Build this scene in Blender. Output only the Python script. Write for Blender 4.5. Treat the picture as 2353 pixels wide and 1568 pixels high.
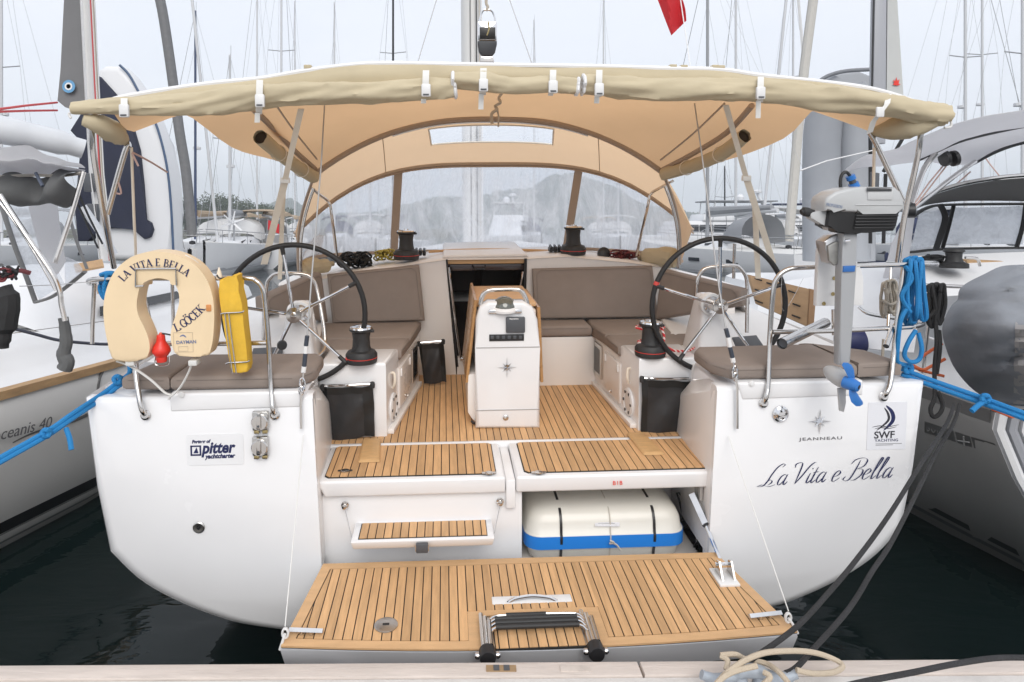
import bpy, bmesh, math, random
from mathutils import Vector as V, Matrix
random.seed(7)
S = bpy.context.scene
COL = S.collection
for o in list(bpy.data.objects): bpy.data.objects.remove(o)

# ------------------------------------------------------------------ camera
F = 1568.0; PX0 = 1098.0; PY0 = 522.0          # focal length and principal point on a 2353 x 1568 frame
CAMW = V((0, 0, 2.35))
cd = bpy.data.cameras.new('camera'); cam = bpy.data.objects.new('camera', cd); COL.objects.link(cam)
cam.location = CAMW; cam.rotation_euler = (math.pi/2, 0, 0)
cd.sensor_width = 36; cd.lens = F/2353*36; cd.shift_x = (1176.5-PX0)/2353; cd.shift_y = -(784-PY0)/2353
cd.clip_start = .05; cd.clip_end = 6000
S.camera = cam

# ------------------------------------------------------------------ sky, sun, exposure
SUN_EL, SUN_AZ = 36, 174                        # azimuth clockwise from +Y
W = bpy.data.worlds.new('World'); S.world = W; W.use_nodes = True
nt = W.node_tree; nt.nodes.clear()
sky = nt.nodes.new('ShaderNodeTexSky'); sky.sky_type = 'NISHITA'; sky.sun_disc = False
sky.sun_elevation = math.radians(SUN_EL); sky.sun_rotation = math.radians(SUN_AZ)
sky.air_density = 1.0; sky.dust_density = 2.0
wtc = nt.nodes.new('ShaderNodeTexCoord'); wmp = nt.nodes.new('ShaderNodeMapping'); wmp.inputs['Scale'].default_value = (1.2, 1.2, 4)
nt.links.new(wtc.outputs['Generated'], wmp.inputs[0])
wn = nt.nodes.new('ShaderNodeTexNoise'); wn.inputs['Scale'].default_value = 1.6; wn.inputs['Detail'].default_value = 5
nt.links.new(wmp.outputs[0], wn.inputs['Vector'])
wr = nt.nodes.new('ShaderNodeValToRGB')
wr.color_ramp.elements[0].position = .3; wr.color_ramp.elements[0].color = (8.15, 8.5, 9.25, 1)
wr.color_ramp.elements[1].position = .72; wr.color_ramp.elements[1].color = (9.0, 9.2, 9.7, 1)
nt.links.new(wn.outputs['Fac'], wr.inputs[0])
wm = nt.nodes.new('ShaderNodeMix'); wm.data_type = 'RGBA'; wm.inputs[0].default_value = .9
nt.links.new(sky.outputs[0], wm.inputs[6]); nt.links.new(wr.outputs[0], wm.inputs[7])
bg = nt.nodes.new('ShaderNodeBackground'); bg.inputs[1].default_value = .1
wo = nt.nodes.new('ShaderNodeOutputWorld')
nt.links.new(wm.outputs[2], bg.inputs[0]); nt.links.new(bg.outputs[0], wo.inputs[0])
sl = bpy.data.lights.new('sun', 'SUN'); sl.energy = 1.5; sl.angle = math.radians(40); sl.color = (1, .96, .9)
so = bpy.data.objects.new('sun', sl); COL.objects.link(so)
a, e = math.radians(SUN_AZ), math.radians(SUN_EL)
so.rotation_euler = V((-math.sin(a)*math.cos(e), -math.cos(a)*math.cos(e), -math.sin(e))).to_track_quat('-Z', 'Y').to_euler()
so.location = (0, -5, 20)
S.view_settings.view_transform = 'Standard'; S.view_settings.look = 'None'; S.view_settings.gamma = 1
S.view_settings.use_curve_mapping = False
S.view_settings.exposure = .30
S.render.engine = 'CYCLES'
S.cycles.max_bounces = 10; S.cycles.volume_bounces = 2; S.cycles.transparent_max_bounces = 24; S.cycles.caustics_reflective = False; S.cycles.caustics_refractive = False
S.render.resolution_x = 1024; S.render.resolution_y = 682

# ------------------------------------------------------------------ frames: the yacht lies a little bow-up and turned to port
Yd = V((-78, F, 118)).normalized(); Xd = V((1, .05, .008)); Xd = (Xd-Xd.dot(Yd)*Yd).normalized(); Zd = Xd.cross(Yd)
ROT = Matrix((Xd, Yd, Zd)).transposed()
CL = V((-.36, 0, 1.92))
YM = Matrix.Translation(CAMW) @ ROT.to_4x4() @ Matrix.Translation(-CL)
IDM = Matrix.Identity(4)
def at(px, py, y=None, z=None, x=None):          # yacht coordinates of a sighted point, its distance (or height, or side) given
    d = ROT.transposed() @ V(((px-PX0)/F, 1, (PY0-py)/F))
    t = (y/d.y) if y is not None else ((z-CL.z)/d.z if z is not None else (x-CL.x)/d.x)
    return CL + d*t
def wat(px, py, Y=None, z=None):                 # the same in world coordinates
    d = V(((px-PX0)/F, 1, (PY0-py)/F))
    return CAMW + d*(Y if Y is not None else (z-CAMW.z)/d.z)
def ats(pts, y): return [at(p[0], p[1], y=(p[2] if len(p) > 2 else y)) for p in pts]
def wats(pts, Y): return [wat(p[0], p[1], p[2] if len(p) > 2 else Y) for p in pts]

# ------------------------------------------------------------------ materials
MATS = {}
def mat(name, col, rough=.5, metal=0, var=0, vscale=8, bump=0, bscale=60, stretch=None, coat=0, rand=0, transl=0, alpha=1, spec=.5, noise2=None, trcol=None):
    if name in MATS: return MATS[name]
    m = bpy.data.materials.new(name); MATS[name] = m; m.use_nodes = True
    t = m.node_tree; N = t.nodes; L = t.links
    p = N['Principled BSDF']; out = N['Material Output']
    p.inputs['Base Color'].default_value = (*col, 1); p.inputs['Roughness'].default_value = rough; p.inputs['Metallic'].default_value = metal
    p.inputs['Coat Weight'].default_value = coat; p.inputs['Coat Roughness'].default_value = .08; p.inputs['Specular IOR Level'].default_value = spec
    tc = N.new('ShaderNodeTexCoord'); mp = N.new('ShaderNodeMapping')
    if stretch: mp.inputs['Scale'].default_value = stretch
    L.new(tc.outputs['Object'], mp.inputs[0])
    last = None
    if var or rand:
        n = N.new('ShaderNodeTexNoise'); n.inputs['Scale'].default_value = vscale; n.inputs['Detail'].default_value = 6; n.inputs['Roughness'].default_value = .62
        L.new(mp.outputs[0], n.inputs['Vector'])
        mr = N.new('ShaderNodeMapRange'); mr.inputs[1].default_value = .3; mr.inputs[2].default_value = .7
        mr.inputs[3].default_value = 1-var; mr.inputs[4].default_value = 1+var
        L.new(n.outputs['Fac'], mr.inputs[0]); fac = mr.outputs[0]
        if rand:
            oi = N.new('ShaderNodeObjectInfo'); m2 = N.new('ShaderNodeMapRange'); m2.inputs[3].default_value = 1-rand; m2.inputs[4].default_value = 1+rand
            L.new(oi.outputs['Random'], m2.inputs[0]); mu = N.new('ShaderNodeMath'); mu.operation = 'MULTIPLY'
            L.new(fac, mu.inputs[0]); L.new(m2.outputs[0], mu.inputs[1]); fac = mu.outputs[0]
        hs = N.new('ShaderNodeVectorMath'); hs.operation = 'SCALE'; hs.inputs[0].default_value = col
        L.new(fac, hs.inputs['Scale']); L.new(hs.outputs[0], p.inputs['Base Color']); last = hs.outputs[0]
        rr = N.new('ShaderNodeMapRange'); rr.inputs[1].default_value = .3; rr.inputs[2].default_value = .7
        rr.inputs[3].default_value = max(.03, rough-.06); rr.inputs[4].default_value = min(1, rough+.08)
        L.new(n.outputs['Fac'], rr.inputs[0]); L.new(rr.outputs[0], p.inputs['Roughness'])
    if bump:
        n2 = N.new('ShaderNodeTexNoise'); n2.inputs['Scale'].default_value = bscale; n2.inputs['Detail'].default_value = 4
        L.new(mp.outputs[0], n2.inputs['Vector'])
        b = N.new('ShaderNodeBump'); b.inputs['Strength'].default_value = bump; b.inputs['Distance'].default_value = .01
        L.new(n2.outputs['Fac'], b.inputs['Height']); L.new(b.outputs[0], p.inputs['Normal'])
    if transl:
        tr = N.new('ShaderNodeBsdfTranslucent'); tr.inputs[0].default_value = (*(trcol or col), 1)
        mx = N.new('ShaderNodeMixShader'); mx.inputs[0].default_value = transl
        L.new(p.outputs[0], mx.inputs[1]); L.new(tr.outputs[0], mx.inputs[2]); L.new(mx.outputs[0], out.inputs[0])
    if alpha < 1:
        p.inputs['Alpha'].default_value = alpha
    return m
def vinyl(name, tint=(.93, .95, .98), haze=.12, streak=.22, rough=.03, scale=(3, 3, .5), fres=.6):     # clear sheet with milky smears
    if name in MATS: return MATS[name]
    m = bpy.data.materials.new(name); MATS[name] = m; m.use_nodes = True
    t = m.node_tree; N = t.nodes; L = t.links; N.clear()
    out = N.new('ShaderNodeOutputMaterial'); tr = N.new('ShaderNodeBsdfTransparent'); tr.inputs[0].default_value = (*tint, 1)
    gl = N.new('ShaderNodeBsdfGlossy'); gl.inputs[1].default_value = rough
    df = N.new('ShaderNodeBsdfTranslucent'); df.inputs[0].default_value = (.9, .92, .95, 1)
    d2 = N.new('ShaderNodeBsdfDiffuse'); d2.inputs[0].default_value = (.85, .87, .9, 1)
    md = N.new('ShaderNodeMixShader'); md.inputs[0].default_value = .2; L.new(df.outputs[0], md.inputs[1]); L.new(d2.outputs[0], md.inputs[2])
    tc = N.new('ShaderNodeTexCoord'); mp = N.new('ShaderNodeMapping'); mp.inputs['Scale'].default_value = scale; L.new(tc.outputs['Object'], mp.inputs[0])
    n = N.new('ShaderNodeTexNoise'); n.inputs['Scale'].default_value = 2.2; n.inputs['Detail'].default_value = 7; n.inputs['Roughness'].default_value = .68; n.inputs['Distortion'].default_value = .6
    L.new(mp.outputs[0], n.inputs['Vector'])
    mr = N.new('ShaderNodeMapRange'); mr.inputs[1].default_value = .38; mr.inputs[2].default_value = .72; mr.inputs[3].default_value = haze; mr.inputs[4].default_value = haze+streak
    L.new(n.outputs['Fac'], mr.inputs[0])
    m1 = N.new('ShaderNodeMixShader'); L.new(mr.outputs[0], m1.inputs[0]); L.new(tr.outputs[0], m1.inputs[1]); L.new(md.outputs[0], m1.inputs[2])
    fr = N.new('ShaderNodeFresnel'); fr.inputs[0].default_value = 1.35
    m2 = N.new('ShaderNodeMixShader'); fm = N.new('ShaderNodeMath'); fm.operation = 'MULTIPLY'; fm.inputs[1].default_value = fres; L.new(fr.outputs[0], fm.inputs[0]); L.new(fm.outputs[0], m2.inputs[0]); L.new(m1.outputs[0], m2.inputs[1]); L.new(gl.outputs[0], m2.inputs[2])
    b = N.new('ShaderNodeBump'); b.inputs['Strength'].default_value = .12; b.inputs['Distance'].default_value = .02; L.new(n.outputs['Fac'], b.inputs['Height']); L.new(b.outputs[0], gl.inputs['Normal'])
    L.new(m2.outputs[0], out.inputs[0])
    return m
GEL = mat('gelcoat', (.80, .80, .81), .2, var=.022, vscale=1.6, coat=.5)
GELW = mat('gelcoat_cockpit', (.80, .77, .745), .32, var=.02, vscale=3, coat=.2)
GELN = mat('nonskid_deck', (.74, .735, .73), .6, var=.03, vscale=9, bump=.15, bscale=260)
TEAK = mat('teak', (.60, .362, .178), .62, var=.17, vscale=5, stretch=(9, .9, 9), bump=.12, bscale=40, rand=.15)
TEAKB = mat('teak_trim', (.61, .38, .195), .58, var=.10, vscale=5, stretch=(1.2, 5, 5), bump=.08, bscale=40, rand=.05)
CAULK = mat('caulk', (.014, .013, .012), .7)
STEEL = mat('steel', (.62, .60, .58), .13, metal=1, var=.05, vscale=12)
CHROME = mat('chrome', (.72, .72, .73), .06, metal=1)
ALU = mat('aluminium', (.62, .63, .65), .35, metal=.8, var=.05)
BLK = mat('black_plastic', (.017, .017, .019), .38, var=.2, vscale=20)
RUB = mat('black_rubber', (.022, .022, .023), .55, var=.2, vscale=14, bump=.06, bscale=120)
DGREY = mat('grey_plastic', (.075, .08, .09), .45)
TAUPE = mat('cushion_fabric', (.265, .222, .195), .85, var=.07, vscale=5, bump=.5, bscale=5.5, spec=.2)
CANV = mat('tan_canvas', (.54, .465, .325), .88, var=.06, vscale=4, bump=.25, bscale=9, spec=.15)
CANVI = mat('tan_canvas_roof', (.52, .375, .24), .85, var=.16, vscale=1.7, bump=.6, bscale=4, transl=.52, trcol=(.88, .56, .31), spec=.1)
BINDW = mat('white_webbing', (.72, .71, .68), .8)
BINDT = mat('brown_binding', (.40, .31, .245), .8)
WIRE = mat('stay_wire', (.42, .42, .42), .45, metal=.6)
CANVH = mat('tan_canvas_hood', (.60, .455, .315), .85, var=.10, vscale=1.9, bump=.5, bscale=4, transl=.58, trcol=(.96, .69, .45), spec=.1)
CREAM = mat('cream_strap', (.80, .73, .62), .8, var=.06, vscale=10)
WHITE = mat('white_plastic', (.76, .76, .76), .35, var=.02)
RED = mat('red_plastic', (.72, .035, .02), .35)
NAVY = mat('navy_print', (.012, .018, .085), .45)
VINYL = vinyl('clear_vinyl')
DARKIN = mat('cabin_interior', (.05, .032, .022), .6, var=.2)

# ------------------------------------------------------------------ mesh helpers
BASE = {}
def link(o): COL.objects.link(o); return o
def thing(name, label, cat, base=V((0, 0, 0)), frame=YM, group=None, rotz=0):
    o = link(bpy.data.objects.new(name, None)); o.empty_display_size = .1
    o['label'] = label; o['category'] = cat
    if group: o['group'] = group
    o.matrix_world = frame @ Matrix.Translation(V(base)); BASE[o.name] = V(base)
    return o
def tag(o, label, cat, group=None):
    o['label'] = label; o['category'] = cat
    if group: o['group'] = group
    return o
class MB:
    def __init__(s): s.bm = bmesh.new()
    def face(s, pts):
        try: return s.bm.faces.new([s.bm.verts.new(p) for p in pts])
        except ValueError: return None
    def box(s, a, b, bev=0, seg=2, M=None):
        a, b = V(a), V(b); vs = [s.bm.verts.new((x, y, z)) for x in (a.x, b.x) for y in (a.y, b.y) for z in (a.z, b.z)]
        fs = [s.bm.faces.new([vs[i] for i in q]) for q in ((0, 1, 3, 2), (4, 6, 7, 5), (0, 4, 5, 1), (2, 3, 7, 6), (0, 2, 6, 4), (1, 5, 7, 3))]
        nv = vs
        if bev:
            es = list({e for f in fs for e in f.edges})
            r = bmesh.ops.bevel(s.bm, geom=es, offset=bev, segments=seg, affect='EDGES', profile=.5)
            nv = list({v for f in r['faces'] for v in f.verts} | {v for v in vs if v.is_valid})
        if M is not None:
            for v in nv: v.co = M @ v.co
        return s
    def hexa(s, p, bev=0, seg=2):                # eight corners: bottom loop of four, top loop of four
        vs = [s.bm.verts.new(q) for q in p]
        fs = [s.bm.faces.new([vs[i] for i in q]) for q in ((3, 2, 1, 0), (4, 5, 6, 7), (0, 1, 5, 4), (1, 2, 6, 5), (2, 3, 7, 6), (3, 0, 4, 7))]
        if bev: bmesh.ops.bevel(s.bm, geom=list({e for f in fs for e in f.edges}), offset=bev, segments=seg, affect='EDGES', profile=.5)
        return s
    def prism(s, pts, d, bev=0, seg=2, top=None):  # a flat outline pushed along the vector d
        d = V(d); n = len(pts); A = [s.bm.verts.new(p) for p in pts]; B = [s.bm.verts.new(V(p)+d) for p in (top or pts)]
        fs = [s.bm.faces.new(A[::-1]), s.bm.faces.new(B)]
        for i in range(n): fs.append(s.bm.faces.new((A[i], A[(i+1) % n], B[(i+1) % n], B[i])))
        if bev:
            es = list(set(fs[0].edges) | set(fs[1].edges))
            bmesh.ops.bevel(s.bm, geom=es, offset=bev, segments=seg, affect='EDGES', profile=.5, clamp_overlap=True)
        return s
    def rings(s, rs, close=True, cap=True):
        R = [[s.bm.verts.new(p) for p in r] for r in rs]; n = len(R[0])
        for a, b in zip(R, R[1:]):
            for i in range(n if close else n-1):
                j = (i+1) % n
                try: s.bm.faces.new((a[i], a[j], b[j], b[i]))
                except ValueError: pass
        if cap and close:
            for r in (R[0][::-1], R[-1]):
                try: s.bm.faces.new(r)
                except ValueError: pass
        return s
    def tube(s, path, r, n=8, smooth=0, closed=False, cap=True, flat=1, up=None):
        P = [V(p) for p in path]
        if smooth: P = spline(P, smooth, closed)
        rr = r if isinstance(r, (list, tuple)) else None
        m = len(P); rs = []; prev = None
        for i, p in enumerate(P):
            if closed: t = P[(i+1) % m]-P[i-1]
            else: t = P[min(i+1, m-1)]-P[max(i-1, 0)]
            if t.length < 1e-9: t = V((0, 0, 1))
            t.normalize()
            if up is not None: u = t.cross(V(up))
            elif prev is None: u = t.cross(V((0, 0, 1)) if abs(t.z) < .9 else V((1, 0, 0)))
            else: u = prev-prev.dot(t)*t
            if u.length < 1e-6: u = t.cross(V((.3, 1, .2)))
            u.normalize(); prev = u; w = t.cross(u)
            k = r if rr is None else (rr[0]+(rr[-1]-rr[0])*i/(m-1) if len(rr) == 2 else rr[min(len(rr)-1, int(round(i*(len(rr)-1)/(m-1))))])
            rs.append([p+k*(math.cos(2*math.pi*j/n)*u+flat*math.sin(2*math.pi*j/n)*w) for j in range(n)])
        if closed: rs.append(rs[0])
        return s.rings(rs, True, cap and not closed)
    def lathe(s, c, ax, prof, n=24):
        c, ax = V(c), V(ax).normalized(); u = ax.cross(V((0, 0, 1)) if abs(ax.z) < .9 else V((1, 0, 0))).normalized(); w = ax.cross(u)
        return s.rings([[c+ax*h+r*(math.cos(2*math.pi*j/n)*u+math.sin(2*math.pi*j/n)*w) for j in range(n)] for r, h in prof])
    def grid(s, rows, thick=0):
        R = [[s.bm.verts.new(p) for p in r] for r in rows]
        for a, b in zip(R, R[1:]):
            for i in range(len(a)-1): s.bm.faces.new((a[i], a[i+1], b[i+1], b[i]))
        if thick:
            bmesh.ops.recalc_face_normals(s.bm, faces=s.bm.faces)
            bmesh.ops.solidify(s.bm, geom=list(s.bm.faces), thickness=thick)
        return s
    def build(s, name, m, parent=None, smooth=35, recalc=True, frame=YM):
        if recalc: bmesh.ops.recalc_face_normals(s.bm, faces=s.bm.faces)
        if parent is not None:
            b = V((0, 0, 0)); q = parent
            while q is not None:
                if q.name in BASE: b = BASE[q.name]
                q = q.parent
            if b.length: bmesh.ops.translate(s.bm, vec=-b, verts=s.bm.verts)
        me = bpy.data.meshes.new(name); s.bm.to_mesh(me); s.bm.free()
        if smooth:
            me.polygons.foreach_set('use_smooth', [True]*len(me.polygons)); me.set_sharp_from_angle(angle=math.radians(smooth))
        me.materials.append(m)
        o = link(bpy.data.objects.new(name, me))
        if parent is not None: o.parent = parent
        else: o.matrix_world = frame
        return o
def rebase(o, base):                             # puts a one-mesh thing's origin at its base
    b = V(base); o.data.transform(Matrix.Translation(-b)); o.matrix_world = o.matrix_world @ Matrix.Translation(b); return o
def spline(P, k, closed=False):
    out = []; n = len(P)
    for i in range(n if closed else n-1):
        g = lambda j: P[j % n] if closed else P[max(0, min(n-1, j))]
        a, b, c, d = g(i-1), g(i), g(i+1), g(i+2)
        for q in range(k):
            t = q/k; out.append(.5*((2*b)+(c-a)*t+(2*a-5*b+4*c-d)*t*t+(3*b-a-3*c+d)*t**3))
    if not closed: out.append(P[-1])
    return out
def clip(poly, nx, ny, d):                       # keep nx*x+ny*y <= d
    out = []; n = len(poly)
    for i in range(n):
        a, b = poly[i], poly[(i+1) % n]; fa, fb = nx*a[0]+ny*a[1]-d, nx*b[0]+ny*b[1]-d
        if fa <= 0: out.append(a)
        if fa*fb < 0: t = fa/(fa-fb); out.append((a[0]+(b[0]-a[0])*t, a[1]+(b[1]-a[1])*t))
    return out
def area(p): return abs(sum(p[i][0]*p[(i+1) % len(p)][1]-p[(i+1) % len(p)][0]*p[i][1] for i in range(len(p))))/2
def planks(poly, z, pitch, parent, x0=0, gap=.005, holes=(), th=.006, m=None):
    """lays separate teak strips fore and aft over an outline, with a dark caulked joint between"""
    xs = [p[0] for p in poly]; i = math.floor((min(xs)-x0)/pitch)
    while x0+i*pitch < max(xs):
        L, R = x0+i*pitch+gap/2, x0+(i+1)*pitch-gap/2; i += 1
        cuts = sorted({L, R} | {h for H in holes for h in H[:2] if L < h < R})
        for l, r in zip(cuts, cuts[1:]):
            q = clip(clip(poly, -1, 0, -l), 1, 0, r)
            qs = [q]
            for hx0, hx1, hy0, hy1 in holes:
                if hx0 < (l+r)/2 < hx1:
                    qs = [c for w in qs for c in (clip(w, 0, 1, hy0), clip(w, 0, -1, -hy1))]
            for w in qs:
                if len(w) > 2 and area(w) > 2e-5:
                    MB().prism([V((p[0], p[1], z-th)) for p in w], (0, 0, th)).build('plank', m or TEAK, parent, smooth=0)
def text(s, size, m, name, parent, O, U, Wv, shear=0, bold=0, align='LEFT', space=1, ext=.0008, sx=1):
    """flat lettering: origin O, reading direction U, upward direction Wv"""
    c = bpy.data.curves.new('t', 'FONT'); c.body = s; c.size = size; c.shear = shear; c.offset = bold; c.align_x = align; c.space_character = space; c.extrude = ext; c.resolution_u = 3
    o = bpy.data.objects.new('t', c); COL.objects.link(o)
    dg = bpy.context.evaluated_depsgraph_get(); me = bpy.data.meshes.new_from_object(o.evaluated_get(dg)); bpy.data.objects.remove(o)
    U = V(U).normalized(); Wv = V(Wv); Wv = (Wv-Wv.dot(U)*U).normalized(); n = U.cross(Wv)
    b = V((0, 0, 0)); q = parent
    while q is not None:
        if q.name in BASE: b = BASE[q.name]
        q = q.parent
    M = Matrix.Translation(V(O)-b) @ Matrix((U, Wv, n)).transposed().to_4x4() @ Matrix.Diagonal((sx, 1, 1, 1))
    me.transform(M); me.materials.clear(); me.materials.append(m); me.name = name
    o = link(bpy.data.objects.new(name, me)); o.parent = parent
    return o
def lerp(a, b, t): return a+(b-a)*t
def rope(name, pts, r, m, parent=None, label=None, cat='rope', smooth=6, n=6, frame=YM, group=None):
    o = MB().tube(pts, r, n, smooth).build(name, m, parent, frame=frame)
    if parent is None:
        tag(o, label, cat, group); P = [V(p) for p in pts]; rebase(o, min(P, key=lambda p: p.z))
    return o
# ================================================================== THE YACHT
yacht = thing('sailing_yacht', 'white sailing yacht moored stern-to with teak bathing platform lowered and tan bimini', 'yacht', (0, 3.35, 0))
Y = yacht
def sheer(y): return .85+.0*y-(.062*(y-5.5) if y > 5.5 else 0)
HS = [(2.115, 0), (2.08, -.45), (2.03, -.785), (1.90, -.93), (1.74, -1.04), (1.53, -1.14), (1.31, -1.205), (.7, -1.30), (0, -1.33)]
HS = HS[:2]+[(p.x, p.y) for p in spline([V((x, z, 0)) for x, z in HS[2:]], 4)]   # round bilge below the chine
HS[-1] = (0, -1.33)
def hsec(y, k, deep, e=0):
    z = sheer(y); r = [V((-x*k-(-e if x else 0), y, z+dz*deep+(e*.6 if dz else 0))) for x, dz in HS]
    return r + [V((-p.x, p.y, p.z)) for p in r[-2::-1]]
secs = [hsec(3.35, 1, 1), hsec(4.2, 1.008, 1.05), hsec(6, 1.015, 1.25), hsec(8, .99, 1.4), hsec(10, .90, 1.4), hsec(12, .70, 1.35), hsec(14, .36, 1.2), hsec(15.2, .03, 1.0)]
m = MB(); R = secs
vr = [[m.bm.verts.new(p) for p in r] for r in R]
for a_, b_ in zip(vr, vr[1:]):
    for i in range(len(a_)-1): m.bm.faces.new((a_[i], a_[i+1], b_[i+1], b_[i]))
m.build('hull', GEL, Y, smooth=30)
# transom: a U with the platform opening, chamfered into the hull
def tr_out(y, e):
    o = [V((-x+(e if x else 0), y, .85+dz+(e*.75 if dz < -.5 else 0)-(e*.5 if dz == 0 else 0))) for x, dz in HS]
    o = o+[V((-p.x, p.y, p.z)) for p in o[-2::-1]]
    xi, xb = 1.015, .985
    z0 = o[0].z
    return o+[V((xi, y, z0)), V((xb, y, -.18)), V((-xb, y, -.18)), V((-xi, y, z0))]
o0, o1, o2 = tr_out(3.352, .004), tr_out(3.335, .012), tr_out(3.322, .05)
m = MB(); rr = [[m.bm.verts.new(p) for p in r] for r in (tr_out(3.40, .006), o0, o1, o2)]
n = len(o0)
for a_, b_ in zip(rr, rr[1:]):
    for i in range(n): m.bm.faces.new((a_[i], a_[(i+1) % n], b_[(i+1) % n], b_[i]))
m.bm.faces.new(rr[-1])
m.build('transom', GEL, Y, smooth=50)
# inner cheeks of the opening, aft blocks with locker lids, deck, coamings
for s in (-1, 1):
    m = MB().hexa([V((s*x, y, z)) for x, y, z in ((.985, 3.34, -.05), (1.10, 3.34, -.05), (1.10, 3.95, -.05), (1.0, 3.95, -.05), (1.013, 3.34, .835), (1.12, 3.34, .835), (1.12, 3.80, .815), (1.04, 3.95, .60))], .012)
    m.build('cheek', GELW, Y)
    # aft deck block
    m = MB().hexa([V((s*x, y, z)) for x, y, z in ((1.10, 3.36, .5), (2.10, 3.36, .5), (2.12, 4.0, .5), (1.06, 3.85, .5), (1.05, 3.335, .842), (2.09, 3.335, .842), (2.115, 4.0, .85), (1.09, 3.85, .83))], .02, 3)
    m.build('aft_deck', GEL, Y)
    m = MB().hexa([V((s*x, y, z)) for x, y, z in ((1.06, 3.84, .40), (2.10, 3.99, .40), (2.135, 5.6, .40), (1.28, 5.6, .40), (1.10, 3.84, .78), (2.112, 3.99, .845), (2.14, 5.6, .84), (1.34, 5.6, .90))], .02)
    m.build('side_deck', GELN, Y)
x0, x1 = at(390, 935, y=3.32).x, at(692, 930, y=3.32).x
MB().hexa([V(p) for p in ((x0, 3.318, .775), (x1, 3.318, .785), (x1, 3.72, .785), (x0, 3.72, .785), (x0, 3.318, .868), (x1+.03, 3.318, .868), (x1+.03, 3.72, .878), (x0, 3.72, .878))], .012, 3).build('locker_lid', GEL, Y)
x0, x1 = at(1705, 905, y=3.32).x, at(1984, 890, y=3.32).x
MB().hexa([V(p) for p in ((x0, 3.318, .775), (x1, 3.318, .785), (x1, 3.72, .785), (x0, 3.72, .785), (x0-.03, 3.318, .868), (x1, 3.318, .868), (x1, 3.72, .878), (x0-.03, 3.72, .878))], .012, 3).build('locker_lid', GEL, Y)
# foredeck sheet
m = MB(); rows = []
for y, k in ((5.58, 1.013), (6, 1.015), (8, .99), (10, .90), (12, .70), (14, .36), (15.2, .03)):
    rows.append([V((2.115*k*t, y, sheer(y)+.04*(1-t*t))) for t in (-1, -.5, 0, .5, 1)])
m.grid(rows).build('deck', GELN, Y)

# ---------------------------------------------------------------- cockpit sole, hatches, step face
ZS = .38
XL0, XL1, XR0, XR1 = -.71, -.56, .80, .735      # inner faces of the seat lockers, aft and forward ends
sole = [(-1.05, 3.875), (1.10, 3.875), (1.10, 4.0), (XR0+.02, 4.0), (XR1, 4.9), (XR1, 5.2), (-.56, 5.2), (XL1, 4.9), (XL0, 4.0), (-1.05, 4.0)]
cs = MB().prism([V((x, y, .30)) for x, y in sole], (0, 0, ZS-.3-.0035)).build('cockpit_sole', CAULK, Y, smooth=0)
planks(sole, ZS, .0405, cs, x0=.006, gap=.0045)
MB().box((-1.06, 3.845, .25), (1.10, 3.873, ZS-.002), .004).build('drain_channel', GEL, Y)
def hatch(xa, xb, tx0, tx1, notch):
    h = MB().hexa([V(p) for p in ((xa+.04*(notch < 0), 3.395, .285), (xb-.04*(notch > 0), 3.395, .285), (xb, 3.84, .285), (xa, 3.84, .285), (xa, 3.385, .375), (xb, 3.385, .375), (xb, 3.84, .375), (xa, 3.84, .375))], .014, 3).build('locker_hatch', GEL, Y)
    ya, yb = 3.422, 3.825
    p = [(tx0, ya+.02), (tx0+.02, ya), (tx1-.02, ya), (tx1, ya+.02), (tx1, yb-.015), (tx1-.015, yb), (tx0+.015, yb), (tx0, yb-.015)]
    MB().prism([V((x, y, .372)) for x, y in p], (0, 0, .0075)).build('caulk_sheet', CAULK, h, smooth=0)
    c = .011
    q = [((x-(tx0+tx1)/2)*(1-c/(tx1-tx0)*1.0)+(tx0+tx1)/2, (y-(ya+yb)/2)*(1-c/(yb-ya))+(ya+yb)/2) for x, y in p]
    planks(q, .3835, .0435, h, x0=tx0-.01)
    return h
hl = hatch(-1.02, -.055, -.985, -.10, -1)
hr = hatch(.0, 1.075, .045, 1.035, 1)
for h, px, py in ((hl, 793, 1082), (hl, 1124, 1087), (hr, 1238, 1086)):
    c = at(px, py, z=.386)
    m = MB().lathe(c, (0, 0, 1), ((.022, -.001), (.022, .002), (.019, .003), (.002, .003)), 20); m.lathe(c+V((-.028, 0, 0)), (0, 0, 1), ((.011, -.001), (.011, .002), (.001, .002)), 14); m.lathe(c+V((.028, 0, 0)), (0, 0, 1), ((.011, -.001), (.011, .002), (.001, .002)), 14)
    m.build('hatch_latch', STEEL, h)
for h, px, x_ in ((hl, 868, 0), (hr, 1500, 0)):   # teak foot chocks lying across the channel
    a_ = at(px-16 if h is hl else px-20, 1022, z=.39); b_ = at(px-22 if h is hl else px+2, 1062 if h is hl else 1045, z=.39)
    w = .058
    MB().hexa([V((a_.x-w, 3.90, .385)), V((a_.x+w*.9, 3.90, .385)), V((b_.x+w*1.15, b_.y, .385)), V((b_.x-w, b_.y, .385)), V((a_.x-w*.8, 3.885, .402)), V((a_.x+w*.7, 3.885, .402)), V((b_.x+w*.95, b_.y+.02, .398)), V((b_.x-w*.8, b_.y+.02, .398))], .006).build('foot_chock', mat('teak_block', (.58, .36, .165), .55, var=.12, vscale=6, stretch=(2, 8, 8)), h)
MB().box((-.052, 3.40, .20), (-.003, 3.838, .352), .006).build('hatch_mullion', GEL, Y)
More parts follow.
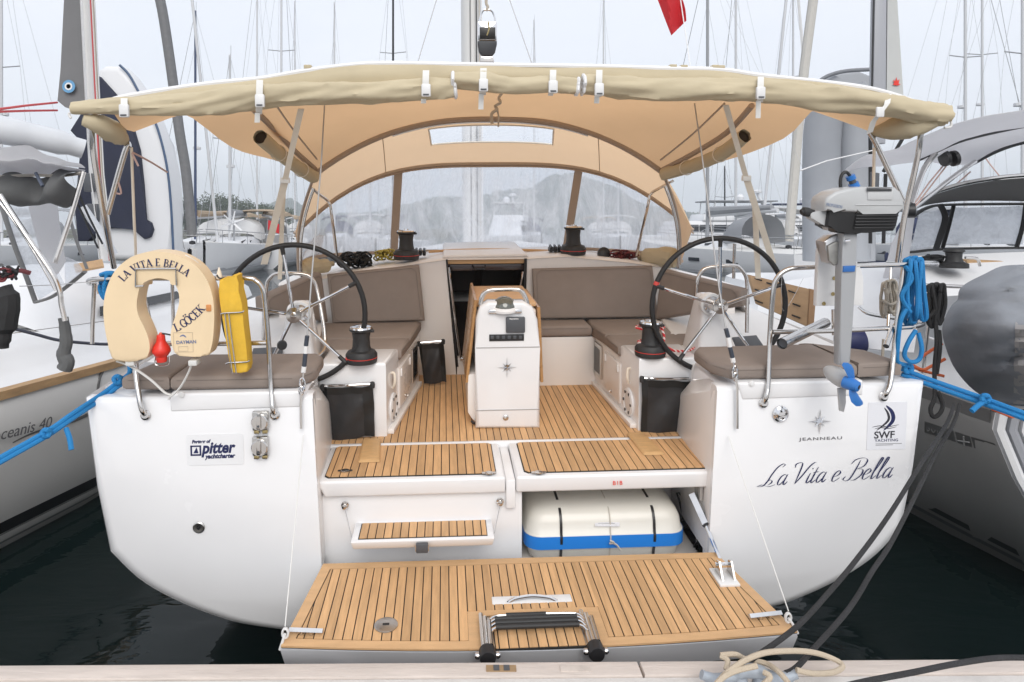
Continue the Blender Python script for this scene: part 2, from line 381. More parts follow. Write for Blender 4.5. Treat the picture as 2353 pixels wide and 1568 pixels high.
# left locker face and its fold-down step
lf = MB().box((-1.0, 3.43, -.17), (at(1200, 1250, y=3.43).x, 3.50, .286), .01).build('locker_face', GEL, Y)
a_ = at(803, 1240, y=3.22); b_ = at(1138, 1240, y=3.22)
sx0, sx1 = a_.x, b_.x; sz = at(960, 1242, y=3.24).z
fs = MB().hexa([V(p) for p in ((sx0+.01, 3.26, sz-.05), (sx1-.01, 3.26, sz-.05), (sx1-.02, 3.43, sz-.01), (sx0+.02, 3.43, sz-.01), (sx0, 3.235, sz), (sx1, 3.235, sz), (sx1, 3.43, sz), (sx0, 3.43, sz))], .008).build('fold_down_step', GEL, Y)
tp = [(sx0+.035, 3.262), (sx1-.035, 3.262), (sx1-.035, 3.415), (sx0+.035, 3.415)]
MB().prism([V((x, y, sz-.004)) for x, y in tp], (0, 0, .006)).build('caulk_sheet', CAULK, fs, smooth=0)
planks([(tp[0][0]+.004, 3.267), (tp[1][0]-.004, 3.267), (tp[2][0]-.004, 3.411), (tp[3][0]+.004, 3.411)], sz+.006, .0405, fs, x0=tp[0][0]+.004)
c = at(970, 1262, y=3.23)
MB().box((c.x-.03, 3.215, sz-.055), (c.x+.03, 3.235, sz-.005), .006).build('latch', DGREY, fs)
MB().box((c.x-.034, 3.222, sz-.05), (c.x+.034, 3.232, sz-.012), .004).build('latch_plate', CHROME, fs)
for px, py, ex in ((793, 1160, sx0), (1149, 1152, sx1)):
    e = at(px, py, y=3.425)
    k = MB().lathe(e, (0, -1, 0), ((.019, 0), (.019, .006), (.009, .008), (.009, .022), (.013, .024), (.013, .03), (.003, .033)), 16).build('eye_bolt', STEEL, Y)
    MB().tube([e+V((0, -.02, 0)), V((ex, 3.30, sz-.01))], .0022, 6).build('stay_wire', STEEL, Y)
# right bay with the raft: back, floor, side
xr = at(1200, 1250, y=3.43).x
bay = MB()
bay.box((xr-.02, 3.98, -.18), (1.02, 4.0, .285)); bay.box((xr-.02, 3.405, -.18), (1.02, 3.98, -.155)); bay.box((xr-.035, 3.50, -.155), (xr-.005, 3.98, .285))
bay.build('raft_bay', GELW, Y, smooth=0)
MB().box((-.99, 3.385, -.30), (.99, 3.404, -.185)).build('lower_transom', GEL, Y)

# ---------------------------------------------------------------- bathing platform
PA, PB, PC, PD = (-.975, 3.285), (1.005, 3.275), (1.113, 2.66), (-1.045, 2.69)
def bowed(yo=0):                                 # outer edge bows aft in the middle
    r = [PA, PB]
    for i in range(13):
        t = i/12; x = lerp(PC[0], PD[0], t); r.append((x, lerp(PC[1], PD[1], t)-.055*4*t*(1-t)+yo))
    return r
out = bowed()
pf = MB().prism([V((x*.985 if y < 3 else x, y+(.03 if y < 3 else 0), -.115)) for x, y in out], (0, 0, .107), .012, 2, top=[V((x, y, -.115)) for x, y in out]).build('bathing_platform', mat('gelcoat_grey', (.56, .57, .60), .3, coat=.3), Y)
cent = (.03, 2.97)
def inset(poly, d):
    n = len(poly); r = []
    for i in range(n):
        a, b, c = V(poly[i-1]+(0,)), V(poly[i]+(0,)), V(poly[(i+1) % n]+(0,))
        u, w = (b-a).normalized(), (c-b).normalized()
        nu, nw = V((u.y, -u.x, 0)), V((w.y, -w.x, 0))
        k = (nu+nw); k = k/max(.4, k.dot(nu)) if k.length else nu
        r.append((b.x+k.x*d, b.y+k.y*d))
    return r
tw = .05
inn = inset(out, tw)
MB().prism([V((x, y, -.006)) for x, y in inset(out, .004)], (0, 0, .0065)).build('caulk_sheet', CAULK, pf, smooth=0)
lx0, lx1 = at(1107, 1470, z=0).x, at(1370, 1470, z=0).x                    # ladder recess
ly1 = at(1240, 1412, z=0).y
holes = [(lx0-.055, lx1+.055, 2.4, ly1+.035), (at(1130, 1380, z=0).x, at(1313, 1375, z=0).x, at(1220, 1388, z=0).y, at(1220, 1370, z=0).y)]
planks(inset(out, tw+.004), .004, .0404, pf, x0=.012, holes=holes)
# margin boards round the outline, mitred
def margin(p0, p1, q1, q0): MB().prism([V((p[0], p[1], -.003)) for p in (p0, p1, q1, q0)], (0, 0, .0075)).build('margin_board', TEAKB, pf, smooth=0)
o4, i4 = inset(out, .003), inset(out, tw-.001)
margin(o4[0], o4[1], i4[1], i4[0]); margin(o4[1], o4[2], i4[2], i4[1]); margin(o4[-1], o4[0], i4[0], i4[-1])
def cutx(a_, b_, x): t = (x-a_[0])/(b_[0]-a_[0]); return (x, a_[1]+(b_[1]-a_[1])*t)
lo = [j for j in range(2, len(out)) if out[j][0] < lx0]; hi = [j for j in range(2, len(out)) if out[j][0] > lx1]
eo = (cutx(o4[hi[-1]], o4[hi[-1]+1], lx1-.001), cutx(i4[hi[-1]], i4[hi[-1]+1], lx1+.055)); el = (cutx(o4[lo[0]], o4[lo[0]-1], lx0+.001), cutx(i4[lo[0]], i4[lo[0]-1], lx0-.055))
hj = [j for j in hi if i4[j][0] > lx1+.055]; lj = [j for j in lo if i4[j][0] < lx0-.055]
for oo, ii in (([o4[j] for j in hi]+[eo[0]], [i4[j] for j in hj]+[eo[1]]), ([el[0]]+[o4[j] for j in lo], [el[1]]+[i4[j] for j in lj])):
    MB().prism([V((*p, -.003)) for p in oo]+[V((*p, -.003)) for p in ii[::-1]], (0, 0, .0075)).build('margin_board', TEAKB, pf, smooth=0)
ya = min(y for x, y in out)
for xa, xb, yo, yi in ((lx0-.054, lx0+.0, ya+.012, ly1+.034), (lx1-.0, lx1+.054, ya+.012, ly1+.034)):
    MB().box((xa, yo, -.003), (xb, yi, .0022)).build('margin_board', TEAKB, pf, smooth=0)
MB().box((lx0, ly1-.002, -.003), (lx1, ly1+.034, .0042)).build('margin_board', TEAKB, pf, smooth=0)
# inner planks between the ladder rails
planks([(lx0+.055, ya+.012), (lx1-.05, ya+.012), (lx1-.05, ly1-.03), (lx0+.055, ly1-.03)], .0035, .0404, pf, x0=.012)
# ladder recess channels, ladder
for x in (lx0+.02, lx1-.02):
    MB().box((x-.03, ya+.015, -.012), (x+.032, ly1-.004, .0015), .002).build('ladder_channel', mat('brushed_steel', (.5, .5, .5), .3, metal=1), pf)
ld = pf
yr = [at(1240, p, z=.03).y for p in (1439, 1429, 1420)]
for j, x in enumerate((lx0+.018, lx1-.018)):
    for k, dx in enumerate((-.016, 0, .016)):
        MB().tube([(x+dx, ya-.02+k*.01, .016+.004*k), (x+dx, ly1-.02-.03*k, .022+.006*k)], .0105, 10).build('ladder_rail', STEEL, pf)
    MB().lathe((x, ya-.045, .005), (0, 1, 0), ((.002, -.012), (.03, -.01), (.034, .0), (.034, .04), (.02, .045)), 18).build('ladder_foot', BLK, pf)
    for q in (-1, 1): MB().lathe((x+q*.035, ya-.03, .005), (q, 0, 0), ((.013, 0), (.013, .01), (.008, .016)), 12).build('bolt', CHROME, pf)
for k, y in enumerate(yr):
    MB().tube([(lx0+.03, y-.03, .022), (lx0+.045, y-.012, .03), (lx0+.065, y, .032)], .0075, 10).build('rung_end', CHROME, pf)
    MB().tube([(lx1-.03, y-.03, .022), (lx1-.045, y-.012, .03), (lx1-.065, y, .032)], .0075, 10).build('rung_end', CHROME, pf)
    MB().tube([(lx0+.06, y, .032), (lx1-.06, y, .032)], .0105, 12).build('rung', RUB, pf)
y = yr[-1]+.014
MB().tube([(lx0+.03, y-.03, .022), (lx0+.05, y, .03), (lx0+.12, y+.008, .032), (lx1-.12, y+.008, .032), (lx1-.05, y, .03), (lx1-.03, y-.03, .022)], .007, 10, 3).build('rung', CHROME, pf)
MB().tube([(lx0+.11, y+.008, .032), (lx1-.19, y+.008, .032)], .0095, 12).build('rung', RUB, pf)
hx0, hx1, hy0, hy1 = holes[1]
MB().box((hx0, hy0, -.012), (hx1, hy1, .0042), .003).build('handle_tray', WHITE, pf)
ym = (hy0+hy1)/2
MB().tube([(hx0+.07, hy0+.012, -.002), (hx0+.10, hy0+.022, .010), (hx0+.16, hy1-.022, .012), (hx1-.16, hy1-.022, .012), (hx1-.10, hy0+.022, .010), (hx1-.07, hy0+.012, -.002)], .009, 10, 4).build('grab_handle', CHROME, pf)
c = at(887, 1437, z=.005)
MB().lathe(c, (0, 0, 1), ((.05, -.002), (.05, .003), (.046, .005), (.002, .005)), 28).build('deck_filler', mat('brushed_steel', (.5, .5, .5), .3, metal=1), pf)
MB().box((c.x-.014, c.y-.006, .008), (c.x+.014, c.y+.006, .0115)).build('filler_key_slot', BLK, pf)
# folding cleats and lanyards at the platform corners
for px0, px1, py0, py1 in ((665, 742, 1447, 1450), (1722, 1795, 1416, 1408)):
    p0, p1 = at(px0, py0, z=.02), at(px1, py1, z=.02)
    MB().tube([p0, p1], .013, 4, flat=.8).build('folding_cleat', ALU, pf)
    for t in (.35, .65):
        q = lerp(p0, p1, t); MB().lathe((q.x, q.y, .003), (0, 0, 1), ((.012, 0), (.012, .015), (.006, .016)), 10).build('cleat_foot', STEEL, pf)
# platform ram on the right
p0, p1, p2 = at(1590, 1135, y=3.46), at(1622, 1205, y=3.36), at(1662, 1305, y=3.19)
MB().tube([p0, p1], .022, 4).build('ram_cylinder', ALU, Y); MB().tube([p1, lerp(p1, p2, .04)], .024, 4).build('ram_collar', BLK, Y)
MB().tube([p1, p2], .0105, 10).build('ram_rod', CHROME, Y)
q = at(1665, 1325, z=.01)
MB().box((q.x-.052, q.y-.075, .003), (q.x+.045, q.y+.065, .016), .004).build('ram_pad', WHITE, pf)
for dx in (-.03, .028): MB().prism([V((q.x+dx, q.y-.045, .016)), V((q.x+dx, q.y+.045, .016)), V((q.x+dx, q.y+.03, .075)), V((q.x+dx, q.y, .085))], (.008, 0, 0)).build('ram_bracket', STEEL, pf)
MB().tube([(q.x-.04, q.y+.018, .062), (q.x+.045, q.y+.018, .062)], .008, 10).build('ram_pin', CHROME, pf)
# hanging cables inside the bay
for i, (px, py, dx) in enumerate(((1572, 1150, 0), (1580, 1165, 5), (1567, 1180, -4), (1588, 1150, 6))):
    MB().tube([at(px-12, 1132, y=3.8), at(px, py, y=3.75), at(px+dx, py+35, y=3.74), at(px-8, py+48, y=3.76)], .006, 6, 4).build('cable', RUB, Y)
MB().tube([at(1599, 1132, y=3.6), at(1600, 1245, y=3.6)], .0025, 6).build('cord', WHITE, Y)
MB().tube([at(1599, 1246, y=3.6), at(1594, 1256, y=3.6), at(1598, 1266, y=3.6), at(1603, 1256, y=3.6)], .004, 6, 4, closed=True).build('snap_hook', BLK, Y)

# ---------------------------------------------------------------- transom fittings
def socket(px, py):
    c = at(px, py, y=3.318)
    s_ = MB().box((c.x-.038, 3.296, c.z-.045), (c.x+.038, 3.3215, c.z+.05), .006).build('power_socket', mat('satin_steel', (.58, .57, .55), .28, metal=1), Y)
    MB().lathe((c.x, 3.298, c.z), (0, -1, 0), ((.04, -.001), (.04, .014), (.036, .018), (.002, .019)), 28).build('socket_cap', STEEL, s_)
    MB().box((c.x-.010, 3.265, c.z-.03), (c.x+.010, 3.284, c.z+.055), .004).build('socket_flap', STEEL, s_)
    MB().lathe((c.x, 3.268, c.z-.012), (0, -1, 0), ((.006, 0), (.006, .004), (.001, .005)), 10).build('socket_screw', DGREY, s_)
    for dx in (-.02, .02): MB().box((c.x+dx-.012, 3.30, c.z-.062), (c.x+dx+.012, 3.3215, c.z-.045), .002).build('socket_lug', mat('brass', (.45, .36, .18), .35, metal=1), s_)
socket(600, 966); socket(600, 1024)
c = at(457, 1212, y=3.32)
MB().lathe(c, (0, -1, 0), ((.029, 0), (.029, .004), (.024, .007), (.011, .006), (.009, -.02)), 28).build('exhaust_ring', mat('satin_steel', (.58, .57, .55), .28, metal=1), Y)
MB().lathe(c+V((0, -.004, 0)), (0, -1, 0), ((.009, 0), (.009, .003), (.001, .003)), 14).build('exhaust_hole', BLK, Y)
c = at(1793, 951, y=3.32)
MB().lathe(c, (0, -1, 0), ((.042, 0), (.041, .008), (.034, .014), (.031, .010), (.026, .014), (.02, .022), (.002, .024)), 32).build('tank_filler', CHROME, Y)
for k in range(4):
    a_ = k*math.pi/2+.3; MB().box((c.x+.02*math.cos(a_)-.004, c.y-.024, c.z+.02*math.sin(a_)-.004), (c.x+.02*math.cos(a_)+.004, c.y-.016, c.z+.02*math.sin(a_)+.004)).build('filler_lug', BLK, Y)
# eight-pointed star emblem: raised ridged points
def star(c, r, parent, m_, depth=.008, squash=1.0):
    m = MB(); pts = []
    for k in range(16):
        a_ = math.pi/2+k*math.pi/8
        rad = r if k % 4 == 0 else (r*.62 if k % 2 == 0 else r*.23)
        if k in (0, 8): rad = r*1.1
        pts.append(V(c)+V((rad*squash*math.cos(a_), 0, rad*math.sin(a_))))
    f = V(c)+V((0, -depth*1.6, 0)); fv = m.bm.verts.new(f); vs = [m.bm.verts.new(p) for p in pts]
    for i in range(16): m.bm.faces.new((fv, vs[i], vs[(i+1) % 16]))
    m.bm.faces.new(vs[::-1])
    return m.build('star_emblem', m_, parent, smooth=0)
star(at(1884, 969, y=3.317), .062, Y, CHROME)
GREYP = mat('grey_print', (.19, .19, .20), .5)
U = V((1, 0, .012)); Wz = V((0, 0, 1))
text('JEANNEAU', .0215, GREYP, 'maker_lettering', Y, at(1837, 1013, y=3.3205), U, Wz, space=1.18, sx=1.92, bold=.0002)
# stickers
def plate(px0, py0, px1, py1, m_, name, r=.012):
    a_, b_ = at(px0, py0, y=3.3215), at(px1, py1, y=3.3215)
    pts = []
    for cx, cz, a0 in ((b_.x-r, a_.z-r, 0), (a_.x+r, a_.z-r, 90), (a_.x+r, b_.z+r, 180), (b_.x-r, b_.z+r, 270)):
        for q in range(4):
            t = math.radians(a0+q*30); pts.append(V((cx+r*math.cos(t), 3.3212, cz+r*math.sin(t))))
    return MB().prism(pts[::-1], (0, -.0012, 0)).build(name, m_, Y, smooth=0)
STK = mat('sticker_white', (.80, .805, .82), .4)
st = plate(428, 999, 561, 1067, STK, 'charter_sticker')
yt = 3.3195
text('pitter', .079, NAVY, 'sticker_lettering', st, at(464, 1042, y=yt), V((1, 0, .012)), Wz, shear=.25, bold=.0028, sx=.86)
text('Partner of', .022, NAVY, 'sticker_lettering', st, at(441, 1019, y=yt), V((1, 0, .012)), Wz, shear=.2, bold=.0012, sx=.95)
text('yachtcharter', .030, NAVY, 'sticker_lettering', st, at(472, 1054, y=yt), V((1, 0, .012)), Wz, shear=.25, bold=.0014, sx=.92)
c = at(450, 1036, y=yt); w = .026
m = MB()
for a_, b_ in (((-w, -w), (w, -w+.008)), ((-w, w-.007), (w, w)), ((-w, -w), (-w+.008, w)), ((w-.008, -w), (w, w))): m.box((c.x+a_[0], yt-.0008, c.z+a_[1]), (c.x+b_[0], yt+.0008, c.z+b_[1]))
m.prism([V((c.x-.012, yt-.0008, c.z-.013)), V((c.x+.012, yt-.0008, c.z-.013)), V((c.x+.004, yt-.0008, c.z+.017))], (0, .0016, 0))
m.build('sticker_logo', NAVY, st, smooth=0)
st = plate(1995, 925, 2080, 1032, mat('sticker_pale', (.77, .78, .82), .4), 'broker_sticker', .006)
DK = mat('dark_print', (.03, .03, .04), .5)
text('SWF', .052, DK, 'sticker_lettering', st, at(2008, 1008, y=yt), U, Wz, bold=.0009, sx=1.08)
text('YACHTING', .0205, NAVY, 'sticker_lettering', st, at(2010, 1016, y=yt), U, Wz, space=1.1, sx=1.12)
def swoosh(pts, wd, m_, parent, y=yt):
    m = MB(); P = spline([at(*p, y=y) for p in pts], 6); n = len(P); rows = [[], []]
    for i, p in enumerate(P):
        t = (P[min(i+1, n-1)]-P[max(i-1, 0)]).normalized(); nn = V((-t.z, 0, t.x)); k = i/(n-1)
        w = wd*(math.sin(math.pi*min(1, max(0, k)))**.7)+.0006
        rows[0].append(p+nn*w); rows[1].append(p-nn*w)
    return m.grid(rows).build('sticker_logo', m_, parent, smooth=0)
swoosh([(2036, 932), (2050, 948), (2051, 968), (2030, 990)], .010, NAVY, st); swoosh([(2032, 937), (2041, 952), (2040, 968), (2014, 990)], .006, DK, st)
swoosh([(2004, 982), (2022, 979), (2040, 981), (2066, 976)], .0016, DK, st, yt-.0004); swoosh([(2010, 986), (2024, 983), (2042, 985), (2060, 981)], .0014, DK, st, yt-.0004)
for py, w in ((1020.5, 60), (1023.5, 40)):
    a_, b_ = at(2012, py, y=yt), at(2012+w, py-.8, y=yt); MB().box((a_.x, yt-.0005, a_.z-.0012), (b_.x, yt+.0005, a_.z+.0012)).build('sticker_lettering', GREYP, st, smooth=0)
# name in flowing script: pen strokes with swelling width
def script(strokes, O, U, Wv, s, m_, name, parent, pen=.05, slant=.42):
    U = V(U).normalized(); Wv = V(Wv).normalized(); N = U.cross(Wv)
    m = MB()
    for li, st_ in enumerate(strokes):
        P = [V((x+slant*y, y, 0)) for x, y in st_]; P = spline(P, 7); n = len(P); rows = [[], []]
        for i, p in enumerate(P):
            t = (P[min(i+1, n-1)]-P[max(i-1, 0)])
            if t.length < 1e-9: t = V((1, 0, 0))
            t.normalize(); nn = V((-t.y, t.x, 0)); ang = abs(t.dot(V((.37, .93, 0))))
            k = i/(n-1); w = pen*(.2+.8*ang**2)*(.35+.65*min(1, 5*k, 5*(1-k)))
            for r_, q in ((0, p+nn*w), (1, p-nn*w)): rows[r_].append(V(O)+U*(q.x*s)+Wv*(q.y*s)+N*(.0006+.00012*li))
        m.grid(rows)
    return m.build(name, m_, parent, smooth=0)
LL = {
 'L': (1.25, [[(1.08, 1.30), (1.20, 1.46), (1.02, 1.54), (.72, 1.30), (.52, .8), (.40, .3), (.22, .02), (-.05, -.02), (-.22, .0)], [(-.22, .0), (.1, .10), (.35, .02), (.7, -.06), (1.1, .06)], [(.3, .25), (.52, .42), (.72, .36), (.74, .2), (.55, .05)]]),
 'a': (.72, [[(.52, .62), (.34, .76), (.12, .6), (.04, .26), (.12, .03), (.28, .06), (.48, .4)], [(.55, .76), (.47, .32), (.50, .05), (.60, .03), (.74, .22)]]),
 'V': (1.05, [[(-.25, 1.2), (-.30, 1.45), (0, 1.56), (.18, 1.42), (.22, .8), (.22, .02)], [(.22, .02), (.5, .55), (.78, 1.2), (1.02, 1.48), (1.18, 1.48)]]),
 'i': (.34, [[(.08, .74), (.04, .32), (.06, .05), (.18, .04), (.34, .24)], [(.10, 1.02), (.13, 1.08)]]),
 't': (.42, [[(.16, 1.15), (.08, .5), (.06, .1), (.16, .02), (.36, .22)], [(-.06, .76), (.36, .8)]]),
 'e': (.70, [[(.08, .34), (.34, .42), (.48, .6), (.36, .77), (.16, .66), (.05, .34), (.12, .04), (.32, .03), (.58, .26)]]),
 'B': (1.2, [[(.48, 1.45), (.42, .8), (.28, .15), (.05, -.02), (-.22, .1), (-.12, .32)], [(-.1, 1.2), (.1, 1.5), (.62, 1.6), (1.0, 1.42), (.92, 1.0), (.5, .82)], [(.5, .82), (.95, .74), (1.0, .36), (.66, .02), (.34, .02)]]),
 'l': (.46, [[(.10, .5), (.30, 1.15), (.34, 1.5), (.20, 1.45), (.08, .6), (.07, .08), (.18, .03), (.36, .24)]]),
}
x = 0; strokes = []
for ch in 'La Vita e Bella':
    if ch == ' ': x += .46; continue
    w, ss = LL[ch]
    for s_ in ss: strokes.append([(px_+x, py_) for px_, py_ in s_])
    x += w*.94
p0, p1 = at(1746, 1118, y=3.3205), at(2050, 1097, y=3.3205)
sc = (p1-p0).length/(x+.15)
script(strokes, p0, p1-p0, Wz, sc, NAVY, 'name_lettering', Y, pen=.050)
text('BIB', .030, mat('red_print', (.75, .05, .03), .5), 'raft_lettering', hr, at(1408, 1115, y=3.3835), U, Wz, space=1.35)
# ================================================================== COCKPIT
def noise3(p, s=1.0):
    from mathutils import noise
    return noise.noise(V(p)*s)
SP = 5.2
def face_l(t, z, off=0, left=True):              # point on the inner face of a seat locker
    a_, b_ = (V((XL0, 4.0, z)), V((XL1, 4.95, z))) if left else (V((XR0, 4.0, z)), V((XR1, 4.95, z)))
    d = (b_-a_); n_ = V((d.y, -d.x, 0)).normalized()*(1 if left else -1)
    return a_+d*t+n_*off
for left in (True, False):
    s = -1 if left else 1
    a0, a1 = face_l(0, .30, 0, left), face_l(1, .30, 0, left)
    ox = s*1.36
    q = [a0, a1, V((a1.x, 5.2, .3)), V((ox, 5.2, .3)), V((ox, 4.0, .3))]
    MB().prism(q, (0, 0, .44), .012).build('seat_locker', GELW, Y)
    # winch pod at the aft end
    wx0 = at(737, 900, y=3.99).x if left else at(1603, 900, y=3.99).x
    q = [V((a0.x, 3.965, .3)), V((face_l(.3, .3, .004, left).x, 4.30, .3)), V((wx0, 4.30, .3)), V((wx0, 3.965, .3))]
    MB().prism(q, (0, 0, .525), .02, 3).build('winch_pod', GEL, Y)
    # kick strip, doors, portlight on the inner face
    MB().prism([face_l(0, ZS, -.01, left), face_l(1.0, ZS, -.01, left), face_l(1.0, ZS, .028, left), face_l(0, ZS, .04, left)], (0, 0, .03), .006).build('kick_strip', GELW, Y)
    t0, t1 = (.30, .66)
    dr = MB().prism([face_l(t0, .44, -.01, left), face_l(t1, .44, -.01, left), face_l(t1, .70, -.01, left), face_l(t0, .70, -.01, left)], face_l(0, 0, .016, left)-face_l(0, 0, -.01, left), .012, 3).build('locker_door', GELW, Y)
    for t in (t0+.04, t1-.04): MB().box(face_l(t, .665, .012, left)-V((.012, .02, .025)), face_l(t, .665, .012, left)+V((.012, .02, .025)), .004).build('hinge', WHITE, dr)
    MB().lathe(face_l(.47, .47, .014, left), face_l(0, 0, 1, left)-face_l(0, 0, 0, left), ((.012, 0), (.012, .006), (.004, .010), (.002, .02)), 12).build('door_latch', STEEL, dr)
    pl = MB().prism([face_l(.74, .47, -.005, left), face_l(.93, .47, -.005, left), face_l(.93, .71, -.005, left), face_l(.74, .71, -.005, left)], face_l(0, 0, .018, left)-face_l(0, 0, 0, left), .008).build('portlight', mat('satin_steel', (.58, .57, .55), .28, metal=1), Y)
    MB().prism([face_l(.765, .50, .011, left), face_l(.905, .50, .011, left), face_l(.905, .68, .011, left), face_l(.765, .68, .011, left)], face_l(0, 0, .003, left)-face_l(0, 0, 0, left)).build('glass', mat('dark_glass', (.012, .013, .015), .05), pl)
    # speaker / fan disc low near the pod, folded handle above
    c = face_l(.14, .50, .0, left); nn = face_l(0, 0, 1, left)-face_l(0, 0, 0, left)
    MB().lathe(c, nn, ((.088, 0), (.086, .012), (.07, .018), (.062, .012), (.03, .014), (.002, .014)), 28).build('speaker', WHITE, Y)
    m = MB()
    for k in range(6):
        a_ = math.pi*2*k/6; dd = (face_l(1, 0, 0, left)-face_l(0, 0, 0, left)).normalized()
        q = c+nn*.016+dd*(.066*math.cos(a_))+V((0, 0, .066*math.sin(a_))); m.lathe(q, nn, ((.010, 0), (.010, .004), (.001, .004)), 8)
    m.build('speaker_slot', BLK, Y)
    h = face_l(.12, .72, 0, left); m = MB()
    m.tube([h, h+nn*.02+V((0, 0, -.005)), h+nn*.022+V((0, 0, -.06)), h+nn*.008+V((0, .02, -.10))], .008, 6, 4)
    m.build('folded_handle', CREAM, Y)
# L seat along the right of the bulkhead
xl = at(1240, 800, y=4.88).x
MB().box((xl, 4.88, .3), (XR1+.06, 5.2, .74), .012).build('seat_locker', GELW, Y)
# main bulkhead with the companionway
op = [(1024, 596), (1050, 822), (1203, 822), (1210, 594)]
prof = [(640, 655), (735, 641), (850, 621), (975, 603)]
profr = [(1300, 589), (1450, 603), (1515, 613), (1575, 632), (1690, 660)]
bz = .30
L_ = [at(px, py, y=SP) for px, py in prof]; R_ = [at(px, py, y=SP) for px, py in profr]
O_ = [at(px, py, y=SP) for px, py in op]
m = MB()
lo_l = [V((p.x, SP, bz)) for p in L_]; lo_r = [V((p.x, SP, bz)) for p in R_]
m.prism(L_+[O_[0]-V((0, 0, .0))]+[V((O_[1].x, SP, bz)), V((L_[0].x, SP, bz))][0:2], (0, .06, 0))
m.prism([O_[3]]+R_+[V((R_[-1].x, SP, bz)), V((O_[2].x, SP, bz))], (0, .06, 0))
m.prism([V((O_[1].x, SP+.002, bz)), O_[1]+V((0, .002, 0)), O_[2]+V((0, .002, 0)), V((O_[2].x, SP+.002, bz))], (0, .05, 0))
m.build('bulkhead', GELW, Y)
# companionway recess, frame, hand rails, hatch slide
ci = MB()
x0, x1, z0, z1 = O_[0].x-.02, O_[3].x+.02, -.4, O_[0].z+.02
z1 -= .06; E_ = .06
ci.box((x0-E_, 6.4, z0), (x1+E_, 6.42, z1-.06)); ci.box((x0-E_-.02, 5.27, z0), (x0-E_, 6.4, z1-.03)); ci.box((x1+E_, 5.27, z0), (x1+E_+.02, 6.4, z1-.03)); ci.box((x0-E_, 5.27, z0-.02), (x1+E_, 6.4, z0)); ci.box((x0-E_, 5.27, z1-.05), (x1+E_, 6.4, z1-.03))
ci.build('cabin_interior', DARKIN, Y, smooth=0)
m = MB()
for k, zz in enumerate((.66, .50, .36)): m.box((x0+.02, 5.7+.15*k, zz), (x0+.09, 5.75+.15*k, zz+.05))
m.build('cabin_step', mat('pale_wood', (.30, .22, .15), .5), Y)
for k in range(2):
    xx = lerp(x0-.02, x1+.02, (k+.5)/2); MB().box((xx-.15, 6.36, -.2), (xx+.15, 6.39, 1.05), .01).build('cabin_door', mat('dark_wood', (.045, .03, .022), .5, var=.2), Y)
MB().tube([O_[0]+V((.025, -.01, -.06)), O_[1]+V((.02, -.02, .06)), O_[1]+V((.05, -.03, .0)), O_[1]+V((.16, -.02, -.01))], .010, 10, 5).build('companionway_rail', CHROME, Y)
MB().tube([O_[3]+V((-.03, -.01, -.10)), O_[2]+V((-.03, -.01, .55))], .010, 10).build('companionway_rail', CHROME, Y)
MB().tube([O_[0]+V((.008, -.005, 0)), O_[1]+V((.004, -.005, -.07))], .008, 6).build('hatch_track', RUB, Y); MB().tube([O_[3]+V((-.008, -.005, 0)), O_[2]+V((-.002, -.005, 0))], .012, 6).build('hatch_track', RUB, Y)
a_, b_ = at(1026, 594, y=5.215), at(1206, 592, y=5.215)
MB().box((a_.x, 5.212, a_.z-.045), (b_.x, 5.25, a_.z+.004), .004).build('hatch_trim', TEAKB, Y)
MB().box((a_.x+.005, 5.235, a_.z-.10), (b_.x-.005, 5.26, a_.z-.05), .004).build('hatch_slide', mat('smoked_acrylic', (.06, .045, .045), .12), Y)
MB().tube([V((a_.x+.2, 5.235, a_.z-.06)), V((a_.x+.21, 5.215, a_.z-.085)), V((a_.x+.29, 5.215, a_.z-.085)), V((a_.x+.30, 5.235, a_.z-.06))], .008, 8).build('hatch_pull', BLK, Y)
# coachroof: aft edge follows the bulkhead top, then runs forward under the hood
T0 = L_+[O_[0], O_[3]]+R_
def roofrow(y, dz, k=1): return [V((p.x*k, y, p.z+dz)) for p in T0]
rows = [roofrow(SP-.012, -.004), roofrow(SP+.02, .012), roofrow(5.6, .005), roofrow(6.4, -.035, .98), roofrow(8, -.15, .9), roofrow(10, -.35, .75)]
MB().grid(rows).build('coachroof', GELW, Y, smooth=60)
rows2 = [[r[0], V((r[0].x-.12, r[0].y, .78-.05*max(0, r[0].y-5.5)))] for r in rows]; rows3 = [[V((r[-1].x+.12, r[-1].y, .78-.05*max(0, r[-1].y-5.5))), r[-1]] for r in rows]
MB().grid(rows2).build('coachroof_side', GELW, Y); MB().grid(rows3).build('coachroof_side', GELW, Y)
a_, b_ = at(1016, 592, y=5.22), at(1214, 588, y=5.22)
MB().hexa([V((a_.x, 5.205, a_.z-.006)), V((b_.x, 5.205, b_.z-.006)), V((b_.x, 6.2, b_.z-.03)), V((a_.x, 6.2, a_.z-.03)), V((a_.x+.01, 5.205, a_.z+.016)), V((b_.x-.01, 5.205, b_.z+.016)), V((b_.x-.01, 6.2, b_.z+.02)), V((a_.x+.01, 6.2, a_.z+.02))], .012).build('hatch_garage', GELW, Y)
p = [at(985, 579, y=5.6), at(1060, 575, y=5.6), at(1160, 574, y=5.6), at(1260, 577, y=5.6)]
MB().tube(p, .012, 6, 4).build('hatch_garage_trim', TEAKB, Y)

